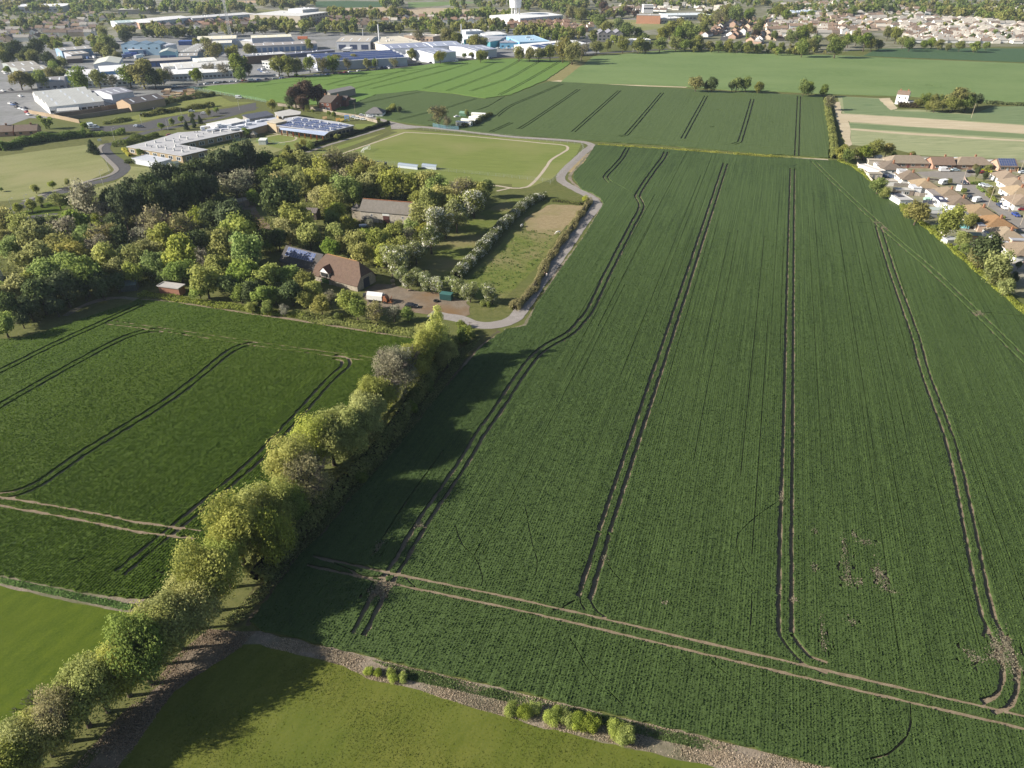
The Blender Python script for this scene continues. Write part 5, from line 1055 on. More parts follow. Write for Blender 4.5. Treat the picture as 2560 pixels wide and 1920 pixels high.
b = MB(); b.box(-2.05, 2.05, -1.2, 1.2, 2.1, 2.2); b.build('lid', M['metal'], sk, color=(0.05, 0.14, 0.13))
for s, lab in (('J 1320,915', 'tall stack of pallets beside the barn door'), ('J 1325,945', 'pale pallet stack nearest the barn corner'), ('J 1465,990', 'single white crate at the hedge foot')):
    p = pts(s)[0]; t = link('pallet_stack', None, None, (p.x, p.y, .04), R(20)); tag(t, lab, 'pallets')
    for k in range(5 if 'tall' in lab else 3):
        b = MB(); z = k * .16; [b.box(-.6 + i * .26, -.42 + i * .26, -.5, .5, z + .1, z + .13) for i in range(5)]; b.box(-.6, .62, -.5, -.4, z, z + .1); b.box(-.6, .62, .4, .5, z, z + .1); b.build('pallet', M['wood'], t, color=(0.36, 0.29, 0.21))
p = P('J', 1695, 1085); b = MB(); [b.tube((math.cos(a) * .75, math.sin(a) * .75, .25), (math.cos(a + .55) * .75, math.sin(a + .55) * .75, .25), .24, .24, 7) for a in np.arange(0, 6.2, .52)]
tag(b.build('scrap_tyre', M['felt'], None, (p.x, p.y, .04), color=(0.02, 0.02, 0.02)), 'old black tractor tyre lying in the yard', 'tyre')
pole('gate_post', 'wooden post at the corner of the lane', 'post', P('J', 1985, 1290), 1.3, .1, (0.30, 0.24, 0.18), mat='wood')
for i, s in enumerate(('I 1795,290', 'I 2115,300', 'J 40,290')): pole('utility_pole', 'bare wooden utility pole in the wood, %s from the left' % ORD[i], 'pole', pts(s)[0], 7.5, .13, (0.17, 0.14, 0.12), mat='wood', group='poles in the wood')
for i, (s, c) in enumerate((('J 640,352', (0.25, 0.4, 0.6)), ('J 1075,440', (0.5, 0.6, 0.75)))):
    p = pts(s)[0]; b = MB(); b.prism([(-2.1, -.8), (-.6, -1.0), (1.4, -.8), (2.3, 0), (1.4, .8), (-.6, 1.0), (-2.1, .8)], .2, .95); b.prism([(-1.8, -.65), (-.6, -.8), (1.2, -.6), (1.9, 0), (1.2, .6), (-.6, .8), (-1.8, .65)], .95, 1.05)
    tag(b.build('covered_boat', M['paint'], None, (p.x, p.y, .04), R(10), color=c), 'small blue-covered boat ' + ('under the granary' if i == 0 else 'beside the stone barn wall'), 'boat')
# two white animals in the worn paddock
def horse(label, p, rz, col):
    me = bpy.data.meshes.new('horse_skeleton')
    v = [(-.75, 0, 1.05), (-.3, 0, 1.02), (.3, 0, 1.05), (.62, 0, 1.15), (.95, 0, .95), (1.2, 0, .62), (1.45, 0, .35), (1.6, 0, .22)]; e = [(i, i + 1) for i in range(7)]; rad = [.27, .29, .29, .25, .17, .14, .12, .07]
    for (x, y, root, bk) in ((-.78, .17, 0, 1), (-.78, -.17, 0, 1), (.5, .15, 3, 0), (.5, -.15, 3, 0)):
        k = len(v); v += [(x + (.08 if bk else 0), y, .78), (x - (.10 if bk else -.03), y, .42), (x, y, .05)]; e += [(root, k), (k, k + 1), (k + 1, k + 2)]; rad += [.13, .075, .06]
    k = len(v); v += [(-1.0, 0, 1.0), (-1.1, 0, .55)]; e += [(0, k), (k, k + 1)]; rad += [.06, .05]
    me.from_pydata(v, e, []); o = link('horse', me, None, p, rz, .95, col)
    m = o.modifiers.new('skin', 'SKIN'); m.use_smooth_shade = True
    for i, r_ in enumerate(rad): me.skin_vertices[0].data[i].radius = (r_, r_)
    me.skin_vertices[0].data[1].use_root = True; o.modifiers.new('sub', 'SUBSURF').levels = 1; me.materials.append(M['render'])
    tag(o, label, 'horse')
p = P('G', 398, 1330); horse('white horse grazing near the lane hedge', (p.x, p.y, .05), R(200), (0.72, 0.70, 0.66))
p = P('G', 85, 1270); horse('white horse in the shade beside the hawthorn hedge', (p.x, p.y, .05), R(60), (0.62, 0.60, 0.56))
# ------------------------------------------------------------------ football ground
gp = P('F', 965, 622); gy = math.atan2(*(lambda d: (d.y, d.x))(P('F', 990, 598) - P('F', 930, 626))); g = link('football_goal', None, None, P('F', 960, 612), gy); tag(g, 'white football goal with net at the far end of the pitch', 'goal')
gw = 3.66
b = MB(); [b.tube((s * gw, 0, 0), (s * gw, 0, 2.44), .09, .09, 6) for s in (-1, 1)]; b.tube((-gw, 0, 2.44), (gw, 0, 2.44), .09, .09, 6); b.build('frame', M['paint'], g, color=(.8, .8, .8))
b = MB(); [b.tube((s * gw, 0, 2.4), (s * gw, 2.2, 0), .05, .05, 5) for s in (-1, 1)]; b.tube((-gw, 2.2, .05), (gw, 2.2, .05), .05, .05, 5); [b.tube((s * gw, 0, .05), (s * gw, 2.2, .05), .05, .05, 5) for s in (-1, 1)]; b.build('stanchions', M['paint'], g, color=(.8, .8, .8))
b = MB()
for i in range(15): x = -gw + i * gw / 7; b.tube((x, 0, 2.42), (x, 2.2, .06), .022, .022, 3)
for j in range(7): b.tube((-gw, 2.2 * j / 7, 2.42 - 2.36 * j / 7), (gw, 2.2 * j / 7, 2.42 - 2.36 * j / 7), .022, .022, 3)
b.build('net', M['paint'], g, color=(.75, .75, .75))
for i, (a, c2, lab) in enumerate((((1235, 752), (1405, 772), 'longer white-roofed team shelter beside the football pitch'), ((1440, 758), (1565, 772), 'shorter white-roofed team shelter beside the football pitch'))):
    A, B_ = P('F', *a), P('F', *c2); d_ = B_ - A; t = link('team_shelter', None, None, (A + B_) / 2, math.atan2(d_.y, d_.x)); tag(t, lab, 'shelter', 'team shelters'); l = d_.length / 2
    b = MB(); prof = [(-1.1, 1.0), (-1.0, 1.7), (-.5, 2.15), (.3, 2.25), (1.0, 2.1)]
    for k in range(4): b.hexa([(-l, prof[k][0], prof[k][1]), (l, prof[k][0], prof[k][1]), (l, prof[k + 1][0], prof[k + 1][1]), (-l, prof[k + 1][0], prof[k + 1][1])], [(-l, prof[k][0], prof[k][1] + .06), (l, prof[k][0], prof[k][1] + .06), (l, prof[k + 1][0], prof[k + 1][1] + .06), (-l, prof[k + 1][0], prof[k + 1][1] + .06)])
    b.build('canopy', M['metal'], t, color=(0.25, 0.30, 0.36)); b = MB(); b.box(-l, l, -1.15, -1.08, .05, 1.1); b.build('back_panel', M['metal'], t, color=(0.5, 0.55, 0.6)); b = MB(); b.box(-l + .2, l - .2, -.8, -.4, .4, .46); b.build('bench', M['wood'], t, color=(0.2, 0.2, 0.22))
    for x in (-l, 0, l): b = MB(); b.tube((x, .95, 0), (x, .95, 2.1), .05, .05, 5); b.build('support', M['metal'], t, color=(.6, .6, .6))
building('storage_cabin', 'dark grey steel cabin with open end by the football pitch', 'cabin', rect('F', (1090, 735), (1130, 715), (1040, 712), 2.6), 2.6, 'flat', 0, (0.05, 0.055, 0.06), 'metal', (0.10, 0.105, 0.115), 'felt', .1, ops=[('s', 'r', .5, .1, 2.0, 2.1, (0.03, 0.03, 0.03))])  # open end is a shutter coloured near-black for the shade within
building('storage_cabin', 'lower grey cabin in front of the dark football cabin', 'cabin', rect('F', (985, 762), (1075, 745), (980, 740), 2.2), 2.2, 'mono', .4, (0.10, 0.11, 0.12), 'metal', (0.20, 0.21, 0.23), 'felt', .1)
building('pale_cabin', 'pale blue site cabin at the edge of the wood', 'cabin', rect('F', (960, 780), (1020, 775), (975, 765), 2.4), 2.4, 'flat', 0, (0.35, 0.42, 0.5), 'metal', (0.42, 0.46, 0.52), 'felt', .1)
building('metal_store', 'grey ribbed steel store behind the wood by the ditch', 'shed', rect('F', (530, 670), (650, 668), (500, 660), 3.0), 3.0, 'mono', .6, (0.42, 0.42, 0.42), 'sheet', (0.55, 0.55, 0.55), 'sheet', .2)
# chain-link fence along the pitch
def mesh_fence(name, label, line, h=1.8, gap=4.0, color=(0.28, 0.30, 0.28), rails=3, r=.035, group=None):
    c = dens(line, gap, False); o0 = c[0]; t = link(name, None, None, (o0.x, o0.y, 0)); tag(t, label, 'fence', group)
    b = MB(); b.tube((0, 0, 0), (0, 0, h), r * 1.3, r * 1.3, 5); pm = b.mesh('post', M['metal'])
    for p in c: link('post', pm, t, (p.x - o0.x, p.y - o0.y, 0), color=color)
    for k in range(rails):
        b = MB(); z = h * (k + 1) / rails - .03
        for a, b_ in zip(c, c[1:]): b.tube((a.x - o0.x, a.y - o0.y, z), (b_.x - o0.x, b_.y - o0.y, z), r * .7, r * .7, 4, 0, False)
        b.build('rail', M['metal'], t, color=color)
    return t
mesh_fence('wire_fence', 'wire fence along the near side of the football pitch', pts('F 840,690 1200,735 1600,790 2212,850 G 200,870 330,890'))
mesh_fence('wire_fence', 'wire fence between the pitch bank and the lane', pts('F 1180,412 1500,440 2212,500 G 300,535 600,560 620,600 560,680 400,830 330,900'))
mesh_fence('palisade_fence', 'blue steel palisade fence in front of the caravans', pts('F 1530,405 1640,425 1750,432'), 2.2, .5, (0.20, 0.38, 0.48), 2, .07)
mesh_fence('wire_fence', 'green mesh fence round the corner of the bright field', pts('E 1620,78 1800,110 2212,180 F 90,200'), 2.4, 5, (0.25, 0.42, 0.36), 4, .06)
mesh_fence('field_gate', 'metal gate where the lane meets the school track', pts('F 1190,415 1330,420'), 1.3, 2.4, (0.42, 0.42, 0.40), 5)
# ------------------------------------------------------------------ farmhouse and neighbours behind the school
fh = building('brick_farmhouse', 'two-storey red brick farmhouse with grey slate gabled roof', 'house', rect('F', (540, 185), (645, 190), (575, 130), 6.2), 5.6, 'gable', 2.9, (0.23, 0.10, 0.07), 'brick', (0.135, 0.115, 0.10), 'tile', .25, chim=[(-5, 0, 1.0), (5, 0, 1.0)],
              ops=[('w', 'f', .3, 3.6, 1.3, 1.4), ('w', 'f', .72, 3.6, 1.3, 1.4), ('w', 'f', .3, .8, 1.4, 1.5), ('w', 'f', .78, .8, 1.4, 1.5), ('d', 'f', .54, 0, 1.1, 2.3, (.72, .72, .7)), ('w', 'r', .4, 3.2, .8, 1.0), ('w', 'r', .6, .9, .8, 1.0)])
building('brick_annexe', 'lower brick annexe behind the farmhouse', 'house', (fh.location + Vector((6.5, 8.0, 0)), fh.rotation_euler.z, 7, 8), 4.6, 'gable', 2.2, (0.19, 0.085, 0.065), 'brick', (0.11, 0.095, 0.09), 'tile', .25)
building('field_barn', 'long grey concrete barn beside the bright green field', 'barn', rect('F', (640, 115), (857, 70), (605, 95), 5.2), 5.0, 'gable', 1.4, (0.27, 0.24, 0.215), 'render', (0.30, 0.28, 0.26), 'sheet', .2)
building('open_shed', 'low dark shed with pale sheet roof right of the farmhouse', 'shed', rect('F', (790, 182), (862, 165), (745, 165), 3.4), 3.4, 'mono', .6, (0.07, 0.085, 0.06), 'wood', (0.27, 0.24, 0.19), 'sheet', .2)
building('white_bungalow', 'white bungalow with grey pyramid roof in the field corner', 'house', at_c('F', 1030, 238, 5.2, R(-4), 11.5, 10), 2.6, 'hip', 2.8, (0.72, 0.72, 0.70), 'render', (0.17, 0.165, 0.165), 'tile', .5, ops=[('w', 'f', .25, .9, 1.6, 1.2), ('w', 'f', .75, .9, 1.6, 1.2), ('d', 'f', .5, 0, 1.0, 2.0, (.4, .42, .45))])
fence('garden_wall', 'long pale stone wall in front of the farmhouse', pts('F 190,225 380,240 560,268 700,300 850,322 1050,372'), 1.8, (0.30, 0.26, 0.21), 4.0, 'stone', thick=.18)
for i, (s, c, rz) in enumerate((('F 915,312', (.75, .75, .75), 5), ('F 988,322', (.72, .74, .76), -8), ('F 880,340', (.7, .7, .68), -10), ('F 930,347', (.68, .7, .7), -10), ('F 845,328', (.5, .55, .6), -12))): car(('white', 'silver-white', 'off-white', 'cream', 'grey-blue')[i] + ' car parked beside the lane below the bungalow', pts(s)[0], R(rz), c, group='cars by the bungalow')
pole('utility_pole', 'thin wooden pole left of the white bungalow', 'pole', P('F', 858, 300), 8, .1, (0.32, 0.27, 0.22), mat='wood')
CV = math.atan2(*(lambda d: (d.y, d.x))(P('F', 1850, 385) - P('F', 1720, 390)))
for i, (a, b_, d_) in enumerate((((1720, 362), (1848, 372), (1715, 345)), ((1765, 340), (1885, 352), (1765, 325)), ((1835, 320), (1918, 328), (1830, 308)), ((1855, 290), (1975, 296), (1855, 275)), ((1870, 308), (1950, 316), (1868, 298)))):
    c, rz, L, W = rect('F', a, b_, d_, 2.9); W = min(W, 3.6); t = building('static_caravan', 'cream static caravan, %s of the row from the front' % ORD[i], 'caravan', (c, rz, L, W), 2.75, 'gable', .35, (0.74, 0.72, 0.64), 'metal', (0.78, 0.78, 0.76), 'metal', .1, group='static caravans', ops=[('g', 'f', .15, 1.1, 1.1, .9), ('g', 'f', .4, 1.2, .8, .7), ('g', 'f', .65, 1.1, 1.1, .9), ('g', 'f', .88, 1.2, .7, .7), ('g', 'r', .5, 1.1, 1.6, .9), ('d', 'f', .53, .2, .7, 1.9, (.6, .62, .62))])
building('green_shed', 'green garden shed behind the caravans', 'shed', rect('F', (1755, 285), (1815, 290), (1755, 272), 2.4), 2.3, 'gable', .9, (0.08, 0.16, 0.10), 'wood', (0.16, 0.27, 0.20), 'felt', .15)
car('white car tucked in beside the front caravan', P('F', 1738, 325), R(30), (.75, .75, .75)); 
# white house in the fields
wh = building('white_house', 'tall white farmhouse with brown tiled roof alone by the pale field', 'house', at_c('H', 1178, 105, 8.0, R(-32), 8.0, 8.0), 6.8, 'gable', 2.2, (0.80, 0.80, 0.79), 'render', (0.22, 0.165, 0.125), 'tile', .2, chim=[(-2.5, 0, .9), (2.5, 0, .9)],
              ops=[('w', 'f', .25, 4.0, 1.2, 1.4), ('w', 'f', .75, 4.0, 1.2, 1.4), ('w', 'f', .25, 1.0, 1.2, 1.5), ('w', 'f', .75, 1.0, 1.2, 1.5), ('d', 'f', .5, 0, 1.2, 2.3, (.1, .1, .25)), ('w', 'l', .4, 4.0, 1.1, 1.3), ('w', 'l', .6, 1.0, 1.1, 1.3)])
building('grey_outbuilding', 'small grey outbuilding behind the white house', 'shed', at_c('H', 1250, 185, 2.5, R(0), 7, 5), 2.5, 'flat', 0, (.35, .35, .36), 'render', (.3, .3, .31), 'felt', .2)
pole('utility_pole', 'leaning wooden pole at the edge of the brassica field', 'pole', P('H', 1755, 330), 9.5, .14, (0.45, 0.38, 0.28), mat='wood')

# two walkers on the lane
def figure(name, V, E, rad, root, parent, color, mat='render'):
    me = bpy.data.meshes.new(name); me.from_pydata(V, E, []); o = link(name, me, parent, color=color); o.modifiers.new('skin', 'SKIN').use_smooth_shade = True
    for i, r_ in enumerate(rad): me.skin_vertices[0].data[i].radius = (r_, r_)
    me.skin_vertices[0].data[root].use_root = True; o.modifiers.new('sub', 'SUBSURF').levels = 1; me.materials.append(M[mat]); return o
def person(label, p, rz, top, legs, hair, step=.18):
    t = link('person', None, None, (p[0], p[1], .075), rz); tag(t, label, 'person')
    V = [(0, 0, .95), (0, 0, 1.2), (0, 0, 1.43), (0, 0, 1.53), (.03, 0, 1.66), (.01, 0, 1.76)]; E = [(0, 1), (1, 2), (2, 3), (3, 4), (4, 5)]; rd = [.14, .13, .13, .055, .095, .08]
    for s_ in (-1, 1):
        k = len(V); V += [(0, s_ * .10, .88), (step * s_ * .5 + .03, s_ * .10, .48), (step * s_, s_ * .10, .08), (step * s_ + .16, s_ * .10, .04)]; E += [(0, k), (k, k + 1), (k + 1, k + 2), (k + 2, k + 3)]; rd += [.085, .062, .042, .035]
        k = len(V); V += [(0, s_ * .20, 1.40), (-step * s_ * .5, s_ * .25, 1.13), (-step * s_ * .6 + .10, s_ * .24, .90), (-step * s_ * .6 + .14, s_ * .235, .80)]; E += [(2, k), (k, k + 1), (k + 1, k + 2), (k + 2, k + 3)]; rd += [.06, .045, .035, .03]
    figure('body', V, E, rd, 0, t, (.45, .28, .2))
    tv = [V[0], V[1], V[2]]; te = [(0, 1), (1, 2)]; tr = [.165, .155, .15]
    for q in (10, 18): k = len(tv); tv += [V[q], V[q + 1]]; te += [(2, k), (k, k + 1)]; tr += [.08, .062]
    figure('jacket', tv, te, tr, 0, t, top)
    lv = [(0, 0, .93)]; le = []; lr = [.16]
    for q in (6, 14): k = len(lv); lv += [V[q], V[q + 1], V[q + 2]]; le += [(0, k), (k, k + 1), (k + 1, k + 2)]; lr += [.105, .08, .062]
    figure('trousers', lv, le, lr, 0, t, legs)
    figure('hair', [(-.03, 0, 1.66), (-.02, 0, 1.77)], [(0, 1)], [.095, .085], 0, t, hair)
p = P('n', 1361.5, 691.5); person('walker in dark clothes on the left of the lane', p, R(245), (.03, .03, .04), (.025, .025, .03), (.05, .035, .025))
p = P('n', 1366.6, 693.5); person('walker in a white top beside the dark-clothed walker', p, R(245), (.75, .75, .75), (.5, .5, .52), (.12, .08, .05), -.18)
# ------------------------------------------------------------------ school
BRK = (0.36, 0.28, 0.175); FLT = (0.40, 0.40, 0.41)
sc1, r1, c1, q1 = slab_building('school_block', 'long buff brick school wing with pale flat roof and white vents', 'school', pts('T 110,745 1065,905 1530,795 1020,705 2100,478 2030,425 1400,470 1000,500 600,625', 3.6), 3.6, BRK, FLT)
lens = [(Vector(q1[i]) - Vector(q1[(i + 1) % len(q1)])).length for i in range(len(q1))]
def near_edges(q, c):
    out = []
    for i in range(len(q)):
        a, b_ = Vector(q[i]), Vector(q[(i + 1) % len(q)]); n = Vector(((b_ - a).y, -(b_ - a).x)).normalized(); m = (a + b_) / 2 + Vector((c.x, c.y))
        if n.dot(-m) > 0: out.append(i)
    return out
for i in near_edges(q1, c1):
    n = int(lens[i] / 5.5)
    on_wall(sc1, q1, i, [('w', (k + .5) / max(1, n), .8, 3.4, 2.0, (.62, .66, .66)) for k in range(n)], 3.6)
b = MB(); b.box(-.45, .45, -.45, .45, 0, 1.5); b.box(-.6, .6, -.6, .6, 1.5, 1.62); VENT = b.mesh('roof_vent', M['metal'])
b = MB(); b.tube((0, 0, 0), (0, 0, .7), .3, .3, 8); b.box(-.35, .35, -.35, .35, .7, .8); COWL = b.mesh('roof_cowl', M['metal'])
def vents(par, c, spec, z, me=VENT, name='roof_vent', col=(.74, .73, .70), sc=.9):
    for p in pts(spec, z + .6): link(name, me, par, (p.x - c.x, p.y - c.y, z + .3), .6, sc, col)
vents(r1, c1, 'T 460,715 655,745 800,770 935,795 1085,820 1205,770 960,730 940,650 1170,600 615,660 790,625 1045,572 1345,560 1610,495 1750,470', 3.6)
vents(r1, c1, 'T 545,740 710,730 930,603 1030,622 1080,760 1290,487 1340,480 1440,515 790,720', 3.6, COWL, 'roof_cowl', (.3, .3, .32))
sc2, r2, c2, q2 = slab_building('school_hall_wing', 'middle school wing with cluttered white roof plant', 'school', pts('T 1400,465 1640,400 2150,262 U 180,300 560,330 640,380 500,425 T 2100,478 2030,428', 4.0), 4.0, BRK, (0.42, 0.44, 0.50))
for i, (a, b_, d_, h, lab) in enumerate((((1480, 405), (1620, 400), (1420, 375), 5.2, 'a'), ((1700, 385), (1950, 395), (1690, 365), 5.0, 'b'))):
    pass
for k, (x0, y0, sx, sy, sz) in enumerate(((1430, 435, 2.2, 1.6, 1.6), (1560, 460, 4.5, 1.4, .8), (1720, 400, 2.6, 2.2, 2.2), (1840, 385, 6, 2.2, 1.2), (1660, 440, 3, 1.5, .9), (1900, 430, 2.0, 1.5, 1.9), (1980, 440, 5, 1.8, .8), (2080, 400, 4, 3, 1.2), (1500, 400, 6, 2.4, .9))):
    p = P('T', x0, y0, 4.5); b = MB(); b.box(-sx / 2, sx / 2, -sy / 2, sy / 2, 0, sz); b.box(-sx / 2 - .1, sx / 2 + .1, -sy / 2 - .1, sy / 2 + .1, sz, sz + .1); b.build('roof_plant', M['metal'], r2, (p.x - c2.x, p.y - c2.y, 4.3), .5, (.74, .75, .77))
for x0, y0 in ((150, 400), (210, 385), (300, 350), (350, 390), (420, 375), (120, 440), (220, 430), (30, 470), (300, 330)):
    p = P('U', x0, y0, 4.5); b = MB(); sx, sy, sz = rng.uniform(1, 4), rng.uniform(1, 2), rng.uniform(.6, 1.6); b.box(-sx / 2, sx / 2, -sy / 2, sy / 2, 0, sz); b.build('roof_plant', M['metal'], r2, (p.x - c2.x, p.y - c2.y, 4.3), .5, (.72, .74, .77))
building('school_canopy_roof', 'sloping white translucent roof along the school middle', 'school', rect('T', (1640, 395), (2150, 290), (1600, 345), 5.4), 5.2, 'mono', .9, (0.5, 0.5, 0.5), 'metal', (0.74, 0.73, 0.70), 'sheet', .3)
building('school_hall', 'school hall with dark blue-grey sloping roof', 'school', rect('U', (230, 345), (545, 290), (110, 328), 6.0), 5.4, 'mono', 1.4, (0.3, 0.28, 0.25), 'render', (0.10, 0.11, 0.14), 'felt', .4)
slab_building('school_rear_block', 'flat grey rear school block beside the farm wall', 'school', pts('U 555,275 760,232 910,262 900,300 620,330', 3.8), 3.8, BRK, (0.42, 0.41, 0.39))
slab_building('school_tower_block', 'taller buff rendered block at the start of the panelled wing', 'school', pts('U 445,395 575,418 730,385 590,352', 5.6), 5.6, (0.44, 0.36, 0.24), (0.48, 0.44, 0.36), 'render')
sc3, r3, c3, q3 = slab_building('solar_school_wing', 'school wing with rows of solar panels, white cowls and blue canopy', 'school', pts('U 585,450 1275,530 1612,445 1400,400 860,325 700,350', 4.2), 4.2, (0.30, 0.25, 0.19), (0.42, 0.43, 0.46))
for i in near_edges(q3, c3):
    l_ = (Vector(q3[i]) - Vector(q3[(i + 1) % len(q3)])).length; n = int(l_ / 3.2); on_wall(sc3, q3, i, [('g', (k + .5) / max(1, n), .3, 2.4, 2.6, (.1, .1, .1)) for k in range(n)], 4.2)
a, b_ = P('U', 620, 468, 4.0), P('U', 1272, 532, 4.0); e1, e0 = P('U', 1215, 575, 3.2), P('U', 640, 497, 3.2); b = MB(); loc = lambda p, z: (p.x - c3.x, p.y - c3.y, z)
b.hexa([loc(e0, 3.2), loc(e1, 3.2), loc(b_, 4.12), loc(a, 4.12)], [loc(e0, 3.3), loc(e1, 3.3), loc(b_, 4.19), loc(a, 4.19)]); b.build('canopy', M['sheet'], sc3, color=(0.36, 0.42, 0.55))
for k in range(8):
    p = e0.lerp(e1, (k + .1) / 7.4); b = MB(); b.box(-.35, .35, -.12, .12, 0, 2.6); b.build('screen', M['paint'], sc3, loc(p, 0.03), .3, (0.62, 0.13, 0.04) if k % 3 != 1 else (0.66, 0.22, 0.06))
uy = P('U', 1275, 530, 4.5) - P('U', 585, 450, 4.5); PY = math.atan2(uy.y, uy.x)
fr = link('solar_array', None, None, (c3.x, c3.y, 4.55), PY); tag(fr, 'blue solar panels in rows on the school wing roof', 'solar panels')
u = Vector((math.cos(PY), math.sin(PY))); v = Vector((-u.y, u.x)); o3 = Vector((c3.x, c3.y)); me = pv_panel_mesh()
pl = [Vector((p.x, p.y)) for p in pts('U 640,445 1270,515 1540,445 860,340', 4.6)]
def inside(p, q):
    s = 0
    for a_, b2 in zip(q, q[1:] + q[:1]):
        if (b2 - a_).cross(p - a_) < 0: s += 1
    return s == 0 or s == len(q)
for j in range(-12, 13):
    for i in range(-30, 31):
        if j % 3 == 2 or i % 7 == 3: continue
        p = o3 + u * (i * 1.25) + v * (j * 1.75)
        if inside(p, pl): o = link('solar_panel', me, fr, (i * 1.25, j * 1.75, .25), 0, 1.05, (.5, .52, .56)); o.rotation_euler = (R(12), 0, 0)
vents(r3, c3, 'U 670,340 810,360 925,375 1020,385 1165,400 1265,415 1410,430 810,420 965,440 1065,455 1160,465 1300,485 580,320', 4.2, COWL, 'roof_cowl', (.76, .76, .76), 1.5)
building('covered_walkway', 'white-roofed ribbed shelter in front of the school wing', 'shed', rect('T', (645, 1025), (885, 960), (215, 940), 2.6), 2.6, 'flat', 0, (0.55, 0.58, 0.64), 'metal', (0.50, 0.52, 0.56), 'sheet', .2)
building('play_shed', 'small shed with green felt roof at the school corner', 'shed', rect('T', (880, 1040), (1020, 1015), (760, 1030), 2.2), 2.1, 'gable', .7, (0.62, 0.60, 0.56), 'wood', (0.17, 0.21, 0.18), 'felt', .2)
p = P('U', 292, 595); t = link('play_hut', None, None, p); tag(t, 'little hut with pyramid roof on the school field', 'hut')
b = MB(); b.prism([(math.cos(a) * 2, math.sin(a) * 2) for a in np.arange(0, 6.2, 1.047)], 0, 2.0); b.build('wall', M['wood'], t, color=(.35, .3, .24)); b = MB(); [b.poly([(math.cos(a) * 2.7, math.sin(a) * 2.7, 1.9), (math.cos(a + 1.047) * 2.7, math.sin(a + 1.047) * 2.7, 1.9), (0, 0, 3.8)]) for a in np.arange(0, 6.2, 1.047)]; b.build('roof', M['felt'], t, color=(.42, .37, .30))
building('pale_shed', 'pale grey shed beside the play hut', 'shed', rect('U', (345, 640), (440, 640), (330, 618), 2.4), 2.4, 'mono', .5, (.52, .56, .55), 'wood', (.6, .62, .6), 'felt', .15)
for i, (s, c, h) in enumerate((('U 1225,365', (.6, .4, .2), 1.4), ('U 1400,385', (.62, .36, .1), 1.3), ('U 1450,388', (.66, .5, .12), 1.2), ('U 1515,380', (.2, .34, .6), 3.0))):
    p = pts(s)[0]; t = link('climbing_tower', None, None, p, .4); tag(t, ('tan', 'orange', 'yellow', 'tall blue')[i] + ' play frame on the school playground', 'play equipment', 'play equipment')
    b = MB(); b.tube((0, 0, 0), (0, 0, h), .1, .1, 5); pm_ = b.mesh('post', M['paint']); [link('post', pm_, t, (x, y, 0), color=c) for x in (-1.2, 1.2) for y in (-.8, .8)]; b = MB(); b.box(-1.3, 1.3, -.9, .9, h * .55, h * .62); b.build('deck', M['paint'], t, color=c); b = MB(); [b.poly([(-1.4, s_ * 1.0, h), (1.4, s_ * 1.0, h), (1.4, 0, h + .7), (-1.4, 0, h + .7)]) for s_ in (-1, 1)]; b.build('roof', M['paint'], t, color=c)
    b = MB(); b.hexa([(1.3, -.3, h * .55), (3.0, -.3, .1), (3.0, .3, .1), (1.3, .3, h * .55)], [(1.3, -.3, h * .6), (3.0, -.3, .2), (3.0, .3, .2), (1.3, .3, h * .6)]); b.build('slide', M['paint'], t, color=c)
# school vehicles
for i, (s, rz, c, k, lab) in enumerate((('E 1185,405', -5, (.55, .6, .68), 'car', 'silver car alone in the near half of the school car park'), ('E 1215,410', -5, (.05, .06, .10), 'car', 'dark car tight against the silver car in the car park'), ('E 1765,295', 5, (.78, .78, .78), 'car', 'white car in the middle of the school car park'), ('E 1657,277', 8, (.62, .64, .66), 'car', 'pale grey car by the scrub at the car park edge'),
                                        ('E 2065,160', 0, (.75, .77, .78), 'van', 'white van on the track beside the bright field'), ('E 785,420', 6, (.72, .76, .80), 'van', 'white minibus at the left end of the car park'), ('E 825,418', 6, (.74, .77, .80), 'van', 'second white minibus at the left end of the car park'), ('E 1470,485', 30, (.3, .05, .06), 'car', 'dark red car under the school canopy'))):
    car(lab, pts(s)[0], R(rz), c, k)
building('school_cabin', 'pale blue cabin behind the minibuses', 'cabin', rect('E', (765, 385), (805, 380), (765, 370), 2.6), 2.6, 'flat', 0, (.28, .36, .42), 'metal', (.4, .45, .48), 'felt', .1)
for i, s in enumerate(('E 893,908', 'E 945,800', 'E 125,1165', 'E 250,1130', 'E 990,520', 'E 1455,440', 'E 1228,390', 'E 1575,330', 'E 2070,260')):
    pole('street_lamp', 'slim grey lamp post of the school road, %s from the left' % ORD[[2, 3, 0, 1, 4, 6, 5, 7, 8][i]], 'lamp post', pts(s)[0], 7.0, .09, (.5, .5, .48), 1.0, .4, 'school road lamps')
b = MB()
p = P('E', 865, 540); t = link('notice_board', None, None, p, .2); tag(t, 'white notice board at the school gate', 'sign'); b.tube((0, 0, 0), (0, 0, 2.0), .05, .05, 5); pm_ = b.mesh('post', M['metal']); [link('post', pm_, t, (x, 0, 0), color=(.3, .3, .3)) for x in (-.9, .9)]; b = MB(); b.box(-1.1, 1.1, -.04, .04, .9, 2.1); b.build('board', M['paint'], t, color=(.78, .80, .80))
mesh_fence('school_gate', 'dark railings across the school entrance', pts('E 870,548 940,548'), 1.6, .6, (.06, .06, .06), 2, .05)
mesh_fence('wire_fence', 'green mesh fence on the edge of the school field', pts('U 20,650 330,660 700,705'), 1.8, 3.5, (.2, .32, .27), 3, .05)
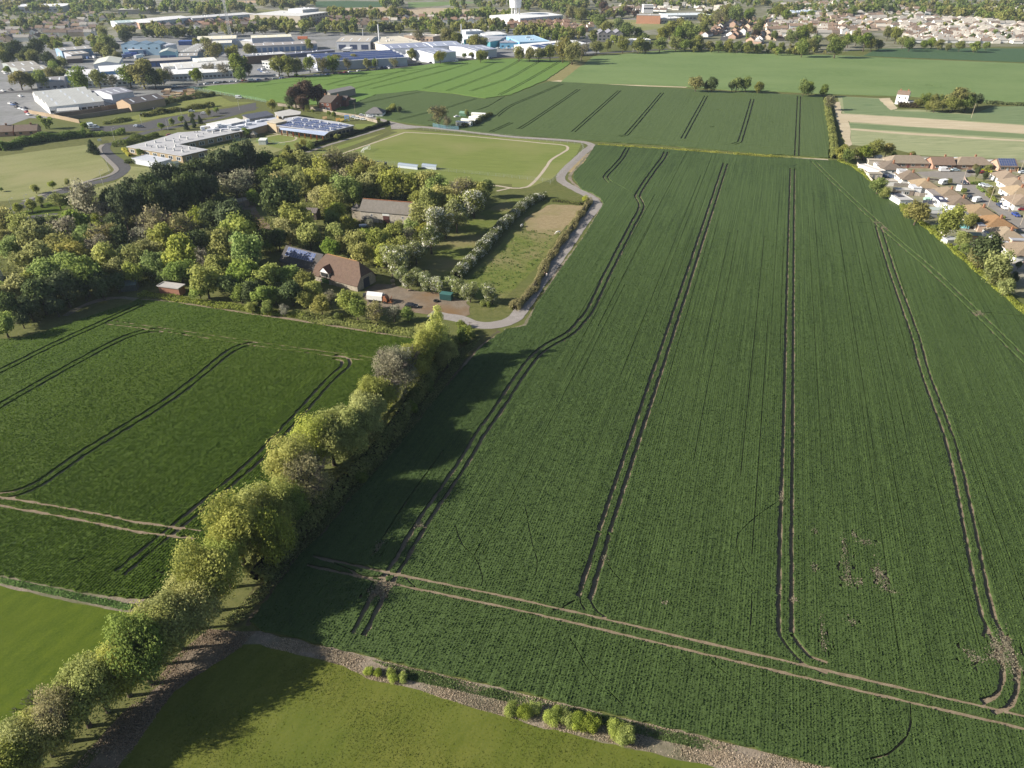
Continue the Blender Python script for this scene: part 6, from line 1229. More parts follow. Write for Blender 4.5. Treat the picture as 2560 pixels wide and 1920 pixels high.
# ------------------------------------------------------------------ bungalows on the right
st = pts('R 900,330 1300,330 1420,390 1500,480 1650,590 1850,720 2050,860 2300,1060')
strip('estate_road', st, 8.0, 0.05, M['pave'], 0, 3)
area('estate_gardens', pts('R 100,130 350,100 560,90 1050,110 1900,140 n 2700,400 2700,800 S 1700,1080 1200,660 700,200 R 800,800 500,560 250,330 120,210'), 0.012, ground_mat('garden_ground', (0.13, 0.14, 0.06), (0.25, 0.23, 0.15), (0.30, 0.28, 0.24), .35, .08, .05))
area('turning_head', pts('R 880,300 1100,290 1500,300 1560,330 1480,400 1400,420 1280,450 1250,390 960,350'), 0.055, M['pave'])
area('green', pts('R 1480,370 1580,360 1700,400 1880,420 1870,480 1760,470 1540,460'), 0.06, M['meadow'])
sd_ = (st[-2] - st[3]); SYW = math.atan2(sd_.y, sd_.x)
tw = P('R', 1540, 150, 5) - P('R', 740, 140, 5); TYW = math.atan2(tw.y, tw.x)
WHT = (.76, .75, .72); ROOFS = [(0.160, 0.132, 0.108), (0.172, 0.138, 0.108), (0.285, 0.22, 0.145), (0.225, 0.178, 0.128), (0.175, 0.140, 0.108), (0.245, 0.182, 0.112), (0.255, 0.155, 0.080), (0.285, 0.23, 0.165)]
def bung(i, t, x, y, yaw, L, W, roof, label, wall=WHT, wmat='render', rise=2.7, h=2.6, chim=True, ops=None, hipk=1.0, kind='hip'):
    ops = ops if ops is not None else [('w', 'f', .2, .9, 1.8, 1.2), ('w', 'f', .75, .9, 2.0, 1.3), ('d', 'f', .48, 0, 1.0, 2.0, (.6, .62, .62)), ('w', 'l', .3, .9, 1.5, 1.2), ('w', 'l', .72, .9, 1.2, 1.1), ('w', 'r', .5, .9, 1.4, 1.1)]
    return building('bungalow', label, 'house', at_c(t, x, y, h + rise, yaw, L, W), h, kind, rise, wall, wmat, roof, 'tile', .45, chim=[(W * .2, .5, .8)] if chim else (), group='bungalows of the estate', hipk=hipk, ops=ops)
a = SYW + math.pi / 2
bung(0, 'R', 545, 165, SYW, 12, 10.5, ROOFS[0], 'grey-brown bungalow nearest the field corner, first of the lower row')
h2 = bung(1, 'R', 790, 285, SYW, 12, 10, ROOFS[1], 'brown-roofed bungalow with white box dormer, second of the lower row')
h3 = bung(2, 'R', 975, 385, SYW, 11.5, 10, ROOFS[2], 'tan-roofed bungalow, third of the lower row')
h4 = bung(3, 'R', 1270, 495, SYW, 12.5, 10, ROOFS[3], 'fawn-roofed bungalow with flat rear extension, fourth of the lower row')
h5 = bung(4, 'R', 1415, 600, SYW, 13, 11, ROOFS[4], 'brown-roofed bungalow with conservatory, fifth of the lower row')
h6 = bung(5, 'R', 1665, 715, SYW, 13, 11, ROOFS[5], 'sandy-roofed bungalow, sixth of the lower row')
h7 = bung(6, 'R', 1880, 850, SYW, 13, 11, ROOFS[6], 'orange lichened roof bungalow, seventh of the lower row')
h8 = bung(7, 'R', 2010, 1000, SYW, 13, 11, ROOFS[7], 'pale tan roofed bungalow, last whole one of the lower row')
bung(8, 'S', 2250, 330, SYW, 13, 11, ROOFS[3], 'bungalow cut by the right edge below the row')
h_ = building('dormer', 'x', 'x', at_c('R', 690, 275, 4.6, SYW, 3.6, 4.5), 4.4, 'flat', 0, (.8, .8, .79), 'render', (.5, .5, .5), 'felt', .1)
for k in ('label', 'category'): del h_[k]
h_.parent = h2; h_.location = h2.matrix_basis.inverted() @ h_.location; h_.rotation_euler = (0, 0, 0)
bung(9, 'R', 745, 92, TYW, 20, 10, (0.26, 0.215, 0.165), 'wide semi-detached bungalow at the left of the top row', ops=[('w', 'f', .15, .9, 1.8, 1.2), ('w', 'f', .35, .9, 1.8, 1.2), ('w', 'f', .6, .9, 1.8, 1.2), ('w', 'f', .85, .9, 1.8, 1.2), ('d', 'f', .48, 0, 1.0, 2.0, (.3, .1, .1))], wall=(.45, .30, .23), wmat='brick', hipk=.8)
bung(10, 'R', 1180, 112, TYW, 11, 9.5, (0.21, 0.15, 0.115), 'brown gabled bungalow in the middle of the top row', wall=(.42, .24, .17), wmat='brick', kind='gable')
bung(11, 'R', 1560, 112, TYW, 18, 10, (0.255, 0.205, 0.155), 'wide bungalow facing the turning head in the top row', wall=(.42, .27, .2), wmat='brick', hipk=.8)
pvh = bung(12, 'R', 1985, 135, TYW, 9, 9, (0.2, 0.15, 0.12), 'bungalow roof covered by black solar panels, top row right', wall=(.46, .30, .22), wmat='brick', kind='gable', chim=False)
sl = math.atan2(2.7, 4.5); pv_array(pvh, -3.6, -3.7, 2.6 + .85 * math.tan(sl) + .2, 7, 3, 1.2, 1.72, sl)
bung(13, 'R', 2010, 290, SYW, 12, 9, (0.24, 0.19, 0.145), 'first bungalow of the row behind the green'); bung(14, 'R', 2110, 380, SYW, 12, 9, (0.25, 0.2, 0.15), 'second bungalow of the row behind the green')
bung(15, 'R', 2150, 475, SYW, 12, 9.5, (0.31, 0.24, 0.16), 'third bungalow of the row behind the green'); bung(16, 'R', 2190, 590, SYW, 12, 9.5, (0.235, 0.185, 0.14), 'fourth bungalow of the row behind the green')
bung(17, 'R', 2330, 330, SYW, 12, 9.5, (0.235, 0.185, 0.14), 'bungalow at the right edge behind the row'); bung(18, 'n', 2640, 470, SYW, 12, 9.5, (0.3, 0.2, 0.14), 'bungalow outside the right edge')
def ext(name, label, t, x, y, z, yaw, L, W, wall, roof, ops=(), kind='flat', rise=0, cat='shed', wmat='render', rmat='felt', over=.15):
    return building(name, label, cat, at_c(t, x, y, z + rise, yaw, L, W), z, kind, rise, wall, wmat, roof, rmat, over, ops=ops)
ext('flat_extension', 'long white flat-roofed store behind the first bungalow', 'R', 300, 250, 2.4, SYW + R(28), 14, 4, (.7, .7, .68), (.60, .57, .53), cat='extension')
ext('flat_extension', 'white block beside the first bungalow', 'R', 395, 200, 2.8, SYW, 5, 4, (.8, .8, .79), (.45, .42, .4), cat='extension')
ext('rear_extension', 'white rear extension of the third bungalow', 'R', 850, 485, 2.7, SYW, 5.5, 3.8, (.8, .8, .79), (.55, .56, .58), [('w', 'f', .5, .8, 3, 1.4)], cat='extension')
ext('rear_extension', 'flat brown-roofed rear extension of the fourth bungalow', 'R', 1110, 560, 2.9, SYW, 9, 6, (.8, .8, .78), (.27, .24, .22), [('w', 'f', .3, .8, 2.2, 1.4), ('w', 'l', .5, .8, 2, 1.4)], cat='extension')
sk_ = ext('rear_extension', 'dark flat roof with two skylights behind the fifth bungalow', 'R', 1205, 645, 2.9, SYW, 7.5, 6, (.8, .8, .79), (.055, .06, .10), [('w', 'f', .5, .6, 3.4, 1.8), ('w', 'l', .5, .8, 2, 1.4)], cat='extension')
for y in (-1.2, 1.2): b = MB(); b.box(-1, 1, y - .5, y + .5, 3.1, 3.4); b.build('skylight', M['metal'], sk_, color=(.75, .78, .8))
cv = ext('conservatory', 'white glazed conservatory with pitched roof', 'R', 1280, 725, 2.3, SYW, 5, 4.5, (.75, .77, .78), (.72, .74, .76), [('w', 'f', .2, .5, 1.3, 1.6), ('w', 'f', .5, .5, 1.3, 1.6), ('w', 'f', .8, .5, 1.3, 1.6), ('w', 'l', .3, .5, 1.3, 1.6), ('w', 'l', .7, .5, 1.3, 1.6)], 'gabley', 1.2, 'conservatory', 'paint', 'paint')
ext('rear_extension', 'grey felt extension of the sixth bungalow', 'R', 1530, 820, 2.6, SYW, 9, 6, (.6, .5, .42), (.22, .21, .2), cat='extension')
ext('rear_extension', 'slate-grey extension with white door behind the orange roof', 'R', 1690, 950, 2.5, SYW, 6, 5, (.5, .36, .28), (.33, .33, .36), [('d', 'f', .6, 0, 1.0, 2.0, (.8, .8, .8)), ('w', 'f', .25, .8, 1.6, 1.2)], cat='extension', wmat='brick')
ext('rear_extension', 'white extension below the pale tan roof', 'S', 1700, 190, 2.5, SYW, 7, 5, (.82, .82, .81), (.30, .31, .36), [('w', 'f', .5, .6, 2.6, 1.6)], cat='extension')
ext('flat_extension', 'brick block with grey flat roof at the right edge', 'S', 2130, 240, 3.0, SYW, 7, 8, (.52, .36, .27), (.34, .35, .38), [('w', 'f', .5, .8, 1.4, 1.4)], cat='extension', wmat='brick')
ext('garage', 'long white garage behind the big garden tree', 'S', 1970, 380, 2.4, SYW + R(20), 8, 4, (.8, .8, .79), (.36, .36, .38), [('s', 'f', .5, 0, 2.4, 2.0, (.8, .8, .8))], cat='garage')
ext('garden_shed', 'small white summer house at the top left garden', 'R', 382, 88, 2.2, R(10), 3.2, 2.6, (.75, .76, .76), (.6, .6, .58), [('w', 'f', .6, .8, 1, 1)], 'gable', .7)
ext('garden_shed', 'low cream workshop behind the first bungalow', 'R', 350, 150, 2.2, R(-6), 8, 3.2, (.55, .5, .42), (.45, .40, .33))
ext('garden_shed', 'cream garage with felt roof by the field bank', 'R', 335, 318, 2.3, R(-2), 6.5, 3.4, (.58, .52, .43), (.36, .32, .26), [('w', 'f', .7, .9, .9, .9), ('d', 'f', .35, 0, .9, 1.9, (.2, .2, .22))])
ext('garden_shed', 'white-walled garage in the third garden', 'R', 525, 408, 2.3, R(-4), 6.5, 3.4, (.74, .73, .70), (.50, .45, .38))
ext('garden_shed', 'garden room with white patio doors and brick wall', 'R', 700, 520, 2.4, R(-2), 8, 4, (.42, .33, .27), (.48, .46, .42), [('d', 'f', .35, 0, .9, 2.0, (.8, .8, .8)), ('w', 'f', .6, .5, 2.2, 1.5)], wmat='brick')
ext('garden_shed', 'black and white flat-roofed garage by the field hedge', 'R', 670, 620, 2.5, SYW + R(10), 9.5, 6, (.8, .8, .79), (.42, .41, .40), [('w', 'r', .5, .8, .9, 1.2)])
ext('garden_shed', 'dark felt roof strip behind the flat garage', 'R', 625, 592, 2.6, SYW + R(10), 6, 2.6, (.3, .3, .32), (.06, .065, .085))
ext('greenhouse', 'grey-green greenhouse in the middle garden', 'R', 1085, 745, 2.0, R(-4), 7, 3, (.35, .38, .36), (.36, .41, .38), kind='gable', rise=.8, cat='greenhouse', wmat='metal', rmat='metal')
ext('garden_shed', 'grey shed below the greenhouse', 'R', 1105, 790, 2.0, R(-4), 6, 3, (.28, .28, .27), (.35, .35, .34), kind='gable', rise=.7)
ext('garden_shed', 'orange timber shed with green roof', 'R', 1595, 1062, 2.0, R(-4), 4.5, 3, (.50, .24, .06), (.20, .24, .20), kind='gable', rise=.8, wmat='wood')
ext('garden_shed', 'turquoise plastic shelter beside the big yellow tree', 'R', 1470, 935, 2.0, R(-30), 4, 3, (.2, .5, .55), (.25, .55, .6))
ext('garden_shed', 'flat grey shed at the field edge lower right', 'S', 970, 255, 2.2, R(4), 6, 4, (.45, .45, .44), (.40, .41, .43))
ext('garden_shed', 'light green shed in the fourth garden', 'R', 1000, 618, 1.6, R(5), 2.4, 1.6, (.3, .48, .4), (.4, .6, .5), kind='gable', rise=.5)
ext('carport', 'white carport roof between the top row houses', 'R', 1025, 165, 2.4, TYW, 5, 8, (.7, .7, .69), (.72, .72, .70), cat='carport')
ext('carport', 'white garage block right of the wide bungalow', 'R', 1800, 175, 2.4, TYW, 7, 6, (.78, .78, .77), (.62, .60, .57), cat='garage')
ext('garage', 'pale garage between the wide bungalows', 'R', 1360, 140, 2.3, TYW, 4, 6, (.6, .66, .68), (.55, .6, .62), cat='garage')
for i, (s, h, c, lab, w) in enumerate((
    ('R 110,215 160,270 300,440', 1.6, (.46, .41, .34), 'concrete block wall along the field edge', 1.8), ('R 100,110 180,130 190,165', 1.6, (.2, .17, .14), 'dark brown fence at the top left garden', 1.8),
    ('R 760,590 900,610 1070,615', 1.7, (.33, .29, .25), 'grey panel fence behind the light green shed', 1.8), ('R 560,480 760,490', 1.7, (.22, .2, .18), 'dark fence below the third garden garage', 1.8),
    ('R 430,370 620,385', 1.8, (.05, .07, .12), 'dark blue fence above the third garden', 1.8), ('R 930,700 1180,715', 1.8, (.08, .09, .12), 'dark shaded fence above the greenhouse', 1.8),
    ('S 1910,560 2212,610', 1.8, (.28, .09, .06), 'red-brown fence with white posts below the garage', 2.4), ('S 2040,640 2300,690', 1.8, (.22, .08, .06), 'lower red-brown fence at the right edge', 2.4),
    ('S 760,180 870,260 980,380', 1.2, (.5, .47, .42), 'white broken fence where the gardens meet the field', 1.8), ('S 1250,300 1560,300', 1.7, (.3, .25, .18), 'tan fence behind the shaded garden', 1.8),
    ('R 1020,405 1190,415', 1.0, (.1, .09, .08), 'low dark wall in front of the tan roof', 1.8), ('R 1460,375 1480,420 1530,460', .8, (.4, .3, .26), 'curved low brick wall around the green', 1.5), ('R 2080,250 2130,300', 1.8, (.5, .36, .2), 'orange fence right of the solar roof', 1.8))):
    fence('garden_fence', lab, pts(s), h, c, w, post=(.6, .58, .55) if 'white posts' in lab else (.3, .28, .25), group=None)
for i, (s, h, c, lab) in enumerate((('R 1630,505 1700,560', 1.2, (.13, .19, .03), 'bright clipped hedge at the roadside corner'), ('R 1540,455 1700,465', 1.2, (.10, .14, .03), 'low hedge in front of the green'), ('R 1750,600 1850,680 1890,690', 1.6, (.14, .16, .04), 'bushy hedge along the road opposite'), ('R 2000,730 2180,740', 1.1, (.13, .17, .03), 'low hedge in front of the right-hand drive'), ('R 1670,290 1800,320', 1.4, (.22, .23, .03), 'yellow-green hedge behind the cypress trees'))):
    hedge('hedge', lab, pts(s), 1.6, h, c, leaf=.35, dens_=60)
for i, (x, y) in enumerate(((1628, 315), (1728, 345))):
    trees('R %d,%d,36,x,1.9' % (x, y), 'clipped to an egg on the turning green, %s one' % ('left' if i == 0 else 'right'), zc=1.15)
trees('R 1275,425,38,o 1460,540,38,g 1790,560,55,t 1580,930,70,o 1960,880,25,o 1610,240,40,t 1760,260,45,y 1120,230,30,o', 'in the front gardens of the estate', group='front garden trees', zc=1.0)
cars = (('R 1345,290', 0, (.45, .55, .58), 'car', 'teal-grey car in the drive beside the white van'), ('R 1540,312', 0, (.02, .02, .025), 'car', 'black car parked beside the cypress trees'), ('R 1690,320', 10, (.35, .02, .03), 'car', 'dark red car behind the cypress trees'), ('R 1455,450', -40, (.05, .06, .09), 'car', 'dark blue car parked by the curved wall'),
        ('R 1700,480', -15, (.6, .65, .70), 'car', 'pale blue car on the drive by the green'), ('R 1745,492', -15, (.6, .64, .66), 'car', 'silver car next to the pale blue one'), ('R 1535,635', -35, (.03, .035, .05), 'car', 'black car in the drive of the fifth bungalow'), ('R 1995,655', 5, (.42, .03, .05), 'car', 'bright red car on the right-hand lawn drive'),
        ('R 1955,690', 0, (.78, .78, .78), 'car', 'white car just below the red car'), ('R 1905,735', -35, (.04, .06, .12), 'car', 'dark blue car on the road edge'), ('R 1960,765', -35, (.8, .8, .8), 'car', 'white car parked nose down the road'), ('R 2105,855', -30, (.03, .06, .25), 'car', 'royal blue car on the road'), ('R 2185,785', -5, (.3, .02, .03), 'car', 'maroon car at the right edge'),
        ('R 1205,295', -3, (.8, .8, .8), 'van', 'large white panel van in the turning head'), ('R 1620,675', 25, (.8, .8, .79), 'van', 'white camper van in the drive of the sixth bungalow'), ('R 985,225', 60, (.3, .42, .55), 'car', 'blue car in front of the wide semi-detached bungalow'), ('R 2195,320', 0, (.6, .64, .68), 'car', 'silver car behind the solar roof'))
for s, rz, c, k, lab in cars: car(lab, pts(s)[0], SYW + R(rz + 35) if rz < -20 else R(rz), c, k)
for i, (s, c, lab) in enumerate((('R 1195,460', (.8, .8, .8), 'rounded white touring caravan in front of the tan roof'), ('R 1380,540', (.8, .81, .82), 'white box trailer on the drive of the fourth bungalow'))):
    p = pts(s)[0]; t = link('touring_caravan', None, None, (p.x, p.y, .05), R(20 + 40 * i)); tag(t, lab, 'caravan')
    b = MB(); pr = [(-2.2, .5), (-2.4, 1.2), (-2.0, 2.3), (-1.5, 2.55), (1.5, 2.55), (2.0, 2.3), (2.4, 1.2), (2.2, .5)]; n = len(pr)
    for s_ in (-1.05, 1.05): b.v += [(x, s_, z) for x, z in pr]
    b.f = [(k, (k + 1) % n, n + (k + 1) % n, n + k) for k in range(n)] + [tuple(range(n))[::-1], tuple(range(n, 2 * n))]; b.m = [0] * len(b.f); b.build('body', M['metal'], t, color=c)
    for y in (-1.08, 1.08): b = MB(); b.box(-1.2, .2, y - .01, y + .01, 1.4, 2.0); b.build('window', M['glass'], t)
    for y in (-.9, .9): link('wheel', CARM['wheel'], t, (0, y, .32), color=(.02, .02, .02))
for i, (s, h) in enumerate((('R 1430,460', 8.5), ('R 1755,740', 9.5), ('R 2020,795', 9), ('R 2145,1020', 9), ('R 2160,310', 7))): pole('telegraph_pole', 'pale telegraph pole on the estate road, %s from the left' % ORD[[0, 1, 2, 3, 4][i]], 'pole', pts(s)[0], h, .12, (.45, .38, .30), mat='wood', group='estate telegraph poles')
# ------------------------------------------------------------------ industrial estate
GREY = (.58, .57, .55); WH = (.74, .74, .73); LB = (.32, .47, .60); BL = (.13, .30, .48); CR_ = (.62, .58, .48)
YARD = []; dg = random.Random(5)
def dress(o, h, kind, rise, n):
    """roof lights and plant, each its own piece"""
    L, W = o['dim']; rf = [c for c in o.children if c.name.startswith('roof')][0]
    if L < 14 or W < 8: return
    if kind in ('gable', 'multi'):
        s = W / 2 / (n if kind == 'multi' else 1); a = math.atan2(rise, s); bays_ = n if kind == 'multi' else 1; k = min(9, max(3, int(L / 9)))
        b = MB(); ln = s / math.cos(a) * .55; b.box(-.55, .55, 0, ln, 0, .06); me = b.mesh('rooflight', M['metal'])
        for q in range(bays_):
            for i in range(k):
                if bays_ > 4 and i % 2: continue
                y = -W / 2 + q * 2 * s + s * .2; r_ = link('rooflight', me, rf, (-L / 2 + (i + .5) * L / k, y, h + rise * .2 + .17), color=(.70, .73, .76)); r_.rotation_euler = (a, 0, 0)
    elif kind == 'flat' and L > 18:
        for i in range(dg.randint(3, 7)): sx, sy, sz = dg.uniform(.8, 3), dg.uniform(.8, 2), dg.uniform(.5, 1.4); b = MB(); b.box(-sx / 2, sx / 2, -sy / 2, sy / 2, 0, sz); b.build('roof_plant', M['metal'], rf, (dg.uniform(-L * .4, L * .4), dg.uniform(-W * .35, W * .35), h + .18), 0, (.62, .63, .65))
def ind(label, t, a, b, d, h, kind='gable', rise=1.6, wall=WH, roof=GREY, n=1, wmat='sheet', rmat='sheet', ops=(), cat='warehouse', name='warehouse', over=.25):
    o = building(name, label, cat, rect(t, a, b, d, h), h, kind, rise, wall, wmat, roof, rmat, over, n, ops, group=None); dress(o, h, kind, rise, n); YARD.append(o); return o
def bays(n, w=4, h=4, col=(.10, .22, .42), face='f', z=0): return [('s', face, (k + .5) / n, z, w, h, col) for k in range(n)]
def wins(n, z=1.2, w=2.4, h=1.2, face='f'): return [('g', face, (k + .5) / n, z, w, h) for k in range(n)]
ind('long white factory with four-ridged pale roof beside the car park', 'V', (840, 1300), (1790, 1198), (405, 1085), 5.0, 'multi', 2.6, (.78, .78, .78), (.60, .60, .56), 4, ops=wins(9, 1, 3, 1.6) + [('g', 'l', .15, .5, 1.2, 2.4), ('g', 'l', .45, .5, 2, 2.2)])
ind('low white annexe in front of the four-ridged factory', 'V', (990, 1375), (1360, 1345), (940, 1330), 3.0, 'gable', 1.0, (.7, .7, .68), (.52, .51, .48), ops=wins(3))
ind('grey steel shed with shallow roof next to the timber yard', 'V', (1925, 1085), (2300, 1025), (1725, 990), 6.0, 'gable', 1.6, (.55, .57, .62), (.30, .30, .34), ops=bays(2, 4, 4.2, (.62, .66, .7), 'l'))
ind('long tan brick shed with dark slate roof', 'W', (315, 1390), (905, 1285), (90, 1345), 5.0, 'gable', 2.6, (.42, .31, .21), (.15, .135, .135), wmat='brick', rmat='tile')
ind('twin-roofed weathered grey works at the left', 'V', (370, 690), (860, 645), (250, 520), 6.0, 'multi', 1.6, (.32, .36, .36), (.36, .34, .30), 2)
ind('grey barn-like unit hidden by roadside trees', 'V', (620, 880), (1105, 850), (560, 800), 5.5, 'gable', 2.0, (.33, .33, .36), (.30, .29, .29), ops=wins(4))
ind('long low white roof behind the roadside trees, left half', 'V', (1235, 862), (2590, 790), (1100, 785), 5.0, 'gable', .8, (.52, .55, .58), (.78, .78, .78), ops=wins(16, 1.2, 2.2, 1.6))
ind('long low white roof behind the roadside trees, right half', 'W', (780, 885), (2085, 818), (790, 800), 5.0, 'gable', .8, (.45, .48, .50), (.78, .78, .77), ops=wins(18, 1.2, 2.2, 1.6))
ind('white roofed unit with blue fascia', 'V', (1110, 765), (1640, 738), (1090, 690), 5.5, 'mono', 1.0, (.12, .28, .52), (.74, .73, .74))
ind('white roofed unit with wide blue wall', 'V', (1735, 690), (2260, 655), (1660, 615), 6.5, 'mono', 1.0, (.16, .32, .55), (.77, .77, .77))
ind('white gable-ended unit with cream roof', 'V', (1615, 560), (2050, 540), (1535, 470), 6.5, 'gabley', 2.0, (.72, .70, .71), (.58, .59, .52), ops=wins(2, 4, 1.6, 1.2) + bays(1, 5, 4, (.3, .36, .5)))
ind('grey shed with blue walls behind dark trees', 'V', (1060, 325), (1590, 283), (930, 290), 7, 'gable', 1.6, (.26, .40, .55), (.42, .40, .37), ops=bays(3, 6, 4.5, (.16, .26, .4)))
ind('lower brown-roofed shed in front of the blue-walled shed', 'V', (1230, 395), (1535, 365), (990, 350), 4.5, 'gable', 1.4, (.38, .40, .46), (.40, .37, .33))
ind('small dark workshop with brown roof', 'V', (1150, 470), (1420, 455), (1120, 425), 4, 'gable', 1.2, (.13, .10, .10), (.28, .26, .23))
ind('tall pale blue works with three gables facing the road', 'W', (150, 350), (822, 350), (112, 320), 10.5, 'gabley', 2.0, LB, (.30, .42, .52), 3, ops=wins(5, 6, 2, 1.4))
ind('low blue works with white roof lights', 'W', (285, 455), (880, 425), (265, 405), 5.5, 'mono', 1.4, (.36, .47, .60), (.55, .52, .53), ops=bays(3, 6, 4.4, (.07, .13, .27)))
ind('pale teal gable-fronted unit with blue skirt', 'W', (815, 500), (1095, 490), (690, 458), 6.0, 'gabley', 2.2, (.24, .42, .50), (.42, .45, .42), ops=bays(2, 7, 3.4, (.08, .13, .28)))
ind('broad ridged grey roof of many bays', 'W', (1180, 485), (1490, 480), (1000, 355), 7, 'multi', .9, (.30, .36, .40), (.36, .36, .34), 8)
ind('grey striped shed roof right of the blue gables', 'W', (930, 375), (1110, 345), (830, 290), 9, 'gable', 1.2, (.4, .42, .48), (.46, .47, .52))
ind('dark blue trailer-like store at the back', 'W', (1140, 305), (1360, 300), (1130, 285), 4, 'flat', 0, (.05, .10, .28), (.07, .13, .34), rmat='felt')
ind('teal shed with brown roof beside the tree', 'W', (1150, 560), (1470, 548), (1100, 505), 5.5, 'gable', 1.2, (.22, .36, .48), (.38, .36, .33))
ind('long thin brown roof over a dark yard', 'W', (650, 645), (1360, 608), (600, 620), 5.0, 'mono', .8, (.08, .10, .18), (.40, .36, .32), ops=bays(7, 4, 3.4, (.06, .12, .3)))
ind('white unit with stepped cream roof', 'W', (885, 740), (1480, 700), (780, 690), 6.0, 'gable', 1.4, (.72, .72, .70), (.72, .70, .63))
ind('long grey-white unit in the middle row', 'W', (1125, 775), (2070, 715), (1055, 690), 6.0, 'gable', 1.6, (.50, .52, .58), (.62, .61, .58))
ind('cream-roofed unit at the back of the middle row', 'W', (1480, 655), (1815, 632), (1420, 595), 7.0, 'gable', 1.4, (.66, .66, .64), (.75, .75, .70))
ind('large cream warehouse beneath the radio mast', 'W', (1470, 270), (2145, 250), (1400, 230), 9, 'gable', 2.0, (.50, .52, .58), (.74, .70, .56))
ind('lower cream warehouse in front of the mast', 'W', (1560, 340), (2065, 325), (1495, 300), 6, 'gable', 1.4, (.42, .52, .58), (.74, .72, .64), ops=wins(6))
ind('cream warehouse with pale wing right of the mast', 'X', (160, 195), (712, 175), (130, 168), 10, 'gable', 1.6, (.42, .45, .52), (.74, .71, .56))
ind('white translucent lean-to in front of the cream warehouse', 'X', (330, 255), (755, 232), (330, 222), 5.5, 'gable', 1.0, (.55, .57, .60), (.78, .78, .79))
ind('small white unit at the left of the brown units', 'X', (170, 245), (260, 225), (80, 205), 6, 'mono', .8, (.72, .70, .64), (.76, .76, .77))
ind('long row of brown-roofed trade units with blue doors', 'X', (130, 310), (1065, 268), (20, 275), 6.5, 'gable', 1.4, (.56, .56, .58), (.36, .33, .31), ops=bays(12, 4, 4.4, (.16, .25, .42)))
ind('open timber canopy with flat grey roof', 'X', (100, 448), (618, 412), (25, 424), 7, 'flat', 0, (.16, .11, .08), (.50, .50, .50), wmat='wood', rmat='felt', over=1.0)
ind('two-storey office with green window bands', 'X', (300, 512), (640, 560), (420, 490), 6.5, 'flat', 0, (.48, .50, .50), (.44, .43, .40), rmat='felt', ops=[('g', f, (k + .5) / 8, z, 2.6, 1.3) for f in 'fl' for k in range(8) for z in (1, 4)])
ind('dark ribbed yard store behind the solar factory', 'X', (640, 425), (1310, 365), (620, 405), 3.2, 'flat', 0, (.13, .14, .20), (.18, .19, .25))
pf = ind('huge solar-roofed factory with four long ridges', 'X', (1060, 530), ('Y', 245, 440), (690, 445), 7.5, 'multi', 1.8, (.42, .45, .55), (.62, .63, .66), 4)
Lp, Wp = pf['dim']; sp_ = Wp / 4; rs_ = math.atan2(1.8, sp_ / 2)
for k in range(4):
    b = MB(); b.box(-Lp / 2 + 2.5, Lp / 2 - 2.5, .0, sp_ / 2 / math.cos(rs_) * .82, 0, .09); o = b.build('solar_strip', M['pv'], pf, (0, -Wp / 2 + k * sp_ + sp_ * .05, 7.5 + 1.8 * .1 + .18)); o.rotation_euler = (rs_, 0, 0)
ind('grey-roofed works with dark loading bays', 'X', (1330, 245), (1795, 245), (1190, 165), 8, 'gable', 1.6, (.62, .63, .66), (.46, .42, .36), ops=bays(3, 8, 5, (.06, .08, .15)))
ind('cream flat-roofed works at the centre', 'X', (1950, 290), (2520, 255), (1790, 190), 6.5, 'flat', 0, (.55, .50, .44), (.56, .52, .43), rmat='felt')
ind('white box office in front of the grey-roofed works', 'X', (1420, 345), (1515, 345), (1315, 320), 5, 'flat', 0, (.75, .75, .76), (.62, .62, .62), rmat='felt', ops=wins(3, 2))
ind('blue-grey works roof left of the chimney', 'Y', (60, 350), (505, 328), (0, 300), 7.5, 'gable', 1.2, (.72, .73, .76), (.27, .30, .40))
ind('slate-blue works roof behind the white-walled block', 'Y', (520, 325), (835, 310), (370, 280), 8, 'gable', 1.4, (.66, .68, .72), (.34, .38, .48))
ind('white-walled works block facing the bright field', 'Y', (530, 405), (765, 378), (315, 350), 8.5, 'gable', 1.4, (.68, .70, .75), (.30, .33, .42), ops=[('g', 'l', .2, 1, 3, 2)])
ind('low grey works wing right of the round trees', 'Y', (980, 372), (1200, 350), (690, 318), 7.5, 'gable', 1.6, (.56, .58, .63), (.31, .34, .43))
ind('pale office with white flat roof on the skyline', 'Y', (870, 165), (1040, 158), (800, 150), 12, 'flat', 0, (.40, .45, .52), (.76, .77, .77), rmat='felt')
ind('white-roofed hall below the pale office', 'Y', (890, 218), (1045, 208), (718, 195), 8, 'gable', 1.0, (.62, .68, .72), (.66, .70, .70))
ind('white glazed-roof hall in the estate centre', 'Y', (1085, 208), (1310, 195), (940, 178), 8.5, 'gable', 1.2, (.52, .56, .60), (.68, .69, .68), ops=wins(5, 4))
ind('grey hall behind the big estate tree', 'Y', (1010, 235), (1240, 245), (1010, 215), 8, 'mono', 1, (.36, .40, .46), (.36, .38, .42))
ind('teal-fronted block below the glazed hall', 'Y', (1130, 275), (1255, 255), (1000, 228), 7, 'flat', 0, (.10, .34, .40), (.30, .33, .36), rmat='felt')
ind('bright blue block with flat roof', 'Y', (1230, 285), (1480, 285), (1200, 262), 6, 'flat', 0, (.20, .48, .70), (.30, .32, .38), rmat='felt', ops=wins(4, 2))
ind('long sky-blue retail unit on the right', 'Y', (1440, 280), (1760, 270), (1260, 215), 7, 'flat', 0, (.20, .45, .72), (.34, .50, .64), rmat='felt')
rp = ind('wide white roof with four blocks of solar panels', 'Y', (1640, 348), (2170, 295), (1340, 312), 7, 'gable', 1.4, (.62, .62, .61), (.78, .78, .77))
Lr, Wr = rp['dim']; ra = math.atan2(1.4, Wr / 2)
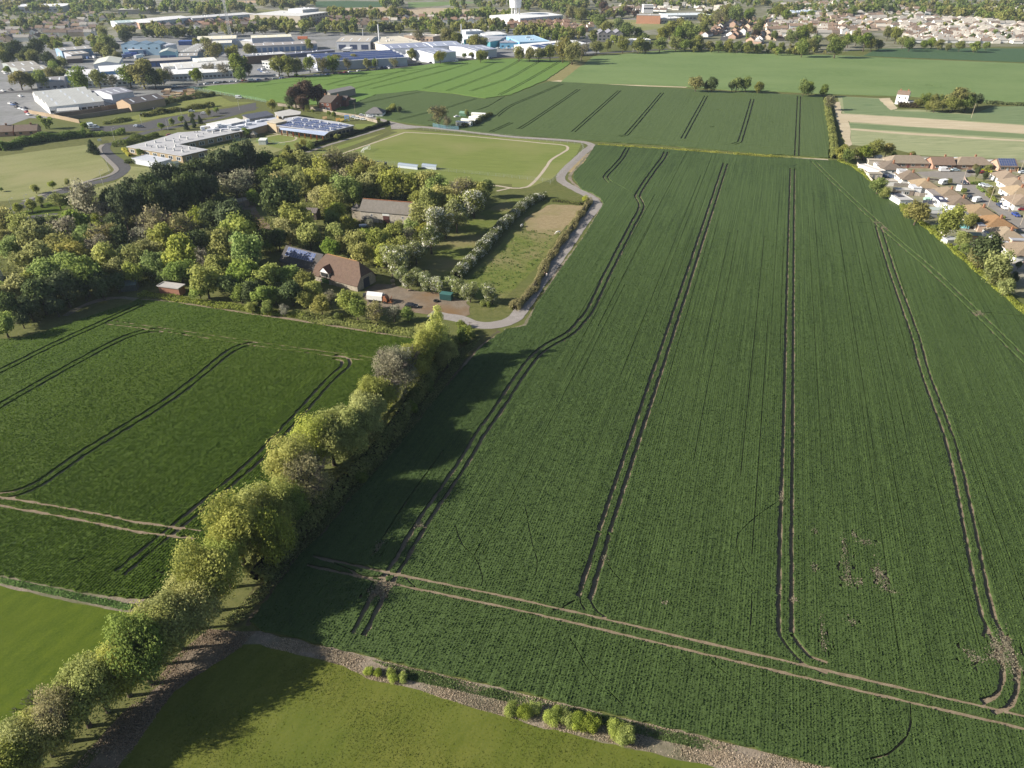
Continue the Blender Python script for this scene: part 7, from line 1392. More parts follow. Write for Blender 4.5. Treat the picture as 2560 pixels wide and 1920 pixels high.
for k in range(4):
    b = MB(); b.box(-Lr * .085, Lr * .085, 0, Wr * .40 / math.cos(ra), 0, .1); o = b.build('solar_block', M['pv'], rp, (-Lr * .36 + k * Lr * .2, -Wr * .45, 7 + 1.4 * .1 + .17)); o.rotation_euler = (ra, 0, 0)
ind('brown brick office with flat roof behind the works', 'Y', (210, 205), (520, 222), (180, 178), 8, 'flat', 0, (.34, .26, .20), (.44, .40, .34), wmat='brick', rmat='felt', ops=wins(8, 4))
ind('long low white roof on the far left skyline', 'A', (60, 62), (540, 55), (60, 38), 9, 'flat', 0, (.55, .58, .62), (.74, .75, .76), rmat='felt', ops=wins(10, 3, 5, 2))
ind('cream flat-roofed school on the far left', 'A', (1015, 85), (1285, 80), (1010, 68), 7, 'flat', 0, (.42, .38, .33), (.60, .57, .50), rmat='felt')
ind('large white sloping roof beyond the mill trees', 'A', (1310, 185), (1650, 150), (1275, 160), 9, 'gable', 1.6, (.52, .56, .60), (.74, .73, .72), ops=wins(8, 3, 4, 2))
ind('teal-roofed hall left of the white sloping roof', 'A', (1010, 200), (1200, 190), (1005, 178), 7, 'gable', 1.2, (.58, .62, .62), (.42, .52, .52))
ind('brick-fronted block beside the teal-roofed hall', 'A', (1200, 200), (1315, 195), (1190, 178), 8, 'flat', 0, (.46, .28, .2), (.68, .68, .67), wmat='brick', rmat='felt')
ind('pale school range near the radio mast', 'A', (1660, 160), (2212, 120), (1650, 140), 8, 'flat', 0, (.50, .54, .58), (.52, .52, .52), rmat='felt', ops=wins(14, 3, 5, 2))
ind('tall concrete college on the skyline', 'B', (380, 140), (620, 105), (262, 85), 14, 'flat', 0, (.40, .36, .30), (.60, .60, .58), rmat='felt', ops=[('g', 'f', (k + .5) / 9, z, 3, 1.8) for k in range(9) for z in (3, 7, 11)])
ind('white upper storey of the skyline college', 'B', (400, 85), (540, 72), (390, 68), 18, 'flat', 0, (.55, .54, .52), (.72, .73, .74), rmat='felt')
ind('white supermarket hall beside the water tower', 'C', (70, 160), (440, 130), (60, 115), 10, 'gable', 1.6, (.60, .62, .66), (.76, .76, .75), ops=wins(8, 5, 4, 2))
ind('plain terracotta sports hall on the green', 'C', (1078, 132), (1285, 135), (1090, 122), 11, 'flat', 0, (.52, .27, .17), (.42, .40, .38), rmat='felt')
ind('cream school with white roofs right of the sports hall', 'C', (1290, 165), (1490, 155), (1300, 148), 6, 'flat', 0, (.60, .55, .45), (.66, .66, .64), rmat='felt', ops=wins(8, 1.5, 4, 2))
ind('white-roofed school range behind the cream school', 'C', (1345, 135), (1720, 130), (1345, 115), 7, 'flat', 0, (.50, .54, .56), (.60, .65, .66), rmat='felt', ops=wins(12, 2, 4, 2))
ind('grey gabled office with three slate roofs', 'C', (745, 290), (960, 290), (745, 270), 9, 'gabley', 3.0, (.26, .25, .25), (.22, .22, .25), 3, rmat='tile', ops=[('g', 'f', (k + .5) / 6, z, 2.4, 1.6) for k in range(6) for z in (2, 5.5)])
ind('low white retail unit behind the hedge trees', 'C', (985, 350), (1200, 345), (985, 335), 5, 'flat', 0, (.62, .62, .62), (.70, .70, .69), rmat='felt')
ind('white factory with blue roof in the far right town', 'D', (240, 110), (420, 95), (170, 90), 8, 'flat', 0, (.78, .78, .78), (.44, .52, .62), rmat='felt', ops=wins(6, 3, 4, 2))
ind('white block of flats in the middle distance', 'C', (1140, 45), (1225, 45), (1140, 38), 12, 'flat', 0, (.78, .76, .76), (.6, .6, .6), rmat='felt', ops=wins(5, 6, 3, 2))
fence('boundary_wall', 'long tan boundary wall beside the car park', pts('E 255,290 480,330 690,375'), 2.4, (.36, .28, .19), 5, 'brick', thick=.15)
fence('boundary_wall', 'brown retaining wall below the factory', pts('E 480,325 700,300 1000,245 1040,240'), 2.8, (.22, .17, .12), 5, 'brick', thick=.15)
fence('boundary_wall', 'lower stone-capped wall beside the scrub', pts('E 600,345 800,320 1190,262'), 2.6, (.24, .20, .15), 5, 'brick', thick=.15)
# masts and chimneys
def lattice(name, label, p, h, w0, w1):
    t = link(name, None, None, p); tag(t, label, 'mast'); b = MB(); n = 16
    cor = lambda z: [(s * (w0 + (w1 - w0) * z / h) / 2, r_ * (w0 + (w1 - w0) * z / h) / 2, z) for s, r_ in ((-1, -1), (1, -1), (1, 1), (-1, 1))]
    for i in range(n):
        a, c = cor(h * i / n), cor(h * (i + 1) / n)
        for k in range(4): b.tube(a[k], c[k], .16, .14, 4, 0, False); b.tube(a[k], c[(k + 1) % 4], .08, .08, 3, 0, False); b.tube(c[k], c[(k + 1) % 4], .08, .08, 3, 0, False)
    o = b.build('lattice', M['metal'], t, color=(.42, .43, .44)); 
    for k, (x, y, z) in enumerate(((1.2, 0, h - 1), (-1.2, 0, h - 1.4), (0, -1.2, h - 4), (.9, -.9, h - 7), (-.9, -.8, h - 3))): b = MB(); b.box(x - .25, x + .25, y - .15, y + .15, z - 1.1, z + 1.1); b.build('antenna', M['metal'], t, color=(.62, .62, .62))
lattice('radio_mast', 'tall lattice radio mast beside the cream warehouses', P('A', 2005, 390), 46, 3.6, 1.2)
lattice('radio_mast', 'thin distant lattice mast right of the first', P('A', 2140, 90), 34, 2, .8)
for i, (s, h, r_, lab) in enumerate((('X 1935,340', 24, .75, 'tall white steel chimney beside the solar factory'), ('Y 828,315', 22, .65, 'slim white chimney behind the slate-blue works'), ('X 1705,200', 10, .4, 'short twin flue on the grey-roofed works'))):
    p = pts(s)[0]; t = link('chimney_stack', None, None, p); tag(t, lab, 'chimney'); b = MB(); b.tube((0, 0, 0), (0, 0, h), r_, r_ * .8, 10); b.build('flue', M['metal'], t, color=(.68, .70, .73)); b = MB(); b.tube((0, 0, h), (0, 0, h + .5), r_ * 1.1, r_ * 1.1, 10); b.build('collar', M['metal'], t, color=(.5, .5, .52))
p = P('C', 30, 195); t = link('water_tower', None, None, p); tag(t, 'round white concrete water tower on slim legs', 'water tower')
for k in range(10): a = k * math.pi / 5; b = MB(); b.tube((math.cos(a) * 6, math.sin(a) * 6, 0), (math.cos(a) * 6, math.sin(a) * 6, 20), .5, .5, 6); b.build('leg', M['render'], t, color=(.66, .66, .66))
b = MB(); b.tube((0, 0, 20), (0, 0, 30), 8.4, 9.2, 20); b.build('tank', M['render'], t, color=(.74, .75, .76)); b = MB(); b.tube((0, 0, 30), (0, 0, 31.5), 9.6, 9.2, 20); b.tube((0, 0, 31.5), (0, 0, 34), 3, 2.4, 12); b.build('cap', M['render'], t, color=(.70, .71, .72)); b = MB(); b.tube((0, 0, 0), (0, 0, 20), 1.6, 1.6, 10); b.build('riser', M['render'], t, color=(.6, .6, .6))
for i, s in enumerate(('A 1265,770', 'A 1595,755', 'A 1760,730', 'A 2020,700', 'B 222,690', 'B 468,660', 'B 1050,605', 'C 632,480', 'C 1045,450')): pole('street_lamp', 'roadside lamp post along the main road, %s from the left' % ORD[i], 'lamp post', pts(s)[0], 13 if i == 0 else 10, .14, (.55, .55, .54), 1.4, 2.2, 'main road lamps')
# cars along the main road
CC = [(.75, .75, .75), (.6, .62, .66), (.03, .03, .04), (.1, .16, .34), (.35, .03, .04), (.3, .33, .36), (.7, .72, .74), (.05, .06, .09)]
CN = ['white', 'silver', 'black', 'blue', 'red', 'grey', 'pale', 'dark blue']
def rowcars(spec, order, where, group, rz0=None, every=None):
    l = pts(spec)
    for i, p in enumerate(l):
        k = order[i % len(order)]; q = l[min(i + 1, len(l) - 1)] - l[max(0, i - 1)]; rz = math.atan2(q.y, q.x) if rz0 is None else rz0
        car('%s car %s, %s from left' % (CN[k], where, ordn(i)), p, rz + R(rng.uniform(-3, 3)), CC[k], 'car', group, False)
rowcars('A 1512,752 1735,738 1785,730 1870,722 1945,715 2005,710 2060,708 2110,700', [0, 5, 0, 1, 2, 6, 0, 4], 'on the main road left', 'cars on the main road')
rowcars('B 25,695 95,688 165,685 225,678 515,655 570,652 625,648 685,640 735,635 775,630 815,625 890,618 970,610', [3, 7, 5, 3, 0, 1, 3, 2, 4, 4, 1, 0, 2], 'on the verge by the bright field', 'cars on the main road')
rowcars('B 1050,602 1105,598 1160,592 1210,580 1415,555 1515,545 1575,540', [5, 7, 0, 2, 7, 2, 0], 'on the middle of the main road', 'cars on the main road')
car('white minibus on the main road near the junction', P('A', 2175, 700), R(12), (.78, .79, .8), 'van')
am = car('yellow-green ambulance on the main road', P('B', 358, 660), R(10), (.62, .72, .08), 'van', name='ambulance', cat='ambulance'); b = MB(); b.box(-2.53, 1.0, -1.0, 1.0, 1.2, 1.5); b.build('stripe', M['paint'], am, color=(.05, .3, .12)); b = MB(); b.box(.4, .8, -.8, .8, 2.2, 2.35); b.build('light_bar', M['paint'], am, color=(.05, .12, .6))
rowcars('V 70,700 100,730 60,1030 360,1120 185,1250 230,1270 270,1250 300,1310 360,1340 420,1360 440,1330 470,1400 500,1440 190,1010', [0, 1, 0, 6, 0, 3, 2, 2, 0, 6, 2, 4, 0, 2], 'in the car park left of the white factory', 'cars left of the white factory', R(-30))
rowcars('V 1340,630 1390,620 1430,640 1370,645 1450,620', [0, 1, 0, 6, 0], 'behind the blue-fascia unit', 'cars behind the blue-fascia unit', R(20))
rowcars('A 100,590 B 30,610 55,625 75,632 100,630 160,655 190,662', [0, 3, 3, 0, 1, 0, 0], 'in the yard below the office', 'cars in the office yard', R(-20))
for i, (s, rz, c) in enumerate((('W 310,520', 4, (.04, .08, .30)), ('W 340,560', 4, (.05, .10, .34)), ('W 260,590', 70, (.1, .14, .3)), ('X 870,220', 0, (.62, .2, .1)), ('X 575,365', 0, (.72, .73, .74)), ('X 350,380', 0, (.72, .72, .72)), ('W 470,600', 80, (.68, .7, .72)))):
    p = pts(s)[0]; t = link('lorry_trailer', None, None, p, R(rz)); tag(t, ('upper dark blue', 'lower dark blue', 'standing blue', 'red', 'white', 'short white', 'white tilted')[i] + ' lorry trailer in an industrial yard', 'trailer', 'lorry trailers'); b = MB(); b.box(-6, 6, -1.25, 1.25, 1.1, 3.9); b.build('body', M['metal'], t, color=c); b = MB(); b.box(-6, 6, -.5, .5, .8, 1.1); b.build('chassis', M['metal'], t, color=(.05, .05, .05))
    for x in (-4.6, -3.4, 4):
        for y in (-1, 1): link('wheel', CARM['wheel'], t, (x, y, .5), 0, 1.5, (.02, .02, .02))
# timber yard
gt = np.random.default_rng(4)
for i in range(26):
    x, y = W_ = (gt.uniform(860, 1480), gt.uniform(1120, 1290)); p = P('W', x, y - (x - 1100) * -.02); t = link('timber_stack', None, None, p, gt.uniform(-.3, .3)); tag(t, 'stack of sawn timber in the yard by the bright field, %s' % ordn(i), 'timber', 'timber stacks in the yard'); t['label'] = 'stack of sawn timber in the yard beside the tan shed'
    c = [(.50, .36, .20), (.36, .25, .15), (.60, .48, .32), (.26, .19, .13)][i % 4]; lx, ly, lz = gt.uniform(1.5, 3.4), gt.uniform(.8, 1.6), gt.uniform(.8, 2.2)
    for k in range(3): b = MB(); b.box(-lx, lx, -ly + k * ly * .66, -ly + k * ly * .66 + ly * .6, .1, lz * (1 - .15 * (k % 2))); b.build('bundle', M['wood'], t, color=c)
TREE_NAME = 'roadside_tree'
trees('A 165,690,75,t 250,690,65,o 350,690,70,g 430,640,60,t 470,600,60,g 60,600,30,g 540,640,50,o 690,720,90,g 850,690,70,o 960,690,55,r 1110,660,85,g 1220,640,110,t 1330,690,70,d 1400,660,60,o 1460,650,45,r 1690,650,55,g 1775,600,45,r 1830,600,45,r 1930,600,60,r 2060,560,85,g 2010,470,65,o 2080,640,60,g 2140,590,55,d 2160,440,60,o 1260,560,50,t 1010,500,50,t', 'beside the industrial estate road', group='trees of the industrial estate', zc=1.1, lod='mid')
trees('A 540,540,45,o 240,480,70,d 130,430,80,d 330,440,75,d 40,430,60,o 420,510,65,d 480,560,60,d 200,500,55,o 290,510,60,o 60,520,60,d 860,420,60,o 940,460,65,o 920,370,70,y 990,400,50,d 890,300,50,y 1080,330,60,d 1820,450,90,b 1870,420,60,o 1780,380,50,o 1700,370,40,o 20,480,60,o 100,480,60,d', 'among the left industrial units', group='trees of the industrial estate', zc=1.1)
trees('B 190,570,80,o 270,580,75,o 340,580,70,t 460,550,65,g 570,570,65,b 660,560,70,g 690,520,55,t 790,560,45,b 858,510,50,t 960,555,40,o 1030,550,35,g 1190,540,45,b 1340,470,45,o 1290,530,22,g 1590,490,55,o 1650,320,75,t 1730,340,60,o 1900,370,75,t 1960,390,55,o 460,390,40,o 1560,290,45,y 1400,310,55,b 1980,480,35,o 1940,490,45,o 1800,480,22,g 1860,475,25,o', 'in front of the works beside the bright field', group='trees of the industrial estate', zc=1.1)
trees('C 60,460,60,o 150,470,55,t 230,470,55,o 330,460,60,o 440,450,80,t 520,470,75,t 470,410,60,o 600,450,60,b 640,420,40,r 730,410,55,o 830,390,45,y 960,390,60,o 1090,395,60,o 1160,400,50,o 880,340,40,y 1280,380,60,g 1000,260,70,g 920,220,50,e 820,240,60,o 760,200,60,e 720,170,50,g 600,260,45,g 1150,320,40,g 1090,290,45,g', 'by the road corner above the fields', group='trees by the road corner', zc=1.1)
trees('C 1300,300,60,o 1370,250,75,o 1440,300,75,g 1500,250,70,o 1540,290,85,g 1420,370,60,o 1500,390,50,g 1580,380,55,o 1660,250,50,o 1620,350,55,o 1360,220,40,g 1700,390,45,t 1790,400,45,g 1870,400,45,o 1950,405,45,g 2040,405,50,o 2130,410,45,g 1780,150,60,b 1850,130,60,o 1940,130,70,g 2050,140,55,g 2110,290,40,k 2130,230,60,o 790,60,50,k 840,110,40,t 520,120,55,t 600,130,55,o 1460,200,45,t', 'in the trees behind the pale field', group='trees behind the pale field', zc=1.1)
trees('D 30,415,35,g 60,310,35,g 120,420,40,o 200,330,55,g 300,300,80,g 360,270,55,o 300,420,65,g 410,360,60,g 370,390,50,o 590,410,80,g 640,370,55,o 560,330,45,o 700,340,60,g 770,330,55,o 840,360,70,g 900,380,55,o 960,390,40,t 1040,290,50,o 1110,310,55,o 1170,360,55,y 1230,380,55,g 1350,385,35,g 1420,370,45,g 1480,380,45,o 1560,410,30,o 1660,400,40,o 1790,395,50,g 1890,395,35,g 370,130,35,g 230,150,35,o 100,110,60,o 160,130,50,g 730,110,40,g', 'on the edge of the right-hand town', group='trees on the edge of the right-hand town', zc=1.1)

# cars and vans left in the yards
yc = []
for o in YARD:
    L, W = o['dim']
    if o.location.y > 1150 or L < 16: continue
    k = dg.randint(1, 4); u = Vector((math.cos(o.rotation_euler.z), math.sin(o.rotation_euler.z), 0)); v_ = Vector((-u.y, u.x, 0)); s0 = dg.uniform(-.4, .25)
    for i in range(k):
        p = o.location + u * (L * s0 + i * 3.1) - v_ * (W / 2 + dg.uniform(4.5, 6.5)); yc.append((p.x / p.y, p, o.rotation_euler.z + math.pi / 2 + dg.uniform(-.06, .06), dg.choice([0, 0, 0, 1, 1, 2, 3, 5, 6]), 'van' if dg.random() < .3 else 'car'))
yc.sort(key=lambda q: q[0])
for i, (_, p, rz, k, kd) in enumerate(yc): car('%s %s parked in the industrial yards, %s from left' % (CN[k], kd, ordn(i)), p, rz, CC[k], kd, 'vehicles in the industrial yards', False)
# ------------------------------------------------------------------ town houses and far trees
HM = {}
def town_meshes():
    for i, (kind, L, W, h, rise) in enumerate((('gable', 9, 8, 5.0, 2.8), ('hip', 11, 9, 2.8, 2.6), ('gable', 12, 9, 2.8, 2.8), ('hip', 9.5, 8.5, 5.0, 2.6), ('gable', 18, 8, 5.0, 2.6))):
        HM[i] = (wall_mesh(L, W, h, kind, rise).mesh('wall', M['render']), roof_mesh(L, W, h, kind, rise, .4).mesh('roof', M['tile']), L, W, h, rise)
    b = MB(); b.box(-.5, .5, -.35, .35, 0, 2.0); b.box(-.57, .57, -.42, .42, 2.0, 2.12); HM['chim'] = b.mesh('chimney', M['brick'])
town_meshes()
TW = [(.76, .76, .75), (.70, .66, .58), (.40, .25, .18), (.55, .44, .34), (.74, .74, .72), (.46, .32, .24)]; TWN = ['white', 'cream', 'red brick', 'buff', 'white', 'brown brick']
TR = [(.20, .155, .125), (.24, .175, .13), (.16, .14, .135), (.28, .18, .13), (.33, .31, .28), (.46, .42, .36)]; TRN = ['brown', 'russet', 'dark slate', 'terracotta', 'grey', 'tan']
def inpoly(x, y, q):
    r = False; n = len(q)
    for i in range(n):
        (x1, y1), (x2, y2) = q[i], q[(i + 1) % n]
        if (y1 > y) != (y2 > y) and x < (x2 - x1) * (y - y1) / (y2 - y1) + x1: r = not r
    return r
FAR_T = []; FARH = []; spots = []
def zone(polypx, t, yaw, dx, dy, prob, kinds, where, walls, roofs, seed, tree=.35, group=None):
    """streets of houses filling a part of the town"""
    g = random.Random(seed); q = [nat(t, *p) for p in polypx]; w = [raw(*p) for p in q]
    poly = [(p.x, p.y) for p in w]; cx = sum(p[0] for p in poly) / len(poly); cy = sum(p[1] for p in poly) / len(poly)
    R_ = max(math.hypot(p[0] - cx, p[1] - cy) for p in poly); u = Vector((math.cos(yaw), math.sin(yaw))); v = Vector((-u.y, u.x))
    for j in range(int(-R_ / dy), int(R_ / dy) + 1):
        for i in range(int(-R_ / dx), int(R_ / dx) + 1):
            p = Vector((cx, cy)) + u * (i * dx + g.uniform(-1.5, 1.5)) + v * (j * dy + (dy * .22 if j % 2 else -dy * .22) + g.uniform(-1.2, 1.2))
            if not inpoly(p.x, p.y, poly): continue
            if g.random() < prob: spots.append((p, yaw + (math.pi / 2 if g.random() < .12 else 0) + g.uniform(-.06, .06), g.choice(kinds), g.choice(walls), g.choice(roofs), where, group))
            if g.random() < tree: FAR_T.append((p.x + g.uniform(-dx, dx) * .5, p.y + dy * .5 + g.uniform(-3, 3), g.uniform(2.2, 5.0), g.choice('ooggtbde')))
A_ = 'A'
zone([(-100, 380), (0, 300), (350, 250), (760, 200), (860, 260), (840, 330), (400, 345), (100, 390)], 'A', R(8), 14, 26, .8, (0, 4, 0, 2), 'in the terraces at the left', (0, 1, 3, 4), (0, 4, 2, 1), 1, .6)
zone([(1050, 230), (1350, 200), (2212, 190), (2212, 245), (1800, 255), (1400, 265), (1080, 250)], 'A', R(5), 13, 26, .8, (0, 3), 'behind the blue works', (0, 2, 3), (2, 0, 3), 2, .5)
zone([(0, 200), (500, 160), (900, 165), (1000, 200), (650, 240), (300, 260), (0, 270)], 'A', R(6), 16, 40, .6, (0, 3, 2), 'beyond the left terraces', (0, 1, 3), (0, 2, 4), 3, .8)
zone([(380, 140), (800, 130), (1080, 125), (1080, 150), (700, 150), (380, 155)], 'A', R(4), 18, 40, .7, (2, 0), 'on the far left ridge', (0, 1, 4), (4, 0), 4, .8)
zone([(0, 190), (400, 170), (800, 170), (1050, 220), (1000, 250), (600, 235), (100, 235)], 'B', R(10), 13, 27, .85, (0, 3, 0), 'behind the middle works', (1, 2, 3, 5), (0, 1, 3, 0), 5, .4)
zone([(1080, 185), (1120, 160), (1800, 165), (1900, 185), (2000, 215), (1500, 215), (1100, 215)], 'B', R(3), 12.5, 24, .9, (0, 0, 3), 'in the white-fronted centre row', (0, 4, 0, 1), (0, 1, 3, 5), 6, .3)
zone([(2000, 220), (2212, 190), (2212, 245), (2050, 250)], 'B', R(3), 13, 24, .7, (0, 3), 'below the water tower', (0, 1, 2), (1, 3, 0), 7, .5)
zone([(0, 200), (150, 185), (480, 195), (480, 240), (750, 235), (740, 290), (420, 300), (300, 265), (0, 255)], 'C', R(12), 12.5, 22, .9, (0, 3, 0), 'right of the water tower', (2, 0, 3, 5), (3, 1, 3, 0), 8, .25)
zone([(880, 50), (1140, 40), (1320, 60), (1900, 20), (1900, 110), (1750, 100), (1350, 100), (1180, 100), (880, 110)], 'C', R(-20), 14, 30, .6, (1, 2, 0), 'middle of the far town', (0, 1, 4), (4, 5, 0), 9, .8)
zone([(1650, 300), (1700, 230), (1820, 190), (1850, 200), (1760, 330), (1680, 340)], 'C', R(60), 12, 18, .85, (0, 3, 2), 'left of the straight town street', (0, 2, 5), (1, 0, 3), 10, .3)
zone([(1900, 200), (2000, 165), (2212, 170), (2212, 380), (1880, 370), (1850, 300)], 'C', R(60), 13, 20, .8, (1, 2, 0), 'right of the straight town street', (0, 5, 3), (0, 1, 4), 11, .4)
zone([(0, 160), (160, 120), (700, 150), (1050, 150), (1050, 240), (800, 330), (400, 330), (0, 380)], 'D', R(-4), 13, 22, .85, (1, 2, 0, 4), 'left in the right-hand town', (0, 1, 3, 5), (0, 4, 5, 1), 12, .35)
zone([(1050, 170), (1250, 150), (1900, 170), (2212, 210), (2212, 400), (1600, 370), (1200, 370), (1100, 260)], 'D', R(-6), 12.5, 19, .9, (1, 2, 1), 'in the white bungalow estate', (0, 4, 1, 0), (4, 5, 5, 0), 13, .2)
zone([(380, 60), (700, 40), (1300, 70), (1400, 140), (1000, 130), (500, 130)], 'D', R(-10), 15, 30, .5, (1, 0), 'in the leafy far town', (0, 1, 3), (0, 1, 4), 14, 1.0)
zone([(1750, 80), (2212, 20), (2212, 90), (1900, 110)], 'D', R(-30), 14, 28, .5, (1, 2), 'on the far right hillside', (0, 1), (4, 5), 15, .9)
zone([(0, 60), (350, 30), (800, 10), (800, 60), (400, 90), (0, 130)], 'D', R(-14), 15, 30, .5, (1, 0, 3), 'along the top of the town', (0, 1, 3), (0, 4, 1), 16, .9)
# small houses by the left car park
zone([(30, 440), (180, 440), (330, 410), (530, 390), (530, 430), (330, 465), (160, 500), (40, 505)], 'E', R(14), 13, 30, 1, (0, 2), 'below the factory car park', (2, 5), (0, 4), 17, .2)
spots.sort(key=lambda s: (s[0].x ** 2 + s[0].y ** 2))
near_sp, far_sp = spots[:300], spots[300:]
cnt = {}
for p, yaw, k, wc, rc, where, grp in sorted(near_sp, key=lambda s: s[0].x / max(1, s[0].y)):
    wm, rm, L, W, h, rise = HM[k]; key = (TWN[wc], TRN[rc], where); cnt[key] = cnt.get(key, 0) + 1
    tot = sum(1 for s in near_sp if (TWN[s[3]], TRN[s[4]], s[5]) == key)
    t = link('house', None, None, (p.x, p.y, 0), yaw); tag(t, '%s house, %s roof, %s' % (TWN[wc], TRN[rc], where) + ('' if tot == 1 else ', %s from left' % ordn(cnt[key] - 1)), 'house', 'houses of the town')
    j = rng.uniform(.85, 1.12); link('wall', wm, t, color=tuple(c * j for c in TW[wc])); j2 = rng.uniform(.85, 1.2); r_ = link('roof', rm, t, color=tuple(c * j2 for c in TR[rc]))
    link('chimney', HM['chim'], r_, (L * .22, 0, h + rise - 1.0), color=(.30, .17, .11))
    if p.y < 900:
        for s_ in (.25, .72): opening(t, 'g', 'f', s_, .9, 1.6, 1.3, L, W)
        if h > 4:
            for s_ in (.25, .72): opening(t, 'g', 'f', s_, 3.3, 1.4, 1.2, L, W)
def house_soup(name, label, sp, mat):
    b = MB(); cols = []
    for p, yaw, k, wc, rc, *_ in sp:
        _, _, L, W, h, rise = HM[k]; kind = 'hip' if k in (1, 3) else 'gable'; ca, sa = math.cos(yaw), math.sin(yaw)
        for mb, c in ((wall_mesh(L, W, h, kind, rise), TW[wc]), (roof_mesh(L, W, h, kind, rise, .4), TR[rc])):
            o = len(b.v); b.v += [(p.x + x * ca - y * sa, p.y + x * sa + y * ca, z) for x, y, z in mb.v]; b.f += [tuple(o + i for i in f) for f in mb.f]; b.m += mb.m; j = rng.uniform(.85, 1.15); cols += [(c[0] * j, c[1] * j, c[2] * j, 1)] * len(mb.f)
    me = b.mesh(name, mat); at = me.attributes.new('shade', 'FLOAT_COLOR', 'FACE'); at.data.foreach_set('color', np.array(cols, np.float32).ravel()); o = link(name, me); return tag(o, label, 'houses', None, 'stuff')
def soup_mat():
    m, nt, out = newmat('far_house_walls'); k = NB(nt); at = k.n('ShaderNodeAttribute', attribute_name='shade'); n = k.noise(k.objc(), .4, 3); hs = k.n('ShaderNodeHueSaturation'); k.l(at.outputs['Color'], hs.inputs['Color']); k.l(k.mapr(n, .3, .7, .85, 1.15), hs.inputs['Value']); k.l(k.bsdf(hs.outputs[0], .9, .1), out.inputs[0]); return m
if far_sp: house_soup('distant_houses', 'mass of small far-off houses filling the town along the top', far_sp, soup_mat())
# wooded belts: measured bands filled with crowns
def band(t, poly, n, lo, hi, mix, seed):
    g = random.Random(seed); q = [nat(t, *p) for p in poly]; xs = [p[0] for p in q]; ys = [p[1] for p in q]; k = 0
    while k < n:
        x, y = g.uniform(min(xs), max(xs)), g.uniform(min(ys), max(ys))
        if not inpoly(x, y, q): continue
        p = raw(x, y, 3.0); FAR_T.append((p.x, p.y, g.uniform(lo, hi), g.choice(mix))); k += 1
MX = 'oogggtbde'
band('A', [(0, 20), (800, 10), (1800, 40), (2212, 60), (2212, 110), (1700, 125), (1300, 110), (800, 110), (300, 115), (0, 110)], 190, 5, 9, MX, 1)
band('A', [(0, 100), (1000, 140), (1350, 160), (1000, 200), (500, 200), (0, 230)], 90, 2.5, 5, 'ggoe', 2)
band('A', [(0, 230), (250, 215), (500, 230), (0, 280)], 20, 4, 7, 'ddoo', 22)
band('A', [(1000, 270), (1300, 255), (1700, 270), (2212, 240), (2212, 290), (1600, 320), (1000, 310)], 60, 4.5, 7.5, 'ddotob', 3)
band('A', [(350, 370), (800, 340), (900, 350), (830, 400), (450, 420)], 22, 4, 6, 'oog', 4)
band('B', [(0, 215), (550, 220), (1000, 240), (1500, 210), (2212, 225), (2212, 270), (1500, 285), (900, 280), (500, 310), (0, 280)], 110, 5, 8, 'ddoogto', 5)
band('B', [(100, 225), (500, 220), (500, 265), (100, 265)], 16, 6, 8, 'yyo', 6)
band('B', [(0, 30), (400, 20), (530, 50), (300, 80), (0, 75)], 45, 6, 9, MX, 7)
band('B', [(1090, 20), (1300, 20), (1310, 65), (1100, 65)], 14, 8, 11, 'dg', 8)
band('B', [(600, 100), (900, 105), (1350, 120), (1330, 165), (900, 170), (620, 150)], 45, 5, 9, 'oogbt', 9)
band('B', [(1500, 145), (1700, 130), (2212, 120), (2212, 185), (1900, 160), (1500, 165)], 45, 5, 8, 'ggeoy', 10)
band('B', [(1700, 40), (2212, 20), (2212, 65), (1700, 70)], 26, 5, 8, MX, 11)
band('C', [(0, 10), (700, 5), (800, 60), (500, 120), (100, 90), (0, 60)], 110, 5, 9, MX, 12)
band('C', [(60, 245), (350, 260), (700, 290), (720, 340), (500, 350), (250, 340), (0, 310)], 50, 4.5, 7, 'oogt', 13)
band('C', [(470, 150), (800, 120), (1000, 100), (1080, 140), (780, 150), (560, 175)], 30, 5, 8, 'dogk', 14)
band('C', [(1360, 380), (1700, 395), (2212, 405), (2212, 440), (1700, 435), (1370, 425)], 50, 2.4, 4, 'ggoot', 15)
band('C', [(800, 0), (2212, 0), (2212, 60), (1500, 60), (1000, 50)], 90, 4, 8, MX, 16)
band('D', [(0, 380), (500, 420), (500, 455), (0, 455)], 34, 2.4, 4.2, 'ggoot', 17)
band('D', [(700, 30), (2212, 0), (2212, 60), (1700, 120), (1400, 120), (1000, 110), (700, 100)], 150, 4, 8, MX, 18)
band('D', [(1500, 120), (1900, 100), (2212, 90), (2212, 200), (1900, 180), (1600, 140)], 50, 5, 8, 'ggoty', 19)
band('D', [(0, 60), (700, 60), (700, 150), (200, 150), (0, 130)], 45, 4, 7, MX, 20)
band('C', [(1600, 140), (1860, 90), (1900, 150), (1840, 190), (1650, 240)], 30, 4, 6.5, 'oogb', 21)
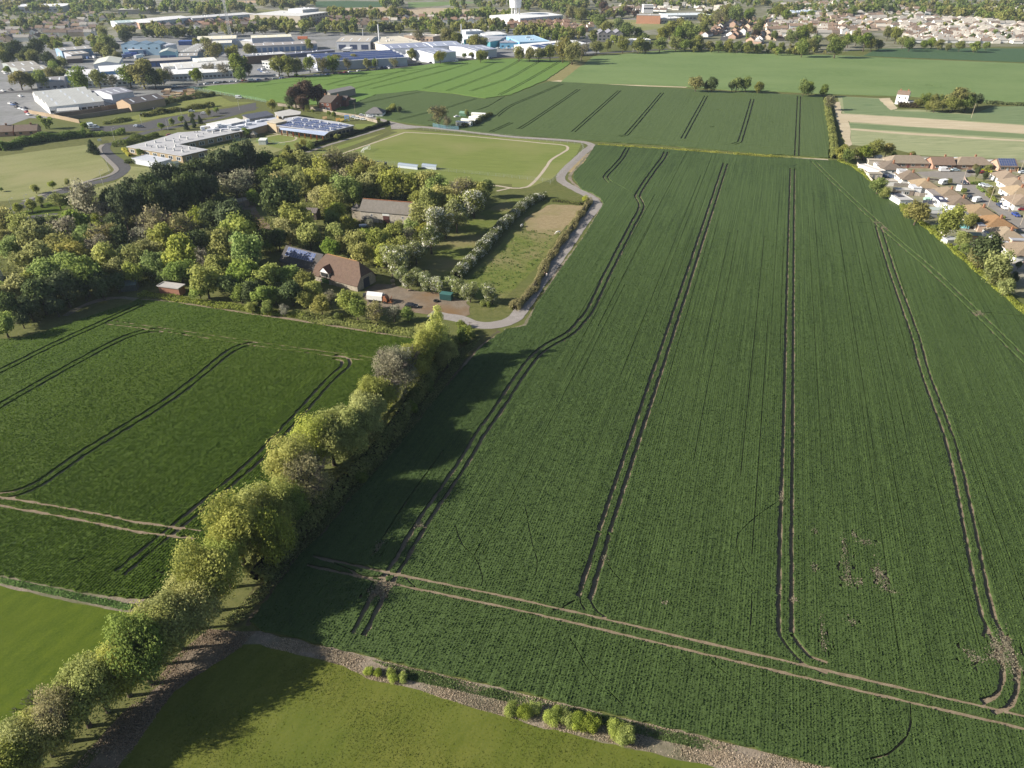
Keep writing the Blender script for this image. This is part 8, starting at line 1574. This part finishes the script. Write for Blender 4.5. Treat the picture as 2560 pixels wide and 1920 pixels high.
# far fields on the skyline
area('far_field', pts('A 1700,12 2212,5 B 500,0 300,12 0,22 A 2212,25'), .05, ground_mat('ploughed', (.36, .25, .16), (.45, .33, .22), None, .05, .01, .05))
area('far_field', pts('B 480,12 800,8 1100,15 1090,65 700,70 520,60'), .05, c_far); area('far_field', pts('B 700,70 1090,62 1320,70 1700,70 2200,90 1900,105 1450,135 1150,110 800,98'), .055, ground_mat('dry_far', (.34, .27, .19), (.42, .34, .24), None, .05, .01, .05))
area('far_field', pts('B 1310,20 1800,12 2000,20 1650,45 1320,70'), .05, c_pale); area('far_field', pts('B 0,85 250,85 270,125 100,135 0,120'), .05, M['meadow']); area('far_field', pts('C 470,190 780,165 1080,170 1340,195 1330,240 1100,270 900,230'), .05, M['meadow'])
area('far_field', pts('C 780,152 1070,158 1070,172 780,165'), .07, M['pave']); area('far_field', pts('A 350,150 1050,145 1300,165 900,195 400,170'), .04, M['paddock']); area('far_field', pts('A 340,240 480,238 560,262 350,265'), .05, M['stubble'])
strip('town_street', pts('C 1830,350 1845,290 1860,230 1880,180 1890,150'), 9, .06, M['asphalt'], 0, 8)
rowcars('C 1835,320 1870,300 1850,270 1870,250 1860,220 1885,210', [0, 2, 1, 0, 3, 0], 'along the straight town street', 'cars in the town street', R(80))
FAR_T.sort(key=lambda q: math.hypot(q[0], q[1]) / q[2])
g = np.random.default_rng(11); CC_, NN_, SS_, TT_ = [], [], [], []; CLR = []
proto = {k: [crown_pts(300 + i, 150, .36, 9, .95, k) for i in range(5)] for k in ('broad', 'cone')}
for x, y, r, s in FAR_T:
    C, N, S, T = proto['broad'][g.integers(5)]; a = g.uniform(0, 6.28); m = np.array([[math.cos(a), -math.sin(a), 0], [math.sin(a), math.cos(a), 0], [0, 0, 1]])
    C2 = (C * np.array([1, 1, .95])) @ m.T * r; C2[:, 2] -= r * .12; CC_.append(C2 + np.array([x, y, 0])); NN_.append(N @ m.T); SS_.append(S * r); TT_.append(T)
    c = SP[s][1]; j = g.uniform(.75, 1.15) * 1.3; CLR.append(np.tile([c[0] * j, c[1] * j, c[2] * j, 1.0], (len(C), 1)))
def far_leaf():
    m, nt, out = newmat('distant_foliage'); k = NB(nt); at = k.n('ShaderNodeAttribute', attribute_name='shade'); t = k.n('ShaderNodeAttribute', attribute_name='tint'); hs = k.n('ShaderNodeHueSaturation'); k.l(at.outputs['Color'], hs.inputs['Color']); k.l(k.mapr(t.outputs['Fac'], 0, 1, .65, 1.45), hs.inputs['Value'])
    d = k.n('ShaderNodeBsdfDiffuse'); k.l(hs.outputs[0], d.inputs[0]); tr_ = k.n('ShaderNodeBsdfTranslucent'); k.l(hs.outputs[0], tr_.inputs[0]); x = k.n('ShaderNodeAddShader'); k.l(d.outputs[0], x.inputs[0]); k.l(tr_.outputs[0], x.inputs[1]); k.l(x.outputs[0], out.inputs[0]); return m
me = leaf_mesh('distant_trees', np.concatenate(CC_), np.concatenate(NN_), np.concatenate(SS_), np.concatenate(TT_), far_leaf(), .5, 5)
at = me.attributes.new('shade', 'FLOAT_COLOR', 'FACE'); at.data.foreach_set('color', np.concatenate(CLR).astype(np.float32).ravel())
tag(link('distant_trees', me), 'far-off trees and belts of woodland among the town houses', 'trees', None, 'stuff')
print('spots', len(spots), 'far trees', len(FAR_T))
# ------------------------------------------------------------------ summer haze
b = MB(); b.box(-3300, 3300, -500, 5300, -1.0, 101.5); hm, hnt, hout = newmat('haze_air')
hv = hnt.nodes.new('ShaderNodeVolumePrincipled'); hv.inputs['Color'].default_value = (0.66, 0.80, 1.0, 1); hv.inputs['Density'].default_value = 0.000065; hv.inputs['Anisotropy'].default_value = 0.2
hnt.links.new(hv.outputs[0], hout.inputs['Volume'])
hz = b.build('haze', hm); hz['kind'] = 'stuff'; hz['label'] = 'thin pale blue haze over the whole landscape'
